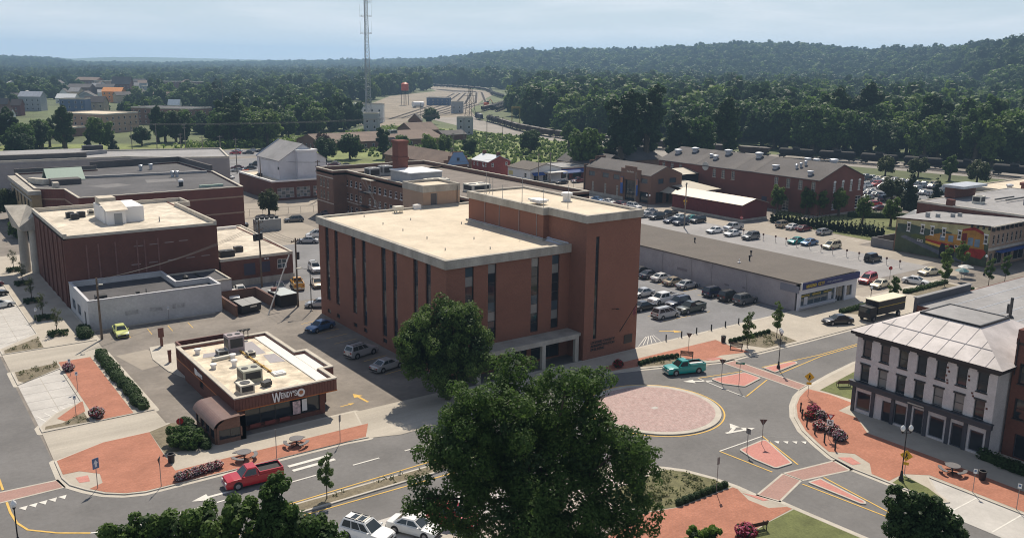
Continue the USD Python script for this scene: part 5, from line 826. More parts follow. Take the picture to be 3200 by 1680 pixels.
far = [('grey gambrel barn with pale ribbed roof at far left', 108, 754, 16, 14, Gm, 'm'),
       ('small white gabled house right of the gambrel barn', 158, 920, 7, 11, Wm, 'g'),
       ('long white roof beyond the gambrel barn', 151, 865, 16, 8, Wm, 'w'),
       ('dark blue flat warehouse at far left', 117, 644, 16, 13, Bm, 'g0'),
       ('grey pitched hall right of the dark blue warehouse', 131, 652, 13, 14, Tm, 'g'),
       ('orange roofed restaurant in the far left trees', 191, 873, 17, 13, Om, 'o'),
       ('wide brown roofed school among far left roofs', 248, 1259, 28, 14, BRICK_BR, 'b'),
       ('long pale roof beside the dark church', 261, 1243, 20, 10, BRICK_TAN, 'w'),
       ('dark brick church with steep roof among far left roofs', 248, 1088, 20, 18, BRICK_D, 's'),
       ('grey roofed stores below the brown school', 200, 1061, 24, 11, BRICK_BR, 'g'),
       ('grey pitched roof below the dark church', 224, 1057, 19, 11, BRICK_BR, 'g'),
       ('grey gabled roof right of the dark church', 307, 1252, 16, 12, BRICK_D, 'g'),
       ('flat white roof in far trees, left of two', 332, 1201, 22, 10, BRICK_D, 'w'),
       ('flat white roof in far trees, right of two', 361, 1183, 24, 10, BRICK_D, 'w'),
       ('long white and blue plant roof in the far left trees', 266, 1013, 27, 10, Gm, 'w'),
       ('bright white shed in trees left of the mast', 190, 682, 8, 10, Wm, 'w'),
       ('brick rowhouse at the left edge with pale roof', 90, 697, 7, 11, BRICK_R, 'b'),
       ('low store with pale walls at the left edge', 71, 602, 9, 10, Wm, 'b'),
       ('pale green gabled house among far left trees', 201, 1197, 10, 12, GREEN_T, 'g'),
       ('grey roofed building at the left edge', 83, 714, 9, 11, BRICK_BR, 'g'),
       ('small white roof in woods left of the mast', 476, 1133, 9, 10, Wm, 'w'),
       ('brown roof in woods left of the mast', 492, 1072, 10, 10, Tm, 'b'),
       ('tiny bright roof in woods left of the mast', 398, 932, 7, 9, Wm, 'w'),
       ('pale green gabled shed left of the mast foot', 289, 587, 9, 10, GREEN_T, 'w'),
       ('white industrial shed behind the mast foot', 276, 534, 14, 12, Wm, 'w0'),
       ('long dark blue engine shed with pale roof edge at the far rail yard', 440, 719, 21, 7, Bm, 'm0'),
       ('grey boxcar-like cabin beside the engine shed', 384, 602, 9, 9, Gm, 'm0'),
       ('flat grey steel cabin behind trees at the rail yard', 272, 418, 9, 10, Gm, 'w0'),
       ('small brown gabled pump house left of the rail yard tree', 245, 426, 7, 12, BRICK_BR, 'g'),
       ('pale grey low store at the mast foot', 226, 440, 8, 12, Gm, 'm0'),
       ('long white roofed house in the trees at centre right', 413, 447, 14, 9, Wm, 'w'),
       ('white house with pale roof in a clearing at right', 602, 544, 7, 9, Wm, 'w'),
       ('pale roof far in the forest right of the mast', 1042, 1358, 8, 9, Wm, 'w'),
       ('pale shed beside the far clearing', 684, 635, 7, 9, Wm, 'w'),
       ('pale gabled house on the wooded slope left of the grass clearing', 644, 442, 9, 11, Tm, 'b'),
       ('tan roof at the head of the grass clearing', 645, 425, 7, 9, Tm, 'b'),
       ('white roof above the train at right', 433, 259, 7, 9, Wm, 'w'),
       ('grey roof at the right edge in the field', 491, 231, 13, 9, Gm, 'g'),
       ('low tan roof at the foot of the grass clearing', 435, 276, 7, 8, Tm, 'b'),
       ('white house at the far right edge above the shops', 486, 228, 9, 6, Wm, 'b'),
       ('grey house behind trees at the right edge', 500, 247, 9, 4, Gm, 'g')]
RMS = {'w': flat('white_steel_roof', (.66, .67, .66), .5), 'b': SHINGLE_B, 'g': SHINGLE, 'm': TIN, 'o': Om, 's': SHINGLE}
for lab, cx, cy, w, h, wm, rm in far:
    dp = w*.62; lo = rm.endswith('0') or (w > 18 and rm == 'w'); rg = 0 if lo else min(.42*h, 3.4 if rm != 's' else 8)
    block_house('far_building', lab, 'building', cx-w/2, cx+w/2, cy-dp/2+dp*.4, cy+dp/2+dp*.4, h-rg, wm, RMS[rm[0]], rg, 'y' if 'gabled' in lab and w < 12 else 'x', h > 5, rz=-.63+FH.uniform(-.08, .08))
k = 0
while k < 22:                                                      # roofs of the town showing between the far left trees
    bx, by = FH.uniform(60, 420), FH.uniform(640, 1350)
    if abs(bx/by-.21) > .10: continue
    k += 1
    block_house('far_house', 'small gabled town house among the far left trees', 'house', bx, bx+FH.uniform(9, 15), by, by+FH.uniform(8, 12), FH.uniform(6, 8), FH.choice([Wm, Tm, Gm, BRICK_R]), FH.choice([SHINGLE, SHINGLE_B, SHINGLE, ROOF_P]), FH.uniform(2.5, 3.5), FH.choice('xy'), rz=FH.uniform(-.8, .2)).SetCustomDataByKey('group', 'small houses of the far town')
# ---------------------------------------------------------------- trees and plants
BARK = mat('bark', (.09, .07, .05), var=.2, scale=2, obj=True)
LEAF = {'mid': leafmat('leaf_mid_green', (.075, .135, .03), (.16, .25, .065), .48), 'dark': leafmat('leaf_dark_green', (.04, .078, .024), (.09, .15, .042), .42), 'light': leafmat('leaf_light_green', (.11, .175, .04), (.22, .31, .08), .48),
        'olive': leafmat('leaf_olive', (.075, .095, .035), (.14, .165, .06), .38), 'conifer': leafmat('needle_green', (.018, .034, .014), (.045, .07, .026), .2), 'far': leafmat('far_leaf', (.045, .082, .030), (.095, .145, .055), .3, .9), 'bright': leafmat('leaf_bright', (.14, .23, .03), (.26, .38, .07), .42),
        'red': leafmat('flower_red', (.32, .012, .03), (.5, .05, .09)), 'white': leafmat('flower_white', (.6, .5, .52), (.75, .7, .7)), 'purple': leafmat('flower_purple', (.16, .012, .06), (.36, .05, .18)), 'pink': leafmat('flower_pink', (.5, .10, .2), (.62, .22, .32)), 'plum': leafmat('leaf_plum', (.05, .03, .025), (.10, .06, .04))}
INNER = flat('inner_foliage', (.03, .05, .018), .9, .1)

def cards(clumps, n, size, seed, spread=(.6, 1.08), lift=.0, flatten=1.0):
    """leaf blades scattered over the skins of clumps (x, y, z, r)"""
    g = np.random.default_rng(seed); C = np.array(clumps, float); w = C[:, 3]**2; i = g.choice(len(C), n, p=w/w.sum())
    d = g.normal(size=(n, 3)); d /= np.linalg.norm(d, axis=1)[:, None]
    pos = C[i, :3] + d*(C[i, 3]*(spread[0] + (spread[1]-spread[0])*g.random(n)**.5))[:, None]*[1, 1, flatten]
    nr = d + g.normal(size=(n, 3))*.45 + [0, 0, .35+lift]; nr /= np.linalg.norm(nr, axis=1)[:, None]
    a = np.cross(nr, g.normal(size=(n, 3))); a /= np.linalg.norm(a, axis=1)[:, None]; b = np.cross(nr, a)
    s = size*(.65 + .7*g.random(n))[:, None]; a = a*s*.62; b = b*s*.42
    v = np.stack([pos-a, pos-b, pos+a*.9, pos+b], 1).reshape(-1, 3); k = np.arange(n)*4
    return v, np.vstack([np.stack([k, k+1, k+2], 1), np.stack([k, k+2, k+3], 1)])
def subclumps(lobes, per, frac, seed):
    g = np.random.default_rng(seed); out = []
    for x, y, z, r in lobes:
        for _ in range(per):
            d = g.normal(size=3); d /= np.linalg.norm(d); d[2] = d[2]*.8 + .1
            out.append((*(np.array([x, y, z]) + d*r*g.uniform(.62, 1.0)), r*frac*g.uniform(.65, 1.3)))
    return out
def crown_lobes(seed, R, Hc, z0, n=11, top=.55):
    g = np.random.default_rng(seed); L = [(0, 0, z0+Hc*.5, R*.62)]
    for k in range(n):
        t = g.random(); a = k*2.4 + g.uniform(-.4, .4); z = z0 + Hc*(.16 + .74*(k+.5)/n); w = math.sin(math.pi*min(1, max(.12, ((z-z0)/Hc)*.92 + .06)))**.6
        L.append((R*.60*w*math.cos(a)*g.uniform(.7, 1.15), R*.60*w*math.sin(a)*g.uniform(.7, 1.15), z, R*g.uniform(.30, .46)))
    return L
def trunk_mesh(base, top, r, lobes=(), n=8):
    m = MB(); b = np.array(base, float); t = np.array(top, float); mid = b + (t-b)*.5 + [.1*r, -.2*r, 0]
    m.cyl(b, b+(mid-b)*.15, r*1.35, r, n); m.cyl(b+(mid-b)*.15, mid, r, r*.8, n); m.cyl(mid, t, r*.8, r*.45, n)
    for i, (x, y, z, q) in enumerate(lobes): m.cyl(mid + (t-mid)*((i % 4)/5), (x, y, z), r*.34, r*.1, 5)
    return m
def cone_lobes(R, Hh, z0, n=9):
    return [(R*.15*math.cos(k*2.2), R*.15*math.sin(k*2.2), z0 + (Hh-z0)*k/n, max(.12, R*(1-k/(n+.4))*.85)) for k in range(n+1)]
def tree_builder(seed, R, Hc, z0, n, size, leaf, per=5, frac=.42, inner=True, cone=False, sub=True):
    def build(t):
        L = cone_lobes(R, Hc+z0, z0) if cone else crown_lobes(seed, R, Hc, z0)
        C = subclumps(L, per, frac, seed+1) + [(x, y, z, r*.8) for x, y, z, r in L]
        obj('crown', cards(C, n, size, seed+2), LEAF[leaf], t)
        obj('trunk', trunk_mesh((0, 0, 0), (0, 0, z0+Hc*.6), max(.07, .045*(Hc+z0)), [] if cone else L[1:8]), BARK, t)
        if inner:
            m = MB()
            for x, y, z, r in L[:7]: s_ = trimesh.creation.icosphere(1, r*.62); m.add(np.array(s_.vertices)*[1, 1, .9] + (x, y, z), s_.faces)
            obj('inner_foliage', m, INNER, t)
    return build
KINDS = {'broad': (tree_builder(11, 4.6, 7.4, 1.6, 3600, .60, 'mid'), 9.0), 'round': (tree_builder(23, 4.2, 6.4, 1.2, 3200, .58, 'dark'), 7.6), 'light': (tree_builder(37, 4.4, 7.2, 1.4, 3400, .60, 'light'), 8.6), 'tall': (tree_builder(41, 3.4, 9.6, 1.6, 3600, .58, 'mid'), 11.2),
         'olive': (tree_builder(53, 4.0, 5.6, 1.4, 3000, .52, 'olive'), 7.0), 'conifer': (tree_builder(67, 2.4, 8.6, .4, 2800, .42, 'conifer', cone=True, inner=True), 9.0), 'pear': (tree_builder(71, 1.9, 4.8, 1.0, 2800, .30, 'light'), 5.8), 'plum': (tree_builder(83, 3.2, 4.2, .8, 2400, .45, 'plum'), 5.0),
         'bush': (tree_builder(91, 3.6, 4.2, .1, 2800, .50, 'mid'), 4.3), 'poplar': (tree_builder(97, 3.6, 12.5, 1.5, 4200, .60, 'dark'), 14.0)}
def tree(kind, label, x, y, h, cat='tree', group=None, name=None, rz=None, wide=1.0, z=0.0):
    b, h0 = KINDS[kind]; s = h/h0
    return make('tree_' + kind, b, name or {'conifer': 'conifer_tree', 'bush': 'bush'}.get(kind, 'broadleaf_tree'), label, cat, (x, y, z), rz if rz is not None else (x*7.3+y*3.1) % 6.28, (s*wide, s*wide, s), group)

# the three trees close to the camera, each with its own shape
def near_tree(name, label, lobes, base, n, size, leaf, r, per=12, frac=.36, seed=3):
    t = thing(name, label, 'tree'); C = subclumps(lobes, per, frac, seed)
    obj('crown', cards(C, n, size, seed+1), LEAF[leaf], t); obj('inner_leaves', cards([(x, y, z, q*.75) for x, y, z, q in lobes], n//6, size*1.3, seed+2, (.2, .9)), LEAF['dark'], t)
    L = np.array(lobes); obj('trunk', trunk_mesh(base, (L[:, 0].mean(), L[:, 1].mean(), L[:, 2].mean()), r, lobes[::2], 12), BARK, t); return t
BIG = [(32.2,48.7,17.1,2.2),(34.6,47.3,18.4,1.9),(37.6,45.3,18.7,1.7),(39.2,43.9,18.0,1.7),(31.1,49.0,15.2,2.5),(34.1,47.0,16.0,2.8),(36.8,45.2,16.3,2.8),(38.5,43.8,15.8,1.9),(30.0,49.3,13.3,1.9),(31.9,47.7,12.8,3.0),(34.8,45.7,13.1,3.3),(37.8,43.6,13.4,2.8),(40.1,42.2,14.5,1.9),(40.9,41.4,13.4,1.7),(28.8,49.5,11.1,1.7),(30.7,47.9,10.3,2.5),(33.5,45.7,9.8,3.3),(36.5,43.6,10.2,3.3),(39.3,41.9,11.3,2.8),(40.9,40.9,11.8,1.7),(39.9,40.9,9.4,2.2),(37.1,42.5,7.8,3.3),(33.4,45.0,7.2,3.3),(30.9,47.1,7.9,1.7)]
gB = random.Random(8)
BIG = [(x+.588*o, y+.809*o, z, r) for (x, y, z, r) in BIG for o in (gB.uniform(-1.5, 1.5),)] + [(35.5+.588*4, 45.5+.809*4, 14, 3.2), (33+2.4, 47+3.2, 11, 3), (37+2.4, 43.5+3.2, 11.5, 3), (35, 45, 5.5, 2.8), (38.5, 42.5, 6, 2.5)]
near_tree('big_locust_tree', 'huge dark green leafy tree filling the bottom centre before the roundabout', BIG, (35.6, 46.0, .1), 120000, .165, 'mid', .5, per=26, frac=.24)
AF = [(56.7,92.0,8.7,2.2),(54.1,93.4,7.2,2.2),(58.6,90.4,8.2,2.2),(53.3,93.3,4.8,2.5),(56.2,91.3,5.3,3.0),(59.1,89.3,5.3,2.5),(52.7,93.2,2.8,1.7),(55.1,91.3,2.4,2.7),(57.9,89.3,2.4,2.5),(59.6,88.3,3.4,1.7),(56.0,90.0,0.6,2.0),(52.3,94.3,5.7,1.5)]
k_ = .955; AF = [(x*k_, y*k_, 40+(z-40)*k_, r*k_) for x, y, z, r in AF]; AF += [(x+1.2, y+1.7, z+.4, r*.9) for x, y, z, r in AF[:9]]
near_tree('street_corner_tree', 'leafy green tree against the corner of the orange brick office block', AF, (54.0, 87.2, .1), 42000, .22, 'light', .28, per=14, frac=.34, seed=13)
BL = [(9.1,49.4,14.0,1.0),(10.4,48.6,14.6,0.9),(11.6,47.7,14.4,1.1),(13.1,46.7,14.8,1.1),(14.6,45.8,15.3,1.0),(13.7,46.0,13.4,1.5),(12.2,47.0,12.9,1.6),(10.2,48.4,12.9,1.5),(11.2,47.6,11.0,2.0),(13.6,46,11.2,2.0)]
near_tree('courthouse_lawn_tree', 'dark leafy treetop at the bottom left edge below the red pickup', BL, (12.0, 47.0, 0), 26000, .19, 'mid', .3, seed=23)
BL2 = [(15.6,45.1,14.2,1.5),(16.3,44.8,16.2,0.8),(16.7,44.7,16.9,0.6),(16.4,44.4,15.1,1.1),(17.4,43.6,14.7,1.2),(18.4,42.7,13.9,1.1),(16.6,44.2,12.9,1.9),(18.0,43.0,12.6,1.6),(17,44,11,2.2)]
near_tree('pointed_lawn_tree', 'dark treetop with a pointed leader right of the bottom left treetop', BL2, (17.0, 44.0, 0), 20000, .19, 'mid', .28, seed=33)
BR = [(53.4,29.5,12.4,0.5),(53.4,29.1,11.4,0.8),(54.3,28.5,11.7,0.8),(55.4,27.7,11.2,0.8),(53.3,28.9,10.1,1.1),(54.6,27.9,10.1,1.2),(55.9,27.0,10.4,0.9),(56.2,26.6,9.5,0.9),(53.8,28.2,9.1,1.3),(55.1,27.2,8.8,1.3),(54.5,27.8,7.4,1.8),(56.0,26.8,7.6,1.4)]
near_tree('maple_tree', 'dark maple treetop at the bottom right beside the pale parking bays', BR, (54.8, 27.8, 0), 22000, .19, 'dark', .2, seed=43)
near_tree('bright_sapling', 'bright yellow-green sapling top at the bottom edge on brick paving', [(46.4,40.4,6.0,.7),(47.4,39.7,6.4,.6),(46.9,40.0,5.6,.7)], (46.9, 40.0, .1), 2600, .22, 'bright', .08, per=8, seed=53)

# young street trees
def young(t, seed=5, leaf='light', R_=1.0, Hh=5.2, n=2600, size=.15):
    L = [(.3*math.cos(k*2.1), .3*math.sin(k*2.1), 1.9+(Hh-2.2)*k/6, R_*(.75-.09*abs(k-2))) for k in range(7)]
    obj('crown', cards(subclumps(L, 5, .45, seed), n, size, seed), LEAF[leaf], t); obj('trunk', trunk_mesh((0, 0, 0), (0, 0, Hh*.8), .06, L, 6), BARK, t)
YB_ = lambda t: young(t); YT = lambda t: young(t, 9, 'olive', .85, 4.2, 700, .12); YG = lambda t: young(t, 15, 'light', 1.25, 5.0, 4200, .17)
for x, y, s, lab in ((100.6, 80.2, 1.0, 'slim young tree in the planting bed before the store car park'), (108.0, 80.8, 1.05, 'slim young tree beside the twin globe lamp by the store'), (31.3, 72.0, .85, 'lone young tree in the street median'), (168.9, 79.8, 1.0, 'young tree right of the white saloon by the plaza paving'), (174.9, 79.7, 1.0, 'young tree near the single globe lamp at right')):
    make('young', YB_, 'young_tree', lab, 'tree', (x, y, .14), x, (s, s, s))
for x, y, s, lab in ((141.6, 82.4, .95, 'full young tree beside the single globe lamp by the store corner'), (161, 84.0, .95, 'full young tree in the plaza bed behind the white saloon'), (171.6, 89.5, 1.1, 'leafy tree in front of the tram mural, left of two'), (177.2, 89.5, 1.15, 'leafy tree in front of the tram mural, right of two')):
    make('young_full', YG, 'street_tree', lab, 'tree', (x, y, .14), x, (s, s, s))
for k, (x, y) in enumerate(((20.1, 141.3), (19.8, 151.5), (20.0, 163.5), (20.6, 177.5), (20.8, 190))):
    make('thin', YT, 'thin_street_tree', 'thin street tree in a square planter, %s from the white block building' % ('first', 'second', 'third', 'fourth', 'fifth')[k], 'tree', (x, y, .14), x+y)
def shrub_pad(t):
    L = [(.5*i-1.0, .5*j-.9, .3, .42) for i in range(5) for j in range(4)]; obj('leaves', cards(subclumps(L, 3, .5, 3), 1700, .17, 4), LEAF['dark'], t); obj('stems', MB().box(-1, 1, -.9, .9, 0, .25), SOIL, t)
for k, (x, y) in enumerate(((20.1, 141.0), (19.9, 151.0), (20.0, 163.0), (20.5, 177), (20.8, 189.5))):
    make('pad', shrub_pad, 'planter_shrub', 'low dark shrubs round the %s thin street tree' % ('first', 'second', 'third', 'fourth', 'fifth')[k], 'shrub', (x, y, .14))
def hedge(name, label, pts, w, h, n, leaf='dark', size=.2, seed=1):
    t = thing(name, label, 'hedge'); Ls = LineString(pts); L = []
    g = random.Random(seed)
    for k in range(int(Ls.length/(w*.35))):
        p = Ls.interpolate(k*w*.35); L.append((p.x+g.uniform(-.2, .2)*w, p.y+g.uniform(-.2, .2)*w, h*.5+g.uniform(-.1, .1), w*.5*g.uniform(.85, 1.15)))
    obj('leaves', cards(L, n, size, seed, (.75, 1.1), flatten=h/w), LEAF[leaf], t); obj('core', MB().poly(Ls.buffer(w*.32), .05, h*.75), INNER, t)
hedge('clipped_hedge', 'long dark clipped hedge between the brick pavement and the restaurant lot', [(22.9, 104.2), (23.1, 128.2)], 1.35, 1.1, 20000, size=.16, seed=2); hedge('corner_shrubs', 'dark shrubs at the alley corner below the white block building', [(23.2, 137.2), (23.4, 140.6)], 1.8, 1.4, 2600, seed=3)
hedge('side_room_hedge', 'row of dark green shrubs along the restaurant side room', [(25.7, 89.3), (25.6, 97.5)], 1.0, 1.0, 4200, size=.2, seed=4); hedge('hotel_corner_shrubs', 'dark shrubs at the foot of the brown brick building', [(91.4, 41.2), (91, 36.2), (90.5, 30)], 1.3, 1.2, 3500, seed=5)
t = thing('round_bush', 'large rounded green bush beside the black litter bin by the restaurant', 'bush', (23.9, 91.2, .14)); Lb = [(0, 0, .9, 1.3), (1.0, .4, .9, 1.0), (-.9, -.5, .8, 1.0), (.4, -1.0, .7, 1.0), (-.3, 1.0, .9, 1.0)]
obj('leaves', cards(subclumps(Lb, 9, .4, 5), 5200, .24, 6), LEAF['mid'], t); obj('stems', trunk_mesh((0, 0, 0), (0, 0, 1.2), .06, Lb), BARK, t)
t = thing('upright_cedar', 'upright bright green cedar at the right edge by the bench', 'tree', (87.4, 33.6, .14)); Lc = cone_lobes(1.25, 4.9, .4); obj('crown', cards(subclumps(Lc, 9, .4, 6), 5200, .24, 7), LEAF['light'], t); obj('trunk', trunk_mesh((0, 0, 0), (0, 0, 3), .08), BARK, t)
for k, (pts, lab) in enumerate((([(150, 85.2), (164, 85.4)], 'low clipped hedge along the plaza bed, farther one'), ([(129, 83.8), (139.6, 83.9)], 'low clipped hedge beyond the cream-topped lorry'), ([(150, 79.8), (163, 79.8)], 'low clipped hedge along the plaza bed, nearer one'), ([(231, 128), (216, 141)], 'dark hedge in the museum yard below the small trees'))):
    hedge('low_hedge', lab, pts, 1.0 if k < 3 else 2.2, .8 if k < 3 else 1.8, 2400, size=.24, seed=20+k)
def cedar(t): L = cone_lobes(.85, 3.7, .25, 7); obj('crown', cards(subclumps(L, 6, .45, 8), 1500, .24, 9), LEAF['conifer'], t); obj('trunk', MB().cyl((0, 0, 0), (0, 0, 1.2), .08, n=6), BARK, t)
for k in range(27):
    f = k/26; make('cedar', cedar, 'arborvitae', 'dark cone-shaped arborvitae in the close row along the museum car park', 'shrub', (190.6+f*5.6, 147-f*28.0, 0), k*1.7, (1, 1, .9+.2*((k*7) % 5)/5), 'arborvitae hedge row')

# planting in the beds (small tufts nobody could count)
def tufts(name, label, polys, n, size, leaf, seed, h=.28, z=H):
    g = np.random.default_rng(seed); L = []
    for P in polys:
        P = Polygon(P); x0, y0, x1, y1 = P.bounds; k = 0
        while k < n*P.area:
            x, y = g.uniform(x0, x1), g.uniform(y0, y1)
            if P.contains(Point(x, y)): L.append((x, y, z+h*.5, h*g.uniform(.6, 1.1))); k += 1
    tag(obj(name, cards(L, len(L)*16, size, seed), LEAF[leaf]), label, 'ground cover', kind='stuff')
tufts('bed_planting', 'small green tufts in the soil beds along the streets', [[(12.8, 126.2), (17.5, 127.3), (17.5, 125.4), (13.2, 121.9)], [(12.9, 137.0), (17.3, 140.7), (17.2, 135.8), (12.8, 135.9)], [(13, 104.7), (14.6, 104.7), (16.9, 106.5), (16.9, 104)], [(81.9, 82.7), (85.2, 81.6), (89, 81.7), (89.3, 83.6), (83.1, 84.1)], [(100.3, 83.2), (110, 83.5), (109, 78.4), (103, 78.8)]], 1.6, .13, 'olive', 61)
tufts('median_planting', 'small green tufts along the street median', [[(29, 72.3), (57, 73), (57, 70.6), (29, 71.2)]], .9, .14, 'olive', 62); tufts('corner_bed_planting', 'yellow-green tufts filling the corner bed by the brick plaza', [[(61.5, 57.9), (62.9, 56.6), (63.9, 54.1), (64.2, 52.4), (57.6, 52.4), (54.5, 53.5), (53.4, 57.6)]], 2.6, .16, 'olive', 63)
def ball(t): obj('leaves', cards([(0, 0, .3, .34)], 420, .13, 3, (.8, 1.05)), LEAF['dark'], t); obj('core', MB().lathe(0, 0, [(.05, 0), (.25, .15), (.26, .35), (.05, .55)], 8), INNER, t)
balls = [((57.6+k*.78, 52.35, .14), 'corner bed by the brick plaza', k) for k in range(9)] + [((82.2+k*.72, 83.2+.12*k-.02*k*k, .14), 'bed behind the teal pickup', k) for k in range(10)] + [((100.4+k*.95, 83.1, .14), 'bed before the store car park', k) for k in range(10)]
for p, w, k in balls: make('ball', ball, 'clipped_shrub', 'small round clipped shrub in the row along the ' + w, 'shrub', p, k, (1, 1, 1), 'clipped shrubs of the ' + w)

# hand-set trees of the middle distance
for kind, x, y, h, lab in [('round', 244, 323, 10.0, 'big rounded tree alone on the meadow before the train'), ('tall', 273, 331, 13, 'tall dark tree standing by the gravel before the train'), ('round', 152, 338, 9.0, 'dark rounded tree left of the pair behind the white warehouse'), ('round', 163, 339, 10.0, 'dark rounded tree right of the pair behind the white warehouse'), ('poplar', 176, 334, 13, 'tall broad dark tree behind the brick chimney'), ('broad', 188, 341, 8.5, 'broad tree right of the brick chimney'), ('light', 207, 336, 8.0, 'light green tree above the blue painted gable'), ('plum', 170, 381, 7, 'brown-purple leaved tree before the brown hipped roof'), ('light', 196, 330, 9, 'pale tree left of the red brick house'), ('round', 216, 330, 7, 'small tree behind the red brick house'), ('olive', 85, 226, 6.2, 'small spreading tree on the verge behind the parking fence'),
                            ('conifer', 243, 140, 12, 'dark conical tree by the white marquee, taller one'), ('conifer', 252, 137, 9.5, 'dark conical tree by the white marquee, shorter one'), ('olive', 252, 151, 7.0, 'small round tree at the near corner of the crowded car park'), ('tall', 318, 169, 9.5, 'upright tree on the far side of the crowded car park'), ('olive', 316, 158, 8, 'round tree between car park and train at right'), ('olive', 311, 190, 7, 'round tree before the train right of the long brick museum'), ('olive', 318, 181, 7, 'second round tree before the train, mid car park'), ('bush', 222, 187, 6.5, 'dense bush in the museum courtyard'), ('bush', 224, 182, 4, 'small bush in the museum courtyard'), ('round', 302, 507, 10, 'dark broad tree at the near edge of the rail yard'), ('conifer', 58, 425, 12, 'dark spruce left of the pole on the bank'), ('conifer', 79, 418, 9, 'dark spruce on the green bank'), ('conifer', 88, 414, 9, 'dark spruce at the right end of the green bank'), ('bush', 29, 226, 5.5, 'dark shrubby trees beside the yellow brick wing'), ('olive', 28, 252, 7.5, 'grey-green street tree before the yellow brick wing'),
                            ('broad', 120, 452, 13, 'round tree behind the green bank, left of the poles'), ('conifer', 232, 720, 26, 'tall dark pointed tree left of the mast'), ('tall', 205, 128.5, 0, None), ('pear', 26, 182, 0, None)]:
    if lab: tree(kind, lab, x, y, h)
for (x, y), lab in zip(((205.5, 157.0), (208.6, 149.6), (210.6, 147.0), (214.5, 143.6), (208.8, 132.6), (212.0, 126.6)), ('first', 'second', 'third', 'fourth', 'fifth', 'sixth')):
    tree('pear', 'small oval tree in front of the long brick museum, %s from the left' % lab, x, y, 7.4, name='oval_tree')
# ---------------------------------------------------------------- hills, forest, haze
def ray(px, py):
    d = FWD + RIGHT*(px-1600)/2798.77 - UP*(py-840)/2798.77
    return math.atan2(d[1], d[0]), d[2]/math.hypot(d[0], d[1])
def ridge_table(T): # bearing -> crest distance and crest height of a ridge
    r = sorted((ray(px, py)[0], D, max(4.0, 40 + ray(px, py)[1]*D - 14)) for px, py, D in T); return np.array(r)
RA = ridge_table([(-500, 176, 4200), (0, 174, 4200), (100, 176, 4200), (180, 182, 4300), (240, 193, 4500), (400, 199, 5000), (500, 197, 5200), (620, 190, 5200), (800, 188, 5200), (1000, 187, 5000), (1150, 188, 4800), (1300, 189, 4400), (1420, 186, 3400), (1500, 175, 3100), (1550, 170, 3000), (1800, 163, 2900), (2000, 162, 2800), (2150, 155, 2700), (2300, 144, 2600), (2380, 145, 2600), (2500, 149, 2600), (2600, 157, 2500), (2690, 169, 2400), (2760, 166, 2300), (2950, 164, 2100), (3060, 154, 1800), (3130, 143, 1600), (3200, 139, 1500), (3700, 128, 1500)])
RBt = ridge_table([(-500, 184, 8200), (200, 184, 8200), (330, 178, 8200), (450, 177, 8200), (620, 181, 8200), (800, 186, 8200), (1000, 188, 8200), (1200, 185, 8200), (1400, 183, 8200), (1600, 190, 8200), (3700, 200, 8200)])
def smooth(t): t = np.clip(t, 0, 1); return t*t*(3-2*t)
def terrain(x, y):
    x, y = np.asarray(x, float), np.asarray(y, float); r = np.hypot(x, y); b = np.arctan2(y, x); z = np.zeros_like(r)
    for T, w in ((RA, .42), (RBt, .2)):
        D, Z = np.interp(b, T[:, 0], T[:, 1]), np.interp(b, T[:, 0], T[:, 2]); n = meshkit.noise(np.stack([x/260, y/260, np.zeros_like(x)], -1), 3)
        z = np.maximum(z, Z*smooth((r-D*(1-w))/(D*w))*(1 - .25*(n-.5)*(1-smooth((r-D*(1-w))/(D*w)))))
    return z
bs = np.linspace(math.radians(54-46), math.radians(54+46), 260); rs = np.concatenate([np.linspace(850, 3600, 90), np.linspace(3660, 9300, 70)])
BB, RR = np.meshgrid(bs, rs); X, Y = RR*np.cos(BB), RR*np.sin(BB); Z = terrain(X, Y)
far_bump = (meshkit.noise(np.stack([X/38, Y/38, X*0], -1), 9)*8 + meshkit.noise(np.stack([X/15, Y/15, X*0], -1), 12)*6)*np.clip((RR-3500)/800, 0, 1)
Z = Z + far_bump - .6*(Z < .5) ; nb, nr = len(bs), len(rs); idx = np.arange(nr*nb).reshape(nr, nb)
F4 = np.stack([idx[:-1, :-1], idx[1:, :-1], idx[1:, 1:], idx[:-1, 1:]], -1).reshape(-1, 4)[:, ::-1]
struct('hills', (np.stack([X, Y, Z], -1).reshape(-1, 3), F4), mat('hill_woodland', (.075, .105, .035), var=.35, scale=.01, fine=.35, fscale=.06), smooth=True)

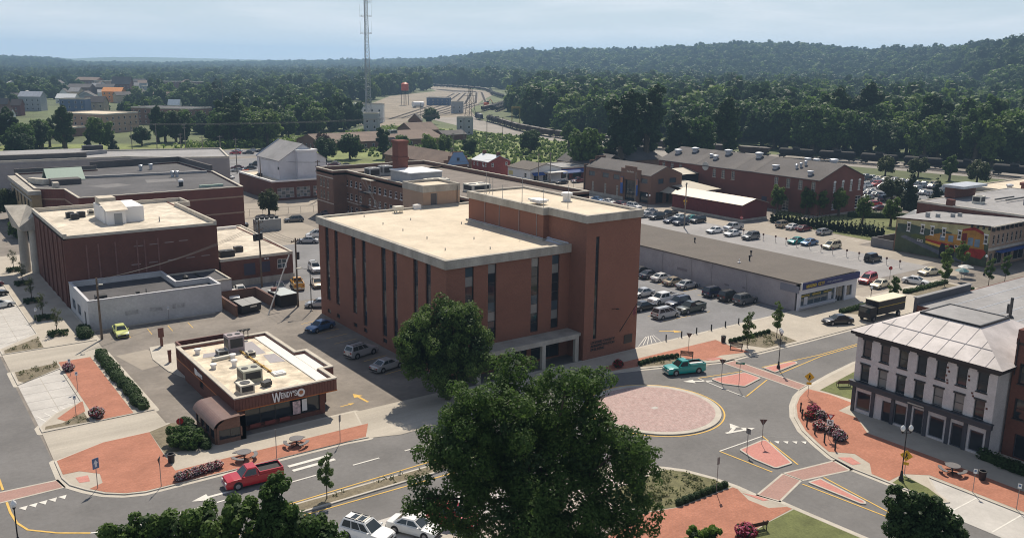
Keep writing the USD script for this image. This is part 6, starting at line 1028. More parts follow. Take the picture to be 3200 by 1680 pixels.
# woodland: crowns packed over the valley and slopes, kept off open ground and roofs
def wedge(xa, xb, r0, r1):                                         # open ground between two bearings
    b0, b1 = ray(xb, 350)[0], ray(xa, 350)[0]; return Polygon([(r*math.cos(b), r*math.sin(b)) for r, b in ((r0, b0), (r1, b0), (r1, b1), (r0, b1))])
clear = [town, Polygon([(-60, 300), (104, 300), (104, 402), (-60, 402)]), Polygon([(165, 240), (300, 240), (300, 262), (320, 262), (380, 60), (300, 40), (165, 100)]), Polygon([(296, 262), (262, 272), (232, 252), (150, 300), (160, 385), (262, 470), (292, 450), (330, 560), (316, 430), (318, 360), (330, 300), (352, 240), (366, 180), (366, 60), (330, 60)]),
         Polygon([(340, 520), (380, 520), (420, 600), (530, 730), (700, 900), (770, 1130), (790, 1290), (700, 1290), (640, 1080), (500, 930), (400, 790), (330, 700), (268, 600), (300, 545)]), Polygon([(330, 440), (312, 440), (345, 520), (420, 640), (500, 720), (520, 700), (430, 600)]),
         Polygon([(60, 402), (140, 402), (142, 412), (104, 414), (60, 420)]), Polygon([(150, 255), (300, 255), (340, 200), (345, 60), (372, 60), (374, 160), (366, 210), (352, 250), (336, 290), (326, 330), (324, 400), (336, 440), (352, 475), (372, 520), (300, 545), (262, 500), (165, 420), (150, 400)])] + [wedge(*w) for w in ((1345, 1590, 505, 1320), (1115, 1195, 440, 600), (150, 600, 470, 605), (2640, 2715, 540, 900), (3060, 3210, 560, 690), (2185, 2240, 800, 960), (100, 560, 700, 790))] + [Polygon([(104, 300), (150, 300), (150, 402), (104, 402)]), Polygon([(575, 320), (640, 300), (600, 270), (560, 290)]), Polygon([(770, 500), (800, 490), (860, 590), (800, 580)]), Polygon([(690, 610), (740, 630), (745, 700), (700, 680)]), Polygon([(170, 560), (200, 560), (215, 700), (180, 700)])]
for p in stage.GetPrimAtPath('/World').GetChildren():
    if p.GetName().startswith(('far_', 'brown_', 'brick_garage', 'beige_', 'low_brick', 'dark_blue', 'grey_yard', 'white_industrial', 'green_gabled', 'brick_pump', 'grey_rail')) and p.GetTypeName() == 'Xform':
        w = p.GetChildren()[0]; e = np.array(UsdGeom.Mesh(w).GetPointsAttr().Get()); c = p.GetAttribute('xformOp:translate').Get(); d_ = 14 + math.hypot(c[0], c[1])*.028
        clear.append(sbox(c[0]+e[:, 0].min()-5-d_*.5, c[1]+e[:, 1].min()-5-d_, c[0]+e[:, 0].max()+3, c[1]+e[:, 1].max()+3))
CL = unary_union([c.buffer(2) for c in clear]); import shapely; shapely.prepare(CL)
g = np.random.default_rng(77); pts = []
for r0, r1, s_ in ((280, 700, 12), (700, 1300, 13.5), (1300, 2400, 17), (2400, 4700, 27)):
    n = int(.5*math.radians(78)*(r1*r1-r0*r0)/(s_*s_)); r = np.sqrt(g.uniform(r0*r0, r1*r1, n)); b = math.radians(54) + g.uniform(-math.radians(39), math.radians(39), n)
    x, y = r*np.cos(b), r*np.sin(b); ok = ~shapely.contains_xy(CL, x, y); hole = meshkit.noise(np.stack([x/70, y/70, x*0], -1), 31)
    ok &= (hole > np.where(y > 1.8*x, .36, .20)) | (r > 1500); pts.append(np.stack([x, y, r], 1)[ok])
pts = np.vstack(pts); pts = pts[np.argsort(pts[:, 2])]
band = [((155, 262), (385, 520), 30)]
IND, REST = pts[:240], pts[240:]
big = lambda x, y: np.interp(np.asarray(x)/np.asarray(y), [.15, .42, .62], [1.05, 1.25, 1.75])
NM = {'broad': 'broad green tree', 'round': 'rounded dark green tree', 'light': 'light green tree', 'tall': 'tall oval green tree', 'poplar': 'very tall dark tree'}
for x, y, r in IND:
    k = ('broad', 'round', 'light', 'tall', 'broad', 'round', 'poplar')[int(x*13+y*7) % 7]; h = {'broad': 10.5, 'round': 9.0, 'light': 10, 'tall': 13, 'poplar': 15}[k]*(.75+.5*((x*3.7+y*1.3) % 1))*float(big(x, y))
    zone = 'in the wood beyond the train' if x > 330 and y < .95*x + 120 else ('round the rail yard and meadow' if x > 140 else 'in the belt behind the green bank')
    tree(k, NM[k] + ' ' + zone, x, y, h, group='trees ' + zone + ', ' + NM[k])
proto_root = UsdGeom.PointInstancer.Define(stage, '/World/woodland')
tag(proto_root.GetPrim(), 'unbroken mass of green treetops running from the town to the hills', 'woodland', kind='stuff')
paths = []
for k, (R_, Hc, leaf, seed) in enumerate(((5.2, 8.5, 'far', 5), (4.4, 10.5, 'dark', 6), (5.6, 8.0, 'mid', 7), (4.8, 9.5, 'far', 8), (4.2, 9.0, 'light', 9))):
    px = UsdGeom.Xform.Define(stage, f'/World/woodland/crowns_{k}'); L = crown_lobes(seed, R_, Hc, 1.0, 9)
    usdkit.mesh(stage, f'/World/woodland/crowns_{k}/leaves', cards(subclumps(L, 4, .45, seed) + L, 900, 1.25, seed), LEAF[leaf])
    m = MB()
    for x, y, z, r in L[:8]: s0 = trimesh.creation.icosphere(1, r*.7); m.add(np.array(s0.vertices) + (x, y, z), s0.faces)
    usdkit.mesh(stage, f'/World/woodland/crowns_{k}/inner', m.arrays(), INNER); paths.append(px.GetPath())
proto_root.CreatePrototypesRel().SetTargets(paths)
zz = terrain(REST[:, 0], REST[:, 1]); n = len(REST); sc = (.75 + .6*g.random(n))*np.interp(REST[:, 2], [400, 1300, 2400, 4700], [1.0, 1.1, 1.2, 1.6])*big(REST[:, 0], REST[:, 1])
proto_root.CreateProtoIndicesAttr(Vt.IntArray.FromNumpy(g.integers(0, 5, n).astype(np.int32))); proto_root.CreatePositionsAttr(Vt.Vec3fArray.FromNumpy(np.stack([REST[:, 0], REST[:, 1], zz - .8], 1).astype(np.float32)))
a = g.random(n)*math.pi; proto_root.CreateOrientationsAttr(Vt.QuathArray([Gf.Quath(float(math.cos(t)), 0, 0, float(math.sin(t))) for t in a]))
sv = np.interp(REST[:, 2], [400, 2400, 4700], [1.0, .92, .66]); proto_root.CreateScalesAttr(Vt.Vec3fArray.FromNumpy(np.stack([sc, sc, sc*sv*(.85+.3*g.random(n))], 1).astype(np.float32)))
hz = usdkit.material(stage, '/World/Looks/air_haze', {'v': ('principled_volume', {'color': (.46, .71, 1.0), 'density': HAZE, 'anisotropy': .3})}, volume='v.volume')
hb = MB().box(-5400, 9800, -3400, 10000, -1.0, 170.0); tag(obj('haze', hb, hz), 'thin bluish summer haze filling the whole valley', 'haze', kind='stuff')
# undergrowth on the meadow
tufts('rough_grass', 'rough grass and weeds on the meadow by the railway', [[(170, 320), (240, 268), (292, 300), (296, 400), (280, 470), (185, 390)]], .10, 1.0, 'light', 71, h=.7, z=.1)
tufts('bank_scrub', 'low green scrub along the foot of the wooded bank', [[(100, 404), (140, 404), (170, 405), (240, 440), (262, 480), (200, 430), (140, 424)]], .12, 1.2, 'light', 72, h=2.2, z=.4)
# ---------------------------------------------------------------- railway
CARB = mat('tank_car_black', (.014, .014, .016), rough=.75, spec=.2, var=.25, scale=.6, obj=True); HOPB = mat('hopper_brown', (.055, .038, .034), rough=.8, var=.3, scale=.6, obj=True); COAL = mat('pale_load', (.20, .185, .17), var=.3, scale=.8, obj=True); STEELR = flat('rail_steel', (.16, .13, .11), .5, metal=.5)
def bogies(t, L):
    for s_ in (-1, 1):
        b = MB()
        for dx in (-.9, .9):
            for y in (-.75, .75): b.cyl((s_*(L/2-2.2)+dx, y-.08, .65), (s_*(L/2-2.2)+dx, y+.08, .65), .45, n=10)
        b.box(s_*(L/2-2.2)-1.3, s_*(L/2-2.2)+1.3, -.95, -.8, .45, .95).box(s_*(L/2-2.2)-1.3, s_*(L/2-2.2)+1.3, .8, .95, .45, .95); obj('bogie', b, DARKM, t)
def tank_car(t):
    L = 16.5; n = 18; prof = [(0, -7.6), (.9, -7.5), (1.4, -7.1), (1.5, -6.6), (1.5, 6.6), (1.4, 7.1), (.9, 7.5), (0, 7.6)]
    m = MB().lathe(0, 0, prof, n); v, f = m.arrays(); obj('tank', (np.stack([v[:, 2], v[:, 1], v[:, 0]+2.75], 1), f[:, ::-1]), CARB, t, smooth=40)
    obj('dome', MB().lathe(0, 0, [(.55, 4.1), (.55, 4.65), (.3, 4.75), (.01, 4.75)], 10), CARB, t); obj('walkway', MB().box(-1.6, 1.6, -.9, .9, 4.22, 4.28).box(-1.6, 1.6, -.92, -.88, 4.28, 4.9).box(-1.6, 1.6, .88, .92, 4.28, 4.9), DARKM, t)
    obj('underframe', MB().box(-8.2, 8.2, -.25, .25, .9, 1.25).box(-8.2, -7.2, -1.3, 1.3, 1.0, 1.2).box(7.2, 8.2, -1.3, 1.3, 1.0, 1.2), DARKM, t); bogies(t, L)
def hopper(t):
    m = MB().add([(-7.4, -1.5, 3.7), (7.4, -1.5, 3.7), (7.4, 1.5, 3.7), (-7.4, 1.5, 3.7), (-5.6, -1.5, 1.2), (5.6, -1.5, 1.2), (5.6, 1.5, 1.2), (-5.6, 1.5, 1.2)], [(4, 5, 1, 0), (5, 6, 2, 1), (6, 7, 3, 2), (7, 4, 0, 3), (4, 7, 6, 5)]); obj('body', m, HOPB, t)
    rb = MB()
    for k in range(9): rb.box(-6.4+k*1.6-.06, -6.4+k*1.6+.06, -1.62, 1.62, 1.5, 3.7)
    obj('side_posts', rb, HOPB, t); obj('top_rail', MB().box(-7.45, 7.45, -1.6, -1.45, 3.6, 3.8).box(-7.45, 7.45, 1.45, 1.6, 3.6, 3.8).box(-7.45, -7.3, -1.45, 1.45, 3.6, 3.8).box(7.3, 7.45, -1.45, 1.45, 3.6, 3.8), HOPB, t)
    obj('load', MB().add([(-7.2, -1.4, 3.6), (7.2, -1.4, 3.6), (7.2, 1.4, 3.6), (-7.2, 1.4, 3.6), (-5.5, 0, 4.1), (5.5, 0, 4.1)], [(0, 1, 5, 4), (2, 3, 4, 5), (1, 2, 5, 5), (3, 0, 4, 4)]), COAL, t); obj('underframe', MB().box(-7.8, 7.8, -.3, .3, .85, 1.2), DARKM, t); bogies(t, 15.6)
def train(path, kinds, step, group, lab, z=.25, skip=0.0):
    L = LineString(path); s_ = step/2; k = 0
    while s_ + step/2 < L.length:
        p, q = L.interpolate(s_-3), L.interpolate(s_+3); c = L.interpolate(s_); kd = kinds[min(len(kinds)-1, int(s_/L.length*len(kinds)))]
        make('rail_' + kd, {'tank': tank_car, 'hopper': hopper}[kd], {'tank': 'tank_car', 'hopper': 'hopper_car'}[kd], {'tank': 'black round-bodied tank wagon ', 'hopper': 'dark brown open hopper wagon '}[kd] + lab, 'railway wagon', (c.x, c.y, z), math.atan2(q.y-p.y, q.x-p.x), (1, 1, 1), {'tank': 'tank wagons ', 'hopper': 'hopper wagons '}[kd] + lab); s_ += step; k += 1
def track(path, name='rail_track'):
    L = LineString(path); m = MB()
    for o in (-.75, .75): m.poly(L.parallel_offset(abs(o), 'left' if o > 0 else 'right').buffer(.05), .12, .25)
    t = struct(name, MB().poly(L.buffer(1.9), .02, .12), GRAVEL); obj('rail', m, STEELR, t); sl = MB()
    for k in range(int(min(L.length, 520)/.9)):
        p, q = L.interpolate(k*.9), L.interpolate(k*.9+.5); sl.cbox(p.x, p.y, .13, .25, 2.6, .06, math.atan2(q.y-p.y, q.x-p.x))
    tag(obj('sleepers', sl, BARK, t), kind='stuff')
main_line = [(350, 512), (334.7, 471), (320.5, 436), (309, 394), (306, 357), (310, 318), (319, 285), (330, 255), (342, 226), (350, 196), (353, 160), (353, 110), (350, 50)]
track(main_line); train(main_line[:8], ['tank', 'hopper', 'hopper', 'hopper', 'hopper', 'hopper', 'hopper'], 16.6, '', 'in the long train before the wood'); train(main_line[7:], ['tank'], 17.4, '', 'in the long train behind the crowded car park')
LP = np.array(main_line); off = [(x-6.5, y-1.5) for x, y in main_line[4:]]; track(off)
for pth in ([(417, 618), (470, 671), (530, 738)], [(436, 632), (500, 700), (560, 775)], [(423, 607), (492, 681), (560, 756)]): track(pth); train(pth, ['hopper' if pth[0][0] == 417 else 'tank'], 17.4, '', 'parked in the rail yard')
farl = [(585, 825), (620, 890), (643, 932), (675, 980), (715, 1050), (738, 1110), (748, 1200), (745, 1300), (730, 1420)]; train(farl, ['tank', 'hopper', 'hopper'], 17.4, '', 'on the far curve of the rail yard')
for k in range(6): track([(300+k*14, 560+k*8), (430+k*16, 720+k*6), (640+k*8, 1010), (735-k*9, 1290)], 'yard_track')

def loco(t):
    obj('hood', MB().box(-8, 5.2, -1.0, 1.0, 1.4, 3.9), flat('loco_dark_blue', (.02, .03, .06), .5), t); obj('cab', MB().box(5.2, 7.4, -1.5, 1.5, 1.4, 4.5), UsdShade.Material.Get(stage, '/World/Looks/loco_dark_blue'), t); obj('nose', MB().box(7.4, 9, -1, 1, 1.4, 3), WHITE, t); obj('frame', MB().box(-9.5, 9.5, -1.5, 1.5, .95, 1.4), DARKM, t); obj('roof_fan', MB().box(-6, -2, -.7, .7, 3.9, 4.3), WHITE, t); bogies(t, 16)
make('loco', loco, 'locomotive', 'dark locomotive with white roof boxes at the head of the train by the gantry', 'locomotive', (355, 530, .25), 1.2)
t = thing('water_tank', 'small red-orange water tank on thin legs beside the dark blue engine shed', 'water tower', (412, 738, 0)); obj('tank', MB().lathe(0, 0, [(.01, 13), (3.4, 13), (3.4, 19), (2, 20), (.01, 20.3)], 14), flat('tank_red', (.42, .07, .03), .5), t, smooth=40); obj('legs', MB().cyl((-2.4, -2.4, 0), (-2, -2, 13), .25).cyl((2.4, -2.4, 0), (2, -2, 13), .25).cyl((2.4, 2.4, 0), (2, 2, 13), .25).cyl((-2.4, 2.4, 0), (-2, 2, 13), .25), DARKM, t)
t = thing('storage_tank', 'white horizontal storage tank below the red water tank', 'tank', (398, 690, 0)); obj('vessel', MB().cyl((-5, 0, 3), (5, 0, 3), 2.4, n=14), WHITE, t, smooth=40); obj('saddles', MB().box(-4, -3, -2, 2, 0, 1.4).box(3, 4, -2, 2, 0, 1.4), GREYM, t)
t = thing('signal_gantry', 'thin ochre signal gantry standing over the train at the meadow edge', 'gantry', (330, 452, 0)); obj('mast', MB().cyl((-3, 0, 0), (-3, 0, 13), .25).cyl((3, 0, 0), (3, 0, 13), .25), mat('ochre_steel', (.22, .17, .05)), t); obj('beam', MB().box(-3.2, 3.2, -.4, .4, 12, 13.2), UsdShade.Material.Get(stage, '/World/Looks/ochre_steel'), t)
t = thing('excavator', 'orange excavator standing near the dark blue engine shed', 'excavator', (470, 690, 0)); obj('body', MB().box(-2, 2, -1.5, 1.5, 1.2, 3.4), ORANGE, t); obj('tracks', MB().box(-2.4, 2.4, -1.8, -1.0, 0, 1.1).box(-2.4, 2.4, 1.0, 1.8, 0, 1.1), DARKM, t); obj('boom', MB().cyl((1.5, 0, 3), (4.5, 0, 6.5), .3).cyl((4.5, 0, 6.5), (7, 0, 3), .25), ORANGE, t); obj('bucket', MB().cbox(7, 0, 2.5, 1.2, 1.2, 1.2), DARKM, t); obj('cab', MB().box(.2, 1.8, -1.5, 0, 3.4, 4.6), PANE, t)

# lattice mast
t = thing('radio_mast', 'tall grey lattice radio mast with three antenna platforms against the sky', 'mast', (269, 531, 0))
rz_ = lambda z: np.interp(z, [0, 20, 42, 62, 96], [2.3, 2.05, 1.75, 1.45, 1.25]); cor = [(math.cos(a), math.sin(a)) for a in (-2.35, -.25, 1.84)]
GAL = mat('galvanised_lattice', (.34, .35, .36), rough=.5, metal=.3, var=.1)
for cx, cy in cor: obj('leg', MB().cyl((cx*rz_(0), cy*rz_(0), 0), (cx*rz_(20), cy*rz_(20), 20), .2, n=6).cyl((cx*rz_(20), cy*rz_(20), 20), (cx*rz_(42), cy*rz_(42), 42), .18, n=6).cyl((cx*rz_(42), cy*rz_(42), 42), (cx*rz_(62), cy*rz_(62), 62), .16, n=6).cyl((cx*rz_(62), cy*rz_(62), 62), (cx*rz_(96), cy*rz_(96), 96), .14, n=6), GAL, t)
br = MB(); z = 0.0
while z < 95:
    st_ = np.interp(z, [0, 45, 60, 96], [3.0, 2.4, 1.5, 1.3])
    for i in range(3):
        a, b = cor[i], cor[(i+1) % 3]; r0, r1 = rz_(z), rz_(z+st_); br.cyl((a[0]*r0, a[1]*r0, z), (b[0]*r1, b[1]*r1, z+st_), .07, n=4, cap=False).cyl((b[0]*r0, b[1]*r0, z), (a[0]*r1, a[1]*r1, z+st_), .07, n=4, cap=False).cyl((a[0]*r1, a[1]*r1, z+st_), (b[0]*r1, b[1]*r1, z+st_), .06, n=4, cap=False)
    z += st_
obj('lattice', br, GAL, t); u = np.array([RIGHT[0], RIGHT[1]])/math.hypot(RIGHT[0], RIGHT[1])
for z, full in ((56.2, 1), (66.6, 1), (75.2, 0)):
    m = MB()
    for s_ in ((-1, 1) if full else (1,)):
        e = u*3.7*s_; m.cyl((0, 0, z), (*e, z), .09, n=4).cyl((0, 0, z+.9), (*e, z+.9), .09, n=4).cyl((*e, z-.2), (*e, z+(7.5 if full else 2)), .06, n=4).cyl((*(e*.72), z), (*(e*.72), z+.9), .06, n=4)
        m.cyl((*(u*1.9*s_), z), (*(u*3*s_), z+.9), .06, n=4)
    obj('antenna_arm', m, GAL, t)
t = thing('transmission_tower', 'dark lattice power pylon standing in the rail yard', 'pylon', (360, 549, 0)); m = MB()
for cx, cy in ((-3, -3), (3, -3), (3, 3), (-3, 3)): m.cyl((cx, cy, 0), (cx*.25, cy*.25, 22), .22, .12, 5)
for k in range(7):
    z = k*3; w = 3*(1-z/29.3); w2 = 3*(1-(z+3)/29.3); C_ = [(-1, -1), (1, -1), (1, 1), (-1, 1)]
    for i in range(4): a, b = C_[i], C_[(i+1) % 4]; m.cyl((a[0]*w, a[1]*w, z), (b[0]*w2, b[1]*w2, z+3), .08, n=4, cap=False)
obj('lattice', m, DARKM, t)
for z, w in ((16, 5), (19, 4.2), (22, 3)): obj('cross_arm', MB().cyl((-w*u[0], -w*u[1], z), (w*u[0], w*u[1], z), .15, n=4), DARKM, t)

# ---------------------------------------------------------------- poles, wires, lamps
WOOD = mat('pole_wood', (.14, .105, .075), var=.2, scale=1.5, obj=True); GWOOD = mat('grey_pole_wood', (.20, .175, .15), var=.2, scale=1.5, obj=True)
def upole(name, label, x, y, h, arms=1, kind='wood', az=None, tr=0, lamp=None):
    t = thing(name, label, 'pole', (x, y, 0), az if az is not None else .6); w = WOOD if kind == 'wood' else GWOOD
    obj('shaft', MB().cyl((0, 0, 0), (0, 0, h), .18, .12, 8), w, t)
    for k in range(arms):
        a = obj('cross_arm', MB().cbox(0, 0, h-.5-k*1.3, 2.6, .12, .14), w, t); i = MB()
        for q in (-1.15, -.6, .6, 1.15): i.cyl((q, 0, h-.43-k*1.3), (q, 0, h-.2-k*1.3), .06, n=5)
        obj('insulators', i, UsdShade.Material.Get(stage, '/World/Looks/slate_parapet'), a)
    for k in range(tr): obj('transformer', MB().cyl((.45*(-1)**k*(1+k//2), .3*(k // 2), h-3.6), (.45*(-1)**k*(1+k//2), .3*(k//2), h-2.4), .32, n=10), DARKM, t)
    if lamp: obj('lamp_arm', MB().cyl((0, 0, lamp[2]), (lamp[0], lamp[1], lamp[2]+.4), .05, n=5), GREYM, t); obj('lamp_head', MB().cbox(lamp[0], lamp[1], lamp[2]+.38, .55, .28, .14), CREAMM, t)
    return t
upole('utility_pole', 'wooden pole with lamp arm at the corner of the white block building', 25.0, 135.4, 9.2, 0, lamp=(.35, -.9, 8.0), az=0); upole('utility_pole', 'wooden pole carrying dark transformers before the low annexe', 55.4, 152.6, 12.2, 2, tr=4); upole('utility_pole', 'brown wooden pole beside the dumpsters and yellow pickup', 55.6, 136.7, 11.6, 1, tr=1)
upole('utility_pole', 'grey wooden pole with wide crossarm standing by the tan roof and red shed', 164.8, 153.6, 11.4, 1, 'grey'); upole('utility_pole', 'pole in front of the museum entrance block', 180.0, 187.5, 9.5, 0, 'grey'); upole('utility_pole', 'pole right of the white cottage shop', 178.5, 225.4, 12.0, 1, 'grey'); upole('utility_pole', 'pole in front of the white cottage shop', 179.6, 233.0, 11, 1, 'grey')
upole('utility_pole', 'pole with crossarms behind the stop sign at the street corner', 106.6, 243.0, 11.6, 3); upole('utility_pole', 'pole rising before the white gabled warehouse', 95.2, 258.5, 11.5, 0)
for k, (x, y, h, lab) in enumerate(((98, 322, 13, 'pole by the grey depot car park, leftmost of four'), (103, 318, 13.5, 'pole by the grey depot car park, second of four'), (107.5, 315, 12.5, 'pole by the grey depot car park, third of four'), (99, 352, 12, 'pole by the grey depot car park, rear one'), (92, 398, 13, 'pole on the green bank, leftmost'), (101, 394, 13, 'pole on the green bank, second'), (111, 388, 13, 'pole on the green bank, third'), (265.5, 266.4, 9, 'bare pole beside the rails, nearer'), (265.4, 275, 9.5, 'bare pole beside the rails, farther'), (200, 318, 11, 'thin pole right of the red brick house'), (248, 384, 12, 'thin pole near the brick garage'), (272, 384, 12, 'thin pole at the meadow edge'), (171, 273, 10, 'thin pole before the red brick house'), (247, 362, 14, 'tall pole left of the lone round tree'), (302, 520, 13, 'tall pole in the rail yard'), (150, 455, 30, 'very tall thin steel pole rising among trees left of the mast'))):
    upole('timber_pole', lab, x, y, h, 1 if k % 3 else 2, 'grey')
t = thing('leaning_guy_pole', 'pale leaning guy pole beside the dark waste containers', 'pole', (49.6, 134.5, 0)); obj('shaft', MB().cyl((0, 0, 0), (6.1, 5.4, 8.2), .13, .11, 8), flat('pale_guy_guard', (.48, .46, .42), .5), t)
t = thing('car_park_lamp', 'slim dark lamp post beside the left wall of the orange brick block', 'street lamp', (56.4, 133.1, 0)); obj('post', MB().cyl((0, 0, 0), (0, 0, 7), .09, .06, 8), DARKM, t); obj('arm', MB().cyl((0, 0, 6.9), (-1.4, .3, 7.3), .05, n=6), GREYM, t); obj('head', MB().cbox(-1.7, .35, 7.3, .8, .35, .16), CREAMM, t); obj('base', MB().lathe(0, 0, [(.28, 0), (.28, .15), (.1, .3)], 8), CAST, t)
def wire(label, a, b, sag, r=.022, n=12):
    a, b = np.array(a, float), np.array(b, float); ts = np.linspace(0, 1, n+1); P = [a+(b-a)*q - np.array([0, 0, 4*sag*q*(1-q)]) for q in ts]; m = MB()
    for p, q in zip(P[:-1], P[1:]): m.cyl(p, q, r, n=4, cap=False)
    tag(obj('overhead_wire', m, flat('wire_dark', (.05, .05, .05)) if not stage.GetPrimAtPath('/World/Looks/wire_dark') else UsdShade.Material.Get(stage, '/World/Looks/wire_dark')), label, 'wire', 'overhead wires')
for o in (-.9, 0, .9): wire('dark overhead wire between the alley pole and the transformer pole', (25, 135.4, 8.9), (55.4+o, 152.6, 11.2), .9); wire('dark overhead wire between the transformer pole and the brown alley pole', (55.4+o, 152.6, 11.2), (55.6+o, 136.7, 11), .4)
for o in (-.8, .8): wire('dark overhead wire crossing the back street', (95.2, 258.5, 11.2), (106.6+o, 243, 11), .4); wire('dark overhead wire past the shops', (106.6+o, 243, 11), (178.5+o, 225.4, 11.5), 1.5); wire('dark overhead wire before the museum', (178.5+o, 225.4, 11.5), (180, 187.5, 9.2), .8)
for o in (-1.1, 0, 1.1): wire('pale service wire sagging beside the brick school', (99.2, 198+o*2.2, 11.4), (81+o*1.4, 152, 10.5), 1.6, .035)
for o in (0, 4, 8): wire('long power line crossing the trees at left', (92, 398+o, 12.6), (260, 380+o, 15), 2, .05)
t = thing('line_bracket', 'pale wire bracket on the wall of the brick school', 'bracket', (100.2, 198, 0)); obj('arm', MB().box(-.9, .4, -2.7, 2.7, 11.35, 11.5), STONE, t); obj('brace', MB().box(-.6, .4, -2, 2, 8.2, 8.3), STONE, t)

GLOBE = flat('white_globe', (.78, .78, .76), .25)
def lamp(heads, H_):
    def build(t):
        obj('base', MB().lathe(0, 0, [(.24, 0), (.24, .25), (.15, .45), (.12, .9), (.07, 1.0)], 10), BLACK, t); obj('post', MB().cyl((0, 0, .9), (0, 0, H_-.75), .06, .045, 8), BLACK, t)
        P = [(-.42, 0), (.42, 0)] if heads == 2 else [(0, 0)]
        if heads == 2: obj('crossbar', MB().cyl((-.45, 0, H_-.85), (.45, 0, H_-.85), .035, n=6).cyl((0, 0, H_-.9), (0, 0, H_-.4), .04, n=6), BLACK, t)
        for x, y in P:
            g_ = obj('globe', MB().lathe(x, y, [(.11, H_-.62), (.2, H_-.5), (.235, H_-.35), (.18, H_-.18), (.06, H_-.06), (.015, H_)], 14), GLOBE, t, smooth=60); obj('collar', MB().lathe(x, y, [(.05, H_-.85), (.13, H_-.7), (.12, H_-.6)], 10), BLACK, g_)
    return build
for x, y, h, n_, rz0, lab in ((96.9, 71.8, 5.6, 2, .9, 'black twin-globe lamp post on the small splitter island by the store'), (134.8, 82.6, 4.0, 1, 0, 'black single-globe lamp post outside the furniture store'), (79.5, 43.4, 5.9, 2, -.5, 'black twin-globe lamp post on the brick plaza before the grey hotel'), (175.5, 177.6, 4.6, 2, 2.2, 'black twin-globe lamp post before the dark red shed'), (6.6, 78.3, 4.4, 1, .5, 'lamp post with white globe at the bottom left corner'), (176.8, 84.6, 4.2, 1, 0, 'black single-globe lamp post at right before the tram mural'), (178.5, 213.5, 4.2, 2, 2.2, 'black twin-globe lamp post left of the museum entrance block'), (177.5, 262.0, 4.2, 1, 0, 'single-globe lamp before the red brick house'), (173.5, 266, 4.2, 1, 0, 'single-globe lamp left of the red brick house')):
    make('lamp%d' % n_, lamp(n_, 5.6 if n_ == 2 else 4.2), 'globe_lamp', lab, 'street lamp', (x, y, .13), rz0, (1, 1, h/(5.6 if n_ == 2 else 4.2)))
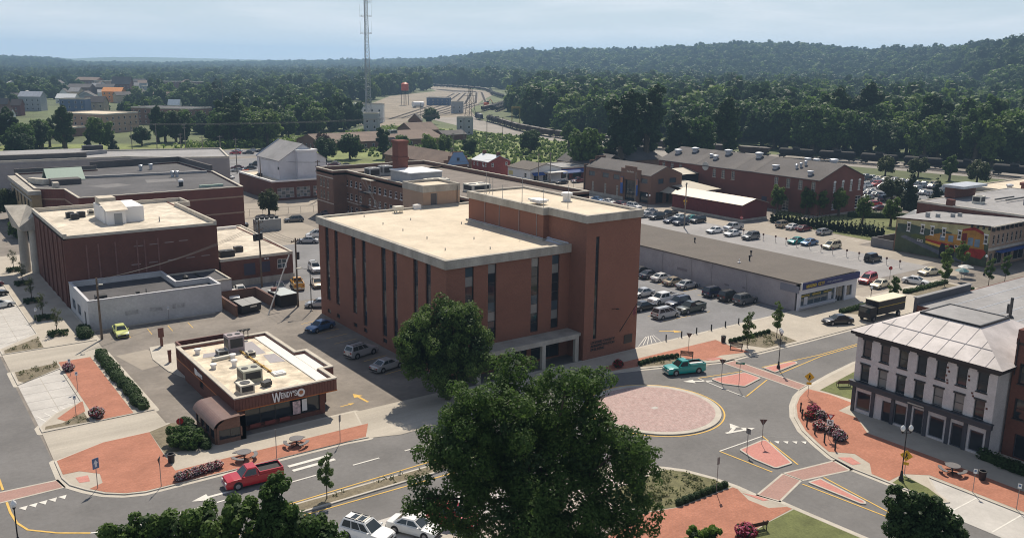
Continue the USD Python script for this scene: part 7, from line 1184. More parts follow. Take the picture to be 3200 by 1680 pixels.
# ---------------------------------------------------------------- signs
YEL = flat('sign_yellow', (.62, .36, .02), .5); SBACK = flat('sign_back', (.22, .20, .19), .5); SRED = flat('sign_red', (.42, .03, .03), .5); SBLUE = flat('sign_blue', (.12, .18, .30), .5); SGREEN = flat('sign_green', (.02, .16, .09), .5)
def plate(t, name, pts, z, m, d=0.0, th=.02): 
    v, f = MB().poly(Polygon(pts), -th/2, th/2).arrays(); return obj(name, (np.stack([v[:, 0], -v[:, 2] - d, v[:, 1] + z], 1), f), m, t)
def sq(w, h): return [(-w/2, -h/2), (w/2, -h/2), (w/2, h/2), (-w/2, h/2)]
def sign(kind, label, x, y, h, face, z=H):
    """face: direction the sign looks, radians from +x"""
    t = thing('traffic_sign' if kind not in ('parking', 'street') else {'parking': 'parking_sign', 'street': 'street_name_sign'}[kind], label, 'sign', (x, y, z), face + math.pi/2); obj('post', MB().cyl((0, .03, 0), (0, .03, h), .035, n=6), SBACK, t)
    tri = lambda s_: [(0, -s_*.58), (s_*.5, s_*.29), (-s_*.5, s_*.29)]; octa = lambda s_: [(s_*.5*math.cos(a), s_*.5*math.sin(a)) for a in np.arange(8)*math.pi/4+math.pi/8]
    if kind == 'yield': p = plate(t, 'panel', tri(.85), h-.3, SRED); plate(p_(p), 'white_centre', tri(.45), h-.28, WHITE, .013, .004)
    elif kind == 'back': plate(t, 'panel', tri(.85), h-.3, flat('sign_brown_back', (.11, .065, .055)) if not stage.GetPrimAtPath('/World/Looks/sign_brown_back') else UsdShade.Material.Get(stage, '/World/Looks/sign_brown_back'))
    elif kind == 'yieldring':
        p = plate(t, 'yield_panel', tri(.85), h-.3, SRED); plate(p, 'white_centre', tri(.45), h-.28, WHITE, .013, .004); q = plate(t, 'square_panel', sq(.7, .7), h-1.0, WHITE)
        for k in range(3):
            a0 = k*2.094; P = [(.24*math.cos(a), .24*math.sin(a)) for a in np.linspace(a0, a0+1.5, 8)] + [(.14*math.cos(a), .14*math.sin(a)) for a in np.linspace(a0+1.5, a0, 8)]; plate(q, 'ring_arrow', P, h-1.0, BLACK, .013, .004); e = a0+1.5; plate(q, 'arrow_head', [(.10*math.cos(e), .10*math.sin(e)), (.28*math.cos(e), .28*math.sin(e)), (.2*math.cos(e+.45), .2*math.sin(e+.45))], h-1.0, BLACK, .013, .004)
    elif kind == 'ped':
        p = plate(t, 'panel', [(0, -.6), (.6, 0), (0, .6), (-.6, 0)], h-.6, YEL); d = .013
        for nm, P in (('walker_head', [(.05*math.cos(a), .27+.055*math.sin(a)) for a in np.arange(8)*.785]), ('walker_body', [(-.07, .2), (.07, .2), (.06, -.03), (.16, -.3), (.08, -.32), (0, -.08), (-.08, -.32), (-.16, -.3), (-.06, 0)]), ('walker_arm', [(.05, .18), (.2, .03), (.17, 0), (.03, .1)])): plate(p, nm, P, h-.6, BLACK, d, .004)
        plate(t, 'lower_panel', sq(.6, .3), h-1.45, YEL)
    elif kind == 'blue': p = plate(t, 'panel', sq(.65, 1.05), h-.55, SBLUE); plate(p, 'arrow', [(-.1, -.35), (.12, -.35), (.12, 0), (.24, 0), (0, .38), (-.22, 0), (-.1, 0)], h-.55, WHITE, .013, .004)
    elif kind == 'stop':
        p = plate(t, 'panel', octa(.78), h-.4, SRED); tm = meshkit.text_mesh('STOP', .22, .004, True); v = np.array(tm.vertices); v[:, 0] -= v[:, 0].max()/2; obj('lettering', (np.stack([v[:, 0], -.014 - v[:, 2], v[:, 1] + h-.51], 1), np.array(tm.faces)), WHITE, p)
    elif kind == 'parking': p = plate(t, 'panel', sq(.32, .46), h-.25, WHITE); plate(p, 'blue_field', sq(.2, .2), h-.2, SBLUE, .013, .004)
    elif kind == 'street': p = plate(t, 'panel', sq(1.1, .26), h-.13, SGREEN); plate(p, 'name_band', sq(.7, .07), h-.13, WHITE, .013, .004)
    elif kind == 'grey': plate(t, 'panel', sq(.32, .75), h-.4, SBACK)
    elif kind == 'greyback': plate(t, 'panel', sq(.6, .6), h-.3, SBACK)
    return t
def p_(p): return p
tocam = lambda x, y: math.atan2(-y, -x)
for kind, x, y, h, face, lab in (('blue', 14.3, 86.0, 3.1, tocam(14, 86)+.5, 'blue and white sign on the brick corner at bottom left'), ('back', 19.3, 83.1, 3.0, 2.6, 'brown triangular sign back with a green plate by the litter bin'), ('grey', 37.8, 82.85, 3.1, tocam(38, 83)+.9, 'narrow dark sign at the kerb beside the restaurant exit'), ('grey', 30.7, 82.95, 3.1, 2.8, 'thin grey signpost at the kerb before the second picnic table'), ('back', 75.0, 56.9, 2.9, .9, 'dark triangular sign back on the splitter island at right'), ('greyback', 72.0, 56.4, 2.7, 0, 'bare thin post on the splitter island at right'),
                                 ('yieldring', 82.2, 53.6, 2.95, tocam(82, 54), 'red yield sign above a white roundabout plate among flower tubs'), ('back', 86.3, 72.5, 3.1, .7, 'dark triangular sign back on the splitter island beside the teal pickup'), ('street', 86.6, 69.9, 3.35, tocam(86, 70), 'green street name sign on the splitter island by the roundabout'), ('ped', 81.1, 44.0, 2.6, tocam(81, 44), 'yellow diamond crossing sign beside the plaza lamp'), ('ped', 91.2, 62.9, 3.2, tocam(91, 63), 'yellow diamond crossing sign at the kerb left of the grey hotel'), ('grey', 62.3, 52.0, 3.7, tocam(62, 52)+.8, 'tall thin sign in the corner planting bed'), ('back', 92.0, 83.6, 2.8, .6, 'brown triangular sign back by the bench behind the teal pickup'),
                                 ('parking', 82.9, 38.0, 2.45, tocam(83, 38), 'white parking sign beside the round table'), ('parking', 82.9, 33.9, 2.6, tocam(83, 34), 'white parking sign by the upright cedar'), ('parking', 18.2, 120.9, 2.3, tocam(18, 121), 'small blue and white sign beside the upper flower tub'), ('parking', 17.9, 114.6, 2.5, tocam(18, 115), 'small blue and white sign on the brick strip'), ('parking', 16.1, 105.9, 2.6, tocam(16, 106), 'small sign by the lower flower tub at left'), ('parking', 35.6, 139.6, 2.3, tocam(36, 140), 'white sign before the white block wall'), ('parking', 18.6, 149.5, 2.3, tocam(18, 150), 'small sign at the left kerb by the white saloon'),
                                 ('stop', 24.6, 95.2, 1.6, 1.4, 'small dark red stop sign on a pale base near the restaurant side room'), ('stop', 105.9, 242.5, 2.8, tocam(106, 242), 'red octagonal stop sign on the pole at the back street corner'), ('stop', 176.6, 145.5, 3.0, tocam(176, 145), 'red stop sign on a red post by the dark red shed'), ('stop', 157.5, 93.0, 2.6, 1.0, 'dark stop sign back at the plaza car park exit'), ('ped', 182.8, 170.5, 3.6, tocam(183, 170), 'yellow diamond sign in front of the dark red shed'), ('parking', 90.2, 244.4, 3.4, tocam(90, 244), 'round white sign at the back street corner')):
    sign(kind, lab, x, y, h, face)
def meter(t): obj('post', MB().cyl((0, 0, 0), (0, 0, 1.25), .05, n=6), SBACK, t); obj('head', MB().lathe(0, 0, [(.08, 1.2), (.2, 1.3), (.22, 1.55), (.12, 1.72), (.01, 1.74)], 8), flat('meter_brown', (.12, .06, .05), .5), t)
for k in range(15): make('meter', meter, 'parking_meter', 'brown-headed parking meter in the row along the pale car park', 'parking meter', (168.6 + .25*((k*5) % 3), 141.5-k*3.12, 0), k, (1, 1, 1), 'parking meters in the pale car park')
# ---------------------------------------------------------------- street furniture
def bollard(t): obj('post', MB().cyl((0, 0, 0), (0, 0, 1.05), .1, n=8), BLACK, t); obj('foot', MB().cbox(-.25, -.05, .06, .8, .25, .12), KERB, t)
for k, (x, y) in enumerate(((93.1, 89.1), (96.3, 89.05), (99.6, 89.1), (102.8, 89.0), (106.0, 89.0), (109.1, 89.0))): make('bollard', bollard, 'bollard', '%s black bollard from the left along the store car park' % ('first', 'second', 'third', 'fourth', 'fifth', 'sixth')[k], 'bollard', (x, y, .02))
def fence_post(t): obj('post', MB().cyl((0, 0, 0), (0, 0, .95), .09, n=8), BLACK, t); obj('cap', MB().lathe(0, 0, [(.13, .93), (.13, 1.0), (.05, 1.12), (.01, 1.16)], 8), BLACK, t)
for k, (x, y) in enumerate(((86.4, 60.4), (84.8, 59.0), (83.1, 57.1), (82.1, 55.3), (81.0, 53.3), (80.2, 51.4))): make('post', fence_post, 'kerb_post', 'short black post along the plaza kerb, %s from the roundabout side' % ('first', 'second', 'third', 'fourth', 'fifth', 'sixth')[k], 'bollard', (x, y, H))
def bin_(t): obj('body', MB().lathe(0, 0, [(.25, 0), (.33, .1), (.36, .85)], 12), BLACK, t, smooth=40); obj('rim', MB().lathe(0, 0, [(.36, .85), (.40, .86), (.40, .94), (.30, .95), (.28, .8)], 12), DARKM, t)
for x, y, lab in ((21.6, 87.9, 'black slatted litter bin beside the round bush'), (99.7, 83.9, 'black litter bin at the corner of the bed by the store pavement'), (86.4, 38.9, 'dark litter bin beside the round table in the hotel shade')): make('bin', bin_, 'litter_bin', lab, 'litter bin', (x, y, H))
def bench(t):
    for k in range(4): obj('seat_slat', MB().cbox(0, -.2+k*.12, .46, 1.8, .09, .035), mat('bench_wood', (.09, .05, .035), obj=True) if not stage.GetPrimAtPath('/World/Looks/bench_wood') else UsdShade.Material.Get(stage, '/World/Looks/bench_wood'), t)
    for k in range(4): obj('back_slat', MB().cbox(0, .27+k*.04, .56+k*.11, 1.8, .035, .09), UsdShade.Material.Get(stage, '/World/Looks/bench_wood'), t)
    for x in (-.8, .8): obj('leg', MB().box(x-.03, x+.03, -.25, -.2, 0, .65).box(x-.03, x+.03, .25, .3, 0, .95).box(x-.03, x+.03, -.25, .3, .40, .44).box(x-.03, x+.03, -.25, .3, .62, .65), BLACK, t)
for x, y, rz0, lab in ((98.4, 80.4, -1.0, 'dark slatted bench at the end of the brick pavement near the store bed'), (89.6, 81.7, -.9, 'brown slatted bench behind the teal pickup'), (98.1, 62.6, 2.6, 'dark bench left of the grey hotel by the crossing sign'), (59.9, 45.2, 2.9, 'dark bench at the bottom beside a crimson flower tub')): make('bench', bench, 'bench', lab, 'bench', (x, y, H), rz0)
def picnic(t):
    obj('top', MB().lathe(0, 0, [(.01, .76), (.62, .76), (.64, .73), (.62, .70), (.01, .70)], 20), mat('picnic_mesh', (.13, .125, .13), rough=.5) if not stage.GetPrimAtPath('/World/Looks/picnic_mesh') else UsdShade.Material.Get(stage, '/World/Looks/picnic_mesh'), t); obj('pedestal', MB().cyl((0, 0, 0), (0, 0, .7), .06).cyl((-.8, 0, .08), (.8, 0, .08), .04).cyl((0, -.8, .08), (0, .8, .08), .04), BLACK, t)
    for k in range(3):
        a0 = k*2.094+.3; P = [(r*math.cos(a), r*math.sin(a)) for r, A_ in ((1.18, np.linspace(a0, a0+1.3, 8)), (.86, np.linspace(a0+1.3, a0, 8))) for a in A_]; b = obj('seat', MB().poly(Polygon(P), .42, .47), UsdShade.Material.Get(stage, '/World/Looks/picnic_mesh'), t); obj('seat_support', MB().cyl((.4*math.cos(a0+.65), .4*math.sin(a0+.65), .1), (math.cos(a0+.65), math.sin(a0+.65), .43), .03, n=5), BLACK, b)
for x, y, lab in ((27.9, 84.5, 'round grey picnic table with curved seats beside the red pickup'), (33.6, 84.7, 'round grey picnic table with curved seats before the restaurant window'), (85.4, 41.4, 'round picnic table at the edge of the hotel shadow')): make('picnic', picnic, 'picnic_table', lab, 'table', (x, y, H), x, (1.15, 1.15, 1.1))
def planter(cols, R_=.8, long=0):
    def build(t):
        L = [(.28*R_*math.cos(k*1.26)*1.6, .28*R_*math.sin(k*1.26)*1.6, .45, R_*.42) for k in range(5)] + [(0, 0, .6, R_*.5)]
        obj('tub', MB().lathe(0, 0, [(R_*.55, 0), (R_*.75, .3), (R_*.72, .34)], 12), DARKM, t); obj('leaves', cards(L, 500, .16, 3), LEAF['dark'], t)
        for i, c in enumerate(cols): obj('blossom', cards(L, 420, .13, 7+i, (.95, 1.15), .4), LEAF[c], t, label={'red': 'crimson blossom', 'white': 'white blossom', 'purple': 'purple blossom', 'pink': 'pink blossom'}[c])
    return build
for key, cols, x, y, s_, lab in ([('a', ('white', 'purple'), 18.4, 123.3, 1.1, 'tub of white and purple flowers at the top end of the brick strip'), ('b', ('red', 'white'), 18.0, 104.6, 1.25, 'tub of crimson and white flowers above the concrete drive at left'), ('c', ('red',), 85.4, 58.4, 1.0, 'tub of crimson flowers among the kerb posts, left one'), ('d', ('red', 'pink'), 87.4, 59.3, 1.1, 'tub of crimson and pink flowers among the kerb posts, rear one'), ('a', ('white', 'purple'), 86.4, 57.6, 1.1, 'tub of white and purple flowers among the kerb posts, right one'), ('b', ('red', 'white'), 83.7, 55.9, 1.1, 'tub of white and red flowers left of the roundabout plate'), ('b', ('red', 'white'), 84.0, 54.4, 1.15, 'tub of red and white flowers behind the roundabout plate'), ('a', ('white', 'purple'), 83.0, 52.8, 1.2, 'tub of white and purple flowers right of the roundabout plate'), ('d', ('red', 'pink'), 58.0, 44.9, 1.4, 'tub of crimson flowers at the bottom beside the dark bench'), ('c', ('red',), 79.2, 84.3, 1.1, 'tub of dark flowers in the shadow of the orange brick block')] +
                                 [('b' if k % 2 else 'a', ('red', 'white') if k % 2 else ('white', 'purple'), 21.2+k*.76, 83.45+k*.11, .85, '%s flower tub from the left in the row beside the red pickup' % ('first', 'second', 'third', 'fourth', 'fifth', 'sixth')[k]) for k in range(6)]):
    make('planter' + key, planter(cols), 'flower_tub', lab, 'planter', (x, y, H), x*3, (s_, s_, s_))
# waste containers and their brick pen
t = thing('brick_bin_pen', 'low red brick pen open at the front round the dark waste containers', 'wall'); obj('wall', MB().box(45.0, 45.3, 136.2, 146.4, 0, 1.75).box(45.3, 52.2, 146.1, 146.4, 0, 1.75).box(51.9, 52.2, 138.2, 146.1, 0, 1.75), BRICK_BR, t); obj('coping', MB().box(44.95, 45.35, 136.15, 146.45, 1.75, 1.85).box(45.35, 52.25, 146.05, 146.45, 1.75, 1.85).box(51.85, 52.25, 138.15, 146.05, 1.75, 1.85), BRICK_R, t)
def dumpster(t):
    obj('body', MB().add([(-1.9, -1.0, .15), (1.9, -1.0, .15), (1.9, 1.0, .15), (-1.9, 1.0, .15), (-1.9, -1.3, 1.45), (1.9, -1.3, 1.45), (1.9, 1.1, 1.9), (-1.9, 1.1, 1.9)], [(0, 3, 2, 1), (0, 1, 5, 4), (1, 2, 6, 5), (2, 3, 7, 6), (3, 0, 4, 7)]), DARKM, t)
    for k in range(2): obj('lid', MB().add([(-1.92+k*1.93, -1.35, 1.47), (-.03+k*1.93, -1.35, 1.47), (-.03+k*1.93, 1.12, 1.94), (-1.92+k*1.93, 1.12, 1.94)], [(0, 1, 2, 3)]), flat('lid_grey', (.10, .105, .11), .5) if not stage.GetPrimAtPath('/World/Looks/lid_grey') else UsdShade.Material.Get(stage, '/World/Looks/lid_grey'), t)
    obj('label_plate', MB().box(-.3, 1.0, -1.24, -1.22, .9, 1.25), CREAMM, t); obj('side_pocket', MB().box(-2.05, -1.9, -.7, .7, .7, .95).box(1.9, 2.05, -.7, .7, .7, .95), DARKM, t)
make('dumpster', dumpster, 'waste_container', 'black waste container with grey lids inside the brick pen', 'container', (47.6, 138.2, .03), .25, (.95, 1, 1.05))
t = thing('lidded_container', 'tall dark container with pale metal top right of the brick pen', 'container', (54.2, 139.9, .03), .1); obj('body', MB().cbox(0, 0, 1.0, 2.9, 4.6, 2.0), mat('dark_timber', (.035, .03, .028)), t); obj('top', MB().cbox(0, 0, 2.06, 3.1, 4.8, .1), flat('pale_steel_lid', (.42, .45, .44), .4, metal=.3), t); obj('cap', MB().cbox(-.7, 1.3, 2.35, 1.0, .8, .5), flat('rust_red_cap', (.16, .06, .045)), t)
t = thing('chain_link_fence', 'thin chain-link fence along the verge behind the pale parking lot', 'fence'); m = MB()
FP = [(73.5+k*3.3, 228.0-k*.55) for k in range(9)]
for x, y in FP: obj('fence_post', MB().cyl((x, y, 0), (x, y, 1.8), .05, n=5), GREYM, t)
for (x0, y0), (x1, y1) in zip(FP[:-1], FP[1:]): obj('rail', MB().cyl((x0, y0, 1.78), (x1, y1, 1.78), .03, n=4).cyl((x0, y0, .2), (x1, y1, .2), .015, n=4).cyl((x0, y0, 1.0), (x1, y1, 1.0), .01, n=4), GREYM, t)
t = thing('cooling_plant', 'grey boxed cooling plant with a row of fans left of the orange brick block', 'machine', (76.5, 205, 0)); obj('housing', MB().cbox(0, 0, 1.4, 6, 2.4, 2.8), GREYM, t)
for k in range(5): obj('fan', MB().cyl((-2.4+k*1.2, 0, 2.8), (-2.4+k*1.2, 0, 3.3), .45, n=10), DARKM, t)
t = thing('orange_sign_board', 'bright orange board standing left of the white gabled warehouse', 'sign', (101, 288, 0), .6); obj('board', MB().cbox(0, 0, 3.6, 3.4, .2, 1.9), ORANGE, t); obj('post', MB().cyl((-1.2, 0, 0), (-1.2, 0, 3), .1).cyl((1.2, 0, 0), (1.2, 0, 3), .1), GREYM, t)
t = thing('fire_hydrant_sign', 'brown wooden notice board beside the trees before the tram mural', 'sign', (175.5, 88.6, .03), .6); obj('board', MB().cbox(0, 0, 1.7, 1.4, .12, 1.0), WOOD, t); obj('post', MB().cyl((-.6, 0, 0), (-.6, 0, 2.2), .06).cyl((.6, 0, 0), (.6, 0, 2.2), .06), WOOD, t)
t = thing('cafe_umbrella', 'dark blue-green folded table umbrella on the plaza at right', 'umbrella', (168, 84.6, .14)); obj('canopy', MB().lathe(0, 0, [(1.3, 2.0), (.7, 2.35), (.01, 2.6)], 8), flat('teal_canvas', (.03, .12, .14)), t); obj('pole', MB().cyl((0, 0, 0), (0, 0, 2.6), .04), GREYM, t)
t = thing('cafe_umbrella', 'grey table umbrella on the plaza at right', 'umbrella', (172, 86.0, .14)); obj('canopy', MB().lathe(0, 0, [(1.5, 2.0), (.8, 2.3), (.01, 2.5)], 8), GREYM, t); obj('pole', MB().cyl((0, 0, 0), (0, 0, 2.5), .04), GREYM, t)
# ---------------------------------------------------------------- vehicles
COL = {'black': (.012, .012, .014), 'navy': (.015, .022, .05), 'white': (.70, .70, .68), 'tan': (.33, .27, .19), 'silver': (.40, .41, .42), 'grey': (.13, .135, .14), 'darkgreen': (.018, .03, .026), 'teal': (.0, .26, .23), 'blue': (.06, .14, .28), 'maroon': (.10, .012, .02), 'cream': (.62, .55, .38), 'red': (.42, .012, .02), 'yellow': (.62, .30, .02), 'lime': (.58, .62, .20), 'purple': (.12, .08, .25)}
PAINT = {}
def paint(c):
    if c not in PAINT: PAINT[c] = usdkit.material(stage, '/World/Looks/car_paint_' + c, {'p': ('principled_bsdf', {'base_color': COL[c], 'roughness': .32, 'metallic': .35 if c in ('silver', 'grey', 'tan', 'blue') else 0.0, 'specular_ior_level': .5, 'coat_weight': .7, 'coat_roughness': .06})}, surface='p.BSDF')
    return PAINT[c]
GLASS = usdkit.material(stage, '/World/Looks/car_glass', {'p': ('principled_bsdf', {'base_color': (.02, .028, .03), 'roughness': .05, 'specular_ior_level': .7})}, surface='p.BSDF')
TYRE = flat('tyre_rubber', (.018, .018, .018), .8); RIM = flat('wheel_rim', (.30, .30, .31), .35, metal=.6); TAIL = flat('tail_lamp', (.25, .01, .01), .3); HEADL = flat('head_lamp', (.55, .56, .56), .15); TRIM = flat('black_trim', (.02, .02, .022), .6); BEDL = flat('truck_bed_liner', (.025, .025, .026), .8); CHROME = flat('chrome', (.5, .5, .5), .2, metal=.9)
#          length, width, hood, belt, roof, stations of the lower body top, cabin (x0 x1 x2 x3 from the rear)
SPEC = {'sedan': (4.85, 1.82, .88, .98, 1.45, [(-2.42, .78), (-2.3, .93), (-1.55, .98), (.75, .95), (1.9, .84), (2.3, .70), (2.42, .58)], (-1.75, -.95, .35, 1.15)),
        'wagon': (4.8, 1.82, .9, 1.0, 1.52, [(-2.4, .85), (-2.34, 1.0), (.75, .98), (1.85, .88), (2.25, .74), (2.4, .6)], (-2.28, -1.85, .35, 1.15)),
        'suv': (4.8, 1.92, 1.05, 1.12, 1.80, [(-2.4, .85), (-2.34, 1.12), (.85, 1.10), (1.9, 1.02), (2.3, .9), (2.4, .65)], (-2.3, -2.0, .25, 1.05)),
        'minivan': (5.1, 1.96, 1.0, 1.08, 1.78, [(-2.55, .8), (-2.5, 1.05), (1.0, 1.06), (1.9, .95), (2.4, .78), (2.55, .6)], (-2.44, -2.1, .55, 1.65)),
        'jeep': (4.3, 1.85, 1.08, 1.15, 1.86, [(-2.05, .6), (-2.02, 1.15), (.75, 1.15), (2.0, 1.05), (2.12, .7)], (-2.0, -1.9, .45, .7)),
        'pickup': (5.6, 1.98, 1.08, 1.12, 1.80, [(-2.8, .7), (-2.78, 1.1), (.95, 1.10), (2.1, 1.06), (2.65, .95), (2.8, .65)], (-.35, -.2, .7, 1.35)),
        'crew': (5.9, 2.0, 1.08, 1.12, 1.82, [(-2.95, .7), (-2.93, 1.1), (1.2, 1.10), (2.3, 1.06), (2.8, .95), (2.95, .65)], (-1.05, -.9, .95, 1.6))}
def car(kind, c):
    L_, Wd, hood, belt, roof, st, (c0, c1, c2, c3) = SPEC[kind]; w = Wd/2; pick = kind in ('pickup', 'crew')
    def build(t):
        P = paint(c); xs = np.array([a for a, _ in st]); hs = np.array([b for _, b in st])
        X = np.unique(np.concatenate([xs, np.linspace(xs[0], xs[-1], 15)])); rows = []
        for x in X:
            h = np.interp(x, xs, hs); e = min(1, (L_/2-abs(x))/.45 + .0); ww = w*(.86 + .14*math.sin(math.pi/2*max(0, e)))
            rows.append([(x, -ww*.93, .22), (x, -ww, .42), (x, -ww, h*.72), (x, -ww*.95, h-.03), (x, -ww*.86, h), (x, 0, h+.03), (x, ww*.86, h), (x, ww*.95, h-.03), (x, ww, h*.72), (x, ww, .42), (x, ww*.93, .22)])
        V = np.array(rows).reshape(-1, 3); n, m_ = len(X), 11; F_ = []
        for i in range(n-1):
            for j in range(m_-1): F_.append((i*m_+j, i*m_+j+1, (i+1)*m_+j+1, (i+1)*m_+j))
        b = MB().add(V, F_)
        for i, rev in ((0, False), (n-1, True)):
            r_ = list(range(i*m_, i*m_+m_)); b.add(V[r_], [(0, k, k+1) if rev else (0, k+1, k) for k in range(1, m_-1)])
        body = obj('body', b, P, t, smooth=35)
        if pick:
            x0, x1 = -L_/2+.12, c0-.08; obj('bed_floor', MB().box(x0, x1, -w*.80, w*.80, 1.05, 1.145), BEDL, t); obj('bed_wall', MB().box(x0-.06, x1, -w*.93, -w*.80, 1.1, 1.36).box(x0-.06, x1, w*.80, w*.93, 1.1, 1.36).box(x0-.06, x0, -w*.80, w*.80, 1.1, 1.36).box(x1-.05, x1, -w*.8, w*.8, 1.1, 1.36), P, t)
            obj('bed_liner', MB().box(x0, x1-.06, -w*.80, -w*.78, 1.15, 1.34).box(x0, x1-.06, w*.78, w*.80, 1.15, 1.34), BEDL, t)
            if c == 'teal': obj('bed_load', MB().cbox((x0+x1)/2+.1, w*.55, 1.36, 1.9, .3, .14), WHITE, t)
        bw, tw_ = w*.88, w*.70; zb = belt-.03; dz = roof-zb
        lo = [(c0, -bw), (c3, -bw), (c3, bw), (c0, bw)]; hi = [(c1, -tw_), (c2, -tw_), (c2, tw_), (c1, tw_)]
        ft = lambda u_, v_, f_: None
        cab = MB(); A_ = [(x, y, zb) for x, y in lo]; T_ = [(x, y, roof-.04) for x, y in hi]; T2 = [(x*.96+(c1+c2)*.02, y*.88, roof+.03) for x, y in hi]
        for i in range(4): j = (i+1) % 4; cab.quad(A_[i], A_[j], T_[j], T_[i]); cab.quad(T_[i], T_[j], T2[j], T2[i])
        cab.quad(*T2); obj('cabin', cab, P, t, smooth=25)
        def pane_(nm, i, u0, u1, v0=.10, v1=.92):
            a, b_, c_, d_ = (np.array(q) for q in (A_[i], A_[(i+1) % 4], T_[(i+1) % 4], T_[i])); nrm = np.cross(b_-a, d_-a); nrm /= np.linalg.norm(nrm)
            q = lambda uu, vv: (a*(1-uu)+b_*uu)*(1-vv) + (d_*(1-uu)+c_*uu)*vv + nrm*.012
            obj(nm, MB().quad(q(u0, v0), q(u1, v0), q(u1, v1), q(u0, v1)), GLASS, t)
        pane_('windscreen', 1, .06, .94, .06, .93); pane_('rear_window', 3, .08, .92, .12, .9)
        cuts = [(.12, .90)] if kind == 'pickup' else ([(.07, .36), (.39, .66), (.69, .92)] if kind in ('minivan', 'suv', 'wagon') else [(.12, .47), (.51, .90)])
        for a_, b_ in cuts: pane_('side_window', 0, a_, b_); pane_('side_window', 2, 1-b_, 1-a_)
        if kind in ('suv', 'minivan', 'wagon'): obj('roof_rail', MB().box(c1+.1, c2-.1, -tw_*.82, -tw_*.76, roof+.03, roof+.09).box(c1+.1, c2-.1, tw_*.76, tw_*.82, roof+.03, roof+.09), TRIM, t)
        if kind == 'jeep': obj('spare_wheel', MB().cyl((-2.08, 0, .95), (-2.28, 0, .95), .38, n=14), TYRE, t)
        rw = .33 if kind in ('sedan', 'wagon', 'minivan') else .38
        for x in (-L_*.30, L_*.305):
            for s_ in (-1, 1):
                obj('wheel_arch', MB().cyl((x, s_*(w-.10), rw+.02), (x, s_*(w+.006), rw+.02), rw*1.18, n=16), TRIM, t)
                wh = thing_part(t, 'wheel'); obj('tyre', MB().cyl((x, s_*(w-.2), rw), (x, s_*(w+.02), rw), rw, n=16), TYRE, wh); obj('rim', MB().cyl((x, s_*(w-.02), rw), (x, s_*(w+.032), rw), rw*.62, n=12), RIM, wh)
        hh = np.interp(L_/2-.08, xs, hs); hr = np.interp(-L_/2+.05, xs, hs)
        for s_ in (-1, 1):
            obj('headlight', MB().cbox(L_/2-.10, s_*w*.62, hh-.06, .22, w*.38, .15), HEADL, t); obj('tail_light', MB().cbox(-L_/2+.05, s_*w*.68, hr-.16, .12, w*.26, .2), TAIL, t); obj('mirror', MB().cbox(c3-.25, s_*(w+.06), belt+.05, .14, .2, .13), P, t)
        obj('front_bumper', MB().cbox(L_/2-.02, 0, .40, .14, Wd*.86, .2), CHROME if pick else TRIM, t); obj('rear_bumper', MB().cbox(-L_/2+.02, 0, .42, .14, Wd*.86, .2), CHROME if pick else TRIM, t); obj('grille', MB().cbox(L_/2-.04, 0, hh-.12, .12, w*.8, .12), TRIM, t)
        obj('number_plate', MB().cbox(-L_/2-.04, 0, .62, .03, .34, .16), WHITE, t)
        if c == 'white' and kind == 'suv':
            for k in range(2): obj('sunroof', MB().cbox(-1.15+k*.75, 0, roof+.036, .55, .75, .012), GLASS, t)
            for k in range(2): obj('roof_bar', MB().cbox(-.8+k*.75, 0, roof+.06, .12, 1.2, .04), CREAMM, t)
    return build
def thing_part(t, name): return UsdGeom.Xform.Define(stage, numbered(str(t.GetPath()), name)).GetPrim()
NAMES = {'sedan': 'saloon car', 'wagon': 'estate car', 'suv': 'sport utility car', 'minivan': 'minivan', 'jeep': 'boxy off-road car', 'pickup': 'pickup truck', 'crew': 'four-door pickup truck'}
CW = {'navy': 'dark blue', 'darkgreen': 'dark green', 'maroon': 'dark red', 'lime': 'pale yellow-green', 'cream': 'cream'}
ORD = ('first', 'second', 'third', 'fourth', 'fifth', 'sixth', 'seventh', 'eighth', 'ninth', 'tenth', 'eleventh', 'twelfth', 'thirteenth', 'fourteenth', 'fifteenth')
def vehicle(kind, c, x, y, deg, label, z=.05, group=None):
    return make(('car', kind, c), car(kind, c), {'crew': 'pickup_truck', 'pickup': 'pickup_truck', 'minivan': 'minivan'}.get(kind, 'parked_car'), label, {'pickup': 'pickup', 'crew': 'pickup', 'minivan': 'van'}.get(kind, 'car'), (x, y, z), math.radians(deg), (1, 1, 1), group)
def rowcars(where, rows, z=.05, group=None):
    for k, (x, y, kind, c, deg) in enumerate(rows): vehicle(kind, c, x, y, deg, f'{CW.get(c, c)} {NAMES[kind]}, {ORD[k]} {where}', z, group or 'vehicles ' + where)
vehicle('pickup', 'red', 26.9, 79.2, 176, 'bright red pickup truck driving along the street at bottom left'); vehicle('pickup', 'teal', 85.2, 78.0, 163, 'bright teal pickup truck driving toward the roundabout')
vehicle('suv', 'white', 31.1, 63.4, -62, 'white sport utility car with roof windows at the bottom edge'); vehicle('sedan', 'white', 35.0, 62.1, -60, 'white saloon car right of the white roof-windowed car at the bottom'); vehicle('suv', 'red', 38.6, 61.4, -62, 'dark red car half hidden under the big tree')
vehicle('sedan', 'lime', 27.8, 136.4, -94, 'pale yellow-green saloon car before the white block wall')
rowcars('from the left against the store side wall', [(120.6, 122.8, 'sedan', 'black', 0), (119.6, 119.7, 'sedan', 'navy', 0), (119.9, 116.7, 'sedan', 'white', 0), (119.6, 113.2, 'sedan', 'tan', 0), (119.8, 110.1, 'sedan', 'silver', 0), (119.6, 103.4, 'suv', 'navy', 0), (119.8, 100.0, 'suv', 'black', 0), (120.2, 97.0, 'suv', 'grey', 0)])
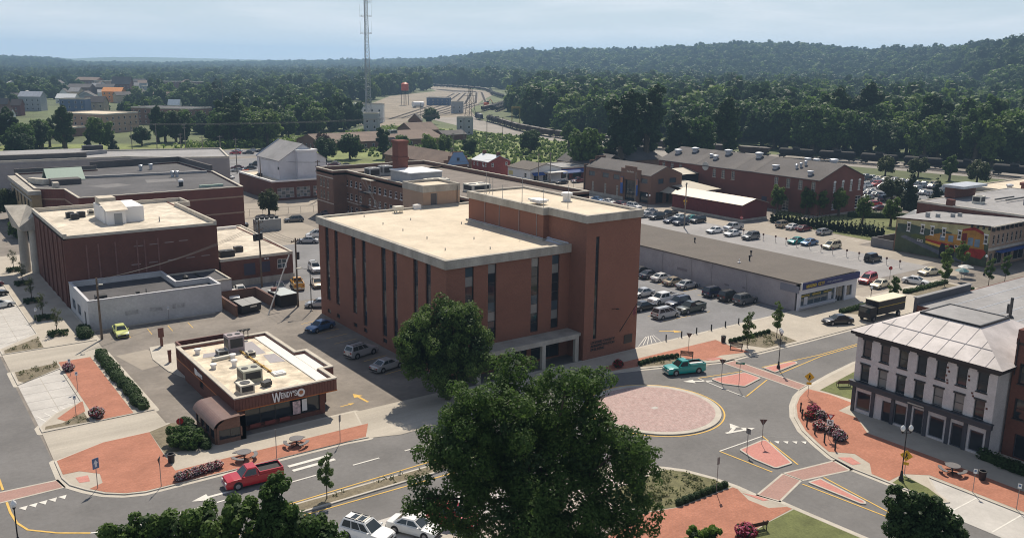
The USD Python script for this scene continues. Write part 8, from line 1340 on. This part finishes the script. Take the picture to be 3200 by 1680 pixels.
for r_ in [(108.6, 110.2, 'sedan', 'silver', 180, 'silver saloon car partly behind the orange brick block'), (108.6, 105.2, 'crew', 'white', 180, 'white four-door pickup truck in the middle of the store car park'), (108.8, 101.8, 'suv', 'navy', 180, 'dark blue car between two pickups in the store car park'), (108.3, 98.4, 'pickup', 'darkgreen', 180, 'dark green pickup truck beside the silver minivan'), (102.6, 103.7, 'sedan', 'black', 0, 'black saloon car showing past the corner of the orange brick block'), (102.4, 98.4, 'minivan', 'silver', 0, 'silver minivan nearest the pavement in the store car park')]: vehicle(r_[2], r_[3], r_[0], r_[1], r_[4], r_[5])
rowcars('of the near row before the red shed', [(167.8, 170.4, 'sedan', 'silver', 180), (168.1, 166.5, 'suv', 'black', 180), (167.5, 160.6, 'sedan', 'navy', 180), (167.4, 157.2, 'suv', 'navy', 180), (166.3, 144.9, 'sedan', 'white', 180), (167.0, 139.9, 'sedan', 'white', 180), (167.2, 134.6, 'suv', 'grey', 180)])
rowcars('of the far row before the red shed', [(172.8, 174.0, 'sedan', 'silver', 180), (173.8, 167.8, 'pickup', 'black', 180), (173.0, 163.2, 'sedan', 'white', 180), (174.1, 160.1, 'sedan', 'teal', 180), (173.4, 157.0, 'suv', 'black', 180), (173.4, 145.2, 'crew', 'silver', 180)])
rowcars('from the left at the museum kerb', [(174.9, 220.1, 'sedan', 'blue', -90), (175.0, 215.2, 'sedan', 'black', -90), (175.0, 210.2, 'sedan', 'black', -90), (175.0, 205.2, 'sedan', 'white', -90), (175.0, 198, 'sedan', 'blue', -90), (175.0, 193.0, 'sedan', 'white', -90), (175.0, 188, 'sedan', 'maroon', -90), (175.0, 182.5, 'suv', 'white', -90)])
vehicle('sedan', 'black', 190.6, 234.3, 180, 'dark saloon car before the blue awning shop'); vehicle('pickup', 'maroon', 197.8, 234.2, 180, 'dark red pickup truck before the blue awning shop')
rowcars('of the cars along the arborvitae row', [(187.2, 140.7, 'suv', 'tan', 0), (186.9, 137.5, 'sedan', 'white', 0), (187.4, 134.8, 'sedan', 'maroon', 0), (187.6, 129.0, 'wagon', 'silver', 0)])
for x, y, k, c, d, lab in ((172.4, 125.7, 'sedan', 'teal', 180, 'teal saloon car among the parking meters'), (173.4, 122.9, 'sedan', 'blue', 180, 'blue saloon car right of the teal one among the meters'), (174.3, 117.6, 'minivan', 'cream', 180, 'cream minivan before the walled yard'), (169.8, 104.5, 'jeep', 'black', 0, 'black boxy off-road car in the pale car park'), (248.1, 161.1, 'suv', 'black', 0, 'dark car beside the end of the long brick museum'), (250.4, 157.8, 'sedan', 'silver', 0, 'silver saloon car beside the end of the long brick museum'), (251.5, 153.1, 'suv', 'navy', 0, 'dark blue car beside the small tree near the marquee'), (240.3, 149.6, 'sedan', 'red', 150, 'red saloon car on the yard path behind the museum trees'), (233.9, 143.6, 'sedan', 'maroon', 150, 'dark red saloon car on the yard path'), (152.2, 94.2, 'minivan', 'red', 190, 'red minivan just beyond the store front corner'), (150.6, 90.7, 'sedan', 'cream', 185, 'cream saloon car in front of the red minivan'), (158.8, 88.4, 'sedan', 'white', -75, 'white saloon car broadside at the plaza'), (168.4, 91.2, 'sedan', 'cream', 170, 'cream saloon car behind the plaza trees'), (122.5, 80.3, 'sedan', 'black', 158, 'black saloon car on the pavement apron by the cream-topped lorry'),
                         (57.2, 148.7, 'sedan', 'navy', -105, 'dark blue saloon car left of the yellow pickup'), (60.6, 148.9, 'pickup', 'yellow', 75, 'orange-yellow pickup truck beside the low annexe'), (63.9, 147.9, 'sedan', 'tan', -105, 'tan saloon car right of the yellow pickup'), (68.4, 159.0, 'suv', 'white', -100, 'white sport utility car behind the yellow pickup'), (58.6, 134.6, 'sedan', 'silver', 150, 'silver saloon car peeping past the left edge of the orange brick block'), (53.2, 122.5, 'sedan', 'blue', -160, 'blue saloon car in the shade of the orange brick block'), (52.9, 108.2, 'suv', 'silver', 14, 'silver car in the shade by the brick wall, middle one'), (53.2, 101.2, 'sedan', 'silver', 14, 'silver saloon car in the shade nearest the corner tree'), (86.3, 212.6, 'wagon', 'grey', 168, 'dark grey estate car alone on the pale rear lot'), (78.4, 185.6, 'sedan', 'silver', 150, 'silver saloon car near the cooling plant'), (82.9, 190.8, 'minivan', 'white', 160, 'white van behind the orange brick block'), (97.6, 217.0, 'sedan', 'navy', 100, 'dark blue car at the foot of the brick school'), (235, 388.8, 'minivan', 'white', 150, 'white van before the small brick garage'), (72.3, 213.3, 'sedan', 'black', -20, 'dark saloon car at the corner of the red brick office block'), (50.6, 150.0, 'sedan', 'white', -100, 'white saloon car behind the white block building'), (48.4, 147.6, 'sedan', 'white', -100, 'white car roof showing above the brick pen')): vehicle(k, c, x, y, d, lab, .14 if (x, y) == (122.5, 80.3) else .05)
rowcars('in the angled bays at the left edge', [(14.9, 162.4, 'sedan', 'white', 15), (15.0, 170.8, 'sedan', 'black', 15), (15.2, 178.4, 'sedan', 'maroon', 15)])
rowcars('of the cars by the yellow brick wing at far left', [(34.0-8, 297.1, 'sedan', 'white', -80), (35-8, 304, 'suv', 'silver', -80), (26, 311, 'sedan', 'black', -80)])
rowcars('of the cars behind the white warehouse', [(146.5, 319.1, 'sedan', 'maroon', 150), (149.7, 315.4, 'sedan', 'black', 150), (148.5, 322.6, 'sedan', 'silver', 150), (144, 325.5, 'suv', 'navy', 150)])
rowcars('of the upper car park beyond the poles', [(117.4, 389.8, 'sedan', 'blue', 150), (121.4, 394.0, 'sedan', 'red', 150), (133.5, 389.8, 'sedan', 'white', 150), (129.5, 380.3, 'sedan', 'red', 150), (134.4, 378.5, 'sedan', 'black', 150), (139.7, 387.7, 'sedan', 'silver', 150), (143, 384.5, 'suv', 'black', 150)])
rowcars('of the grey depot car park', [(108.5, 334.0, 'sedan', 'maroon', 160), (112.2, 328.4, 'sedan', 'maroon', 160), (115.6, 324.6, 'sedan', 'black', 160), (109.6, 320.7, 'sedan', 'silver', 160), (100.6, 309.9, 'sedan', 'silver', 120), (99.8, 302.4, 'sedan', 'white', 120), (100.8, 326.6, 'suv', 'navy', 150), (121.4, 334.6, 'suv', 'black', 160)])
RV = random.Random(21); n = 0
for row, x in enumerate((258.5, 264.0, 275.5, 281.0, 292.0, 297.5)):
    for k in range(17):
        y = 151.5 + k*2.9 + (0 if row < 4 else .6)
        if y > 152 + (x-250)*1.05 + 14 or RV.random() < .16 or not Polygon([(252, 149), (300, 149), (305, 203), (264, 203)]).contains(Point(x, y)): continue
        kind = RV.choice(['sedan', 'sedan', 'suv', 'minivan', 'sedan', 'wagon']); c = RV.choice(['white', 'silver', 'silver', 'grey', 'black', 'navy', 'cream', 'red', 'blue', 'silver', 'black', 'white'])
        if kind in ('wagon', 'minivan') and c not in ('silver', 'grey', 'white', 'red', 'cream'): c = 'silver'
        vehicle(kind, c, x, y, 180 if row % 2 else 0, f'{CW.get(c, c)} {NAMES[kind]} among many in the crowded car park beyond the brick museum', .05, f'{CW.get(c, c)} {NAMES[kind]}s in the crowded car park')
t = thing('box_lorry', 'delivery lorry with cream box roof and black sides at the kerb before the store', 'lorry', (131.4, 78.6, .14), math.radians(178))
obj('box', MB().box(-4.9, 2.4, -1.2, 1.2, 1.0, 3.2), BLACK, t); obj('box_roof', MB().box(-5.0, 2.5, -1.27, 1.27, 3.2, 3.32), flat('cream_box_roof', (.66, .60, .44), .5), t); obj('front_panel', MB().box(2.4, 2.46, -.9, .2, 1.6, 2.4), WHITE, t); obj('cab', MB().box(2.5, 4.2, -1.1, 1.1, .6, 2.4), BLACK, t); obj('windscreen', MB().box(4.2, 4.22, -.95, .95, 1.5, 2.25), GLASS, t); obj('side_trim', MB().box(-4.9, 2.4, -1.215, -1.2, 2.2, 2.3).box(-4.9, 2.4, 1.2, 1.215, 2.2, 2.3), GOLD, t)
for x in (-3.4, 3.2):
    for s_ in (-1, 1): wh = thing_part(t, 'wheel'); obj('tyre', MB().cyl((x, s_*.9, .48), (x, s_*1.18, .48), .48, n=16), TYRE, wh); obj('rim', MB().cyl((x, s_*1.1, .48), (x, s_*1.2, .48), .26, n=12), RIM, wh)
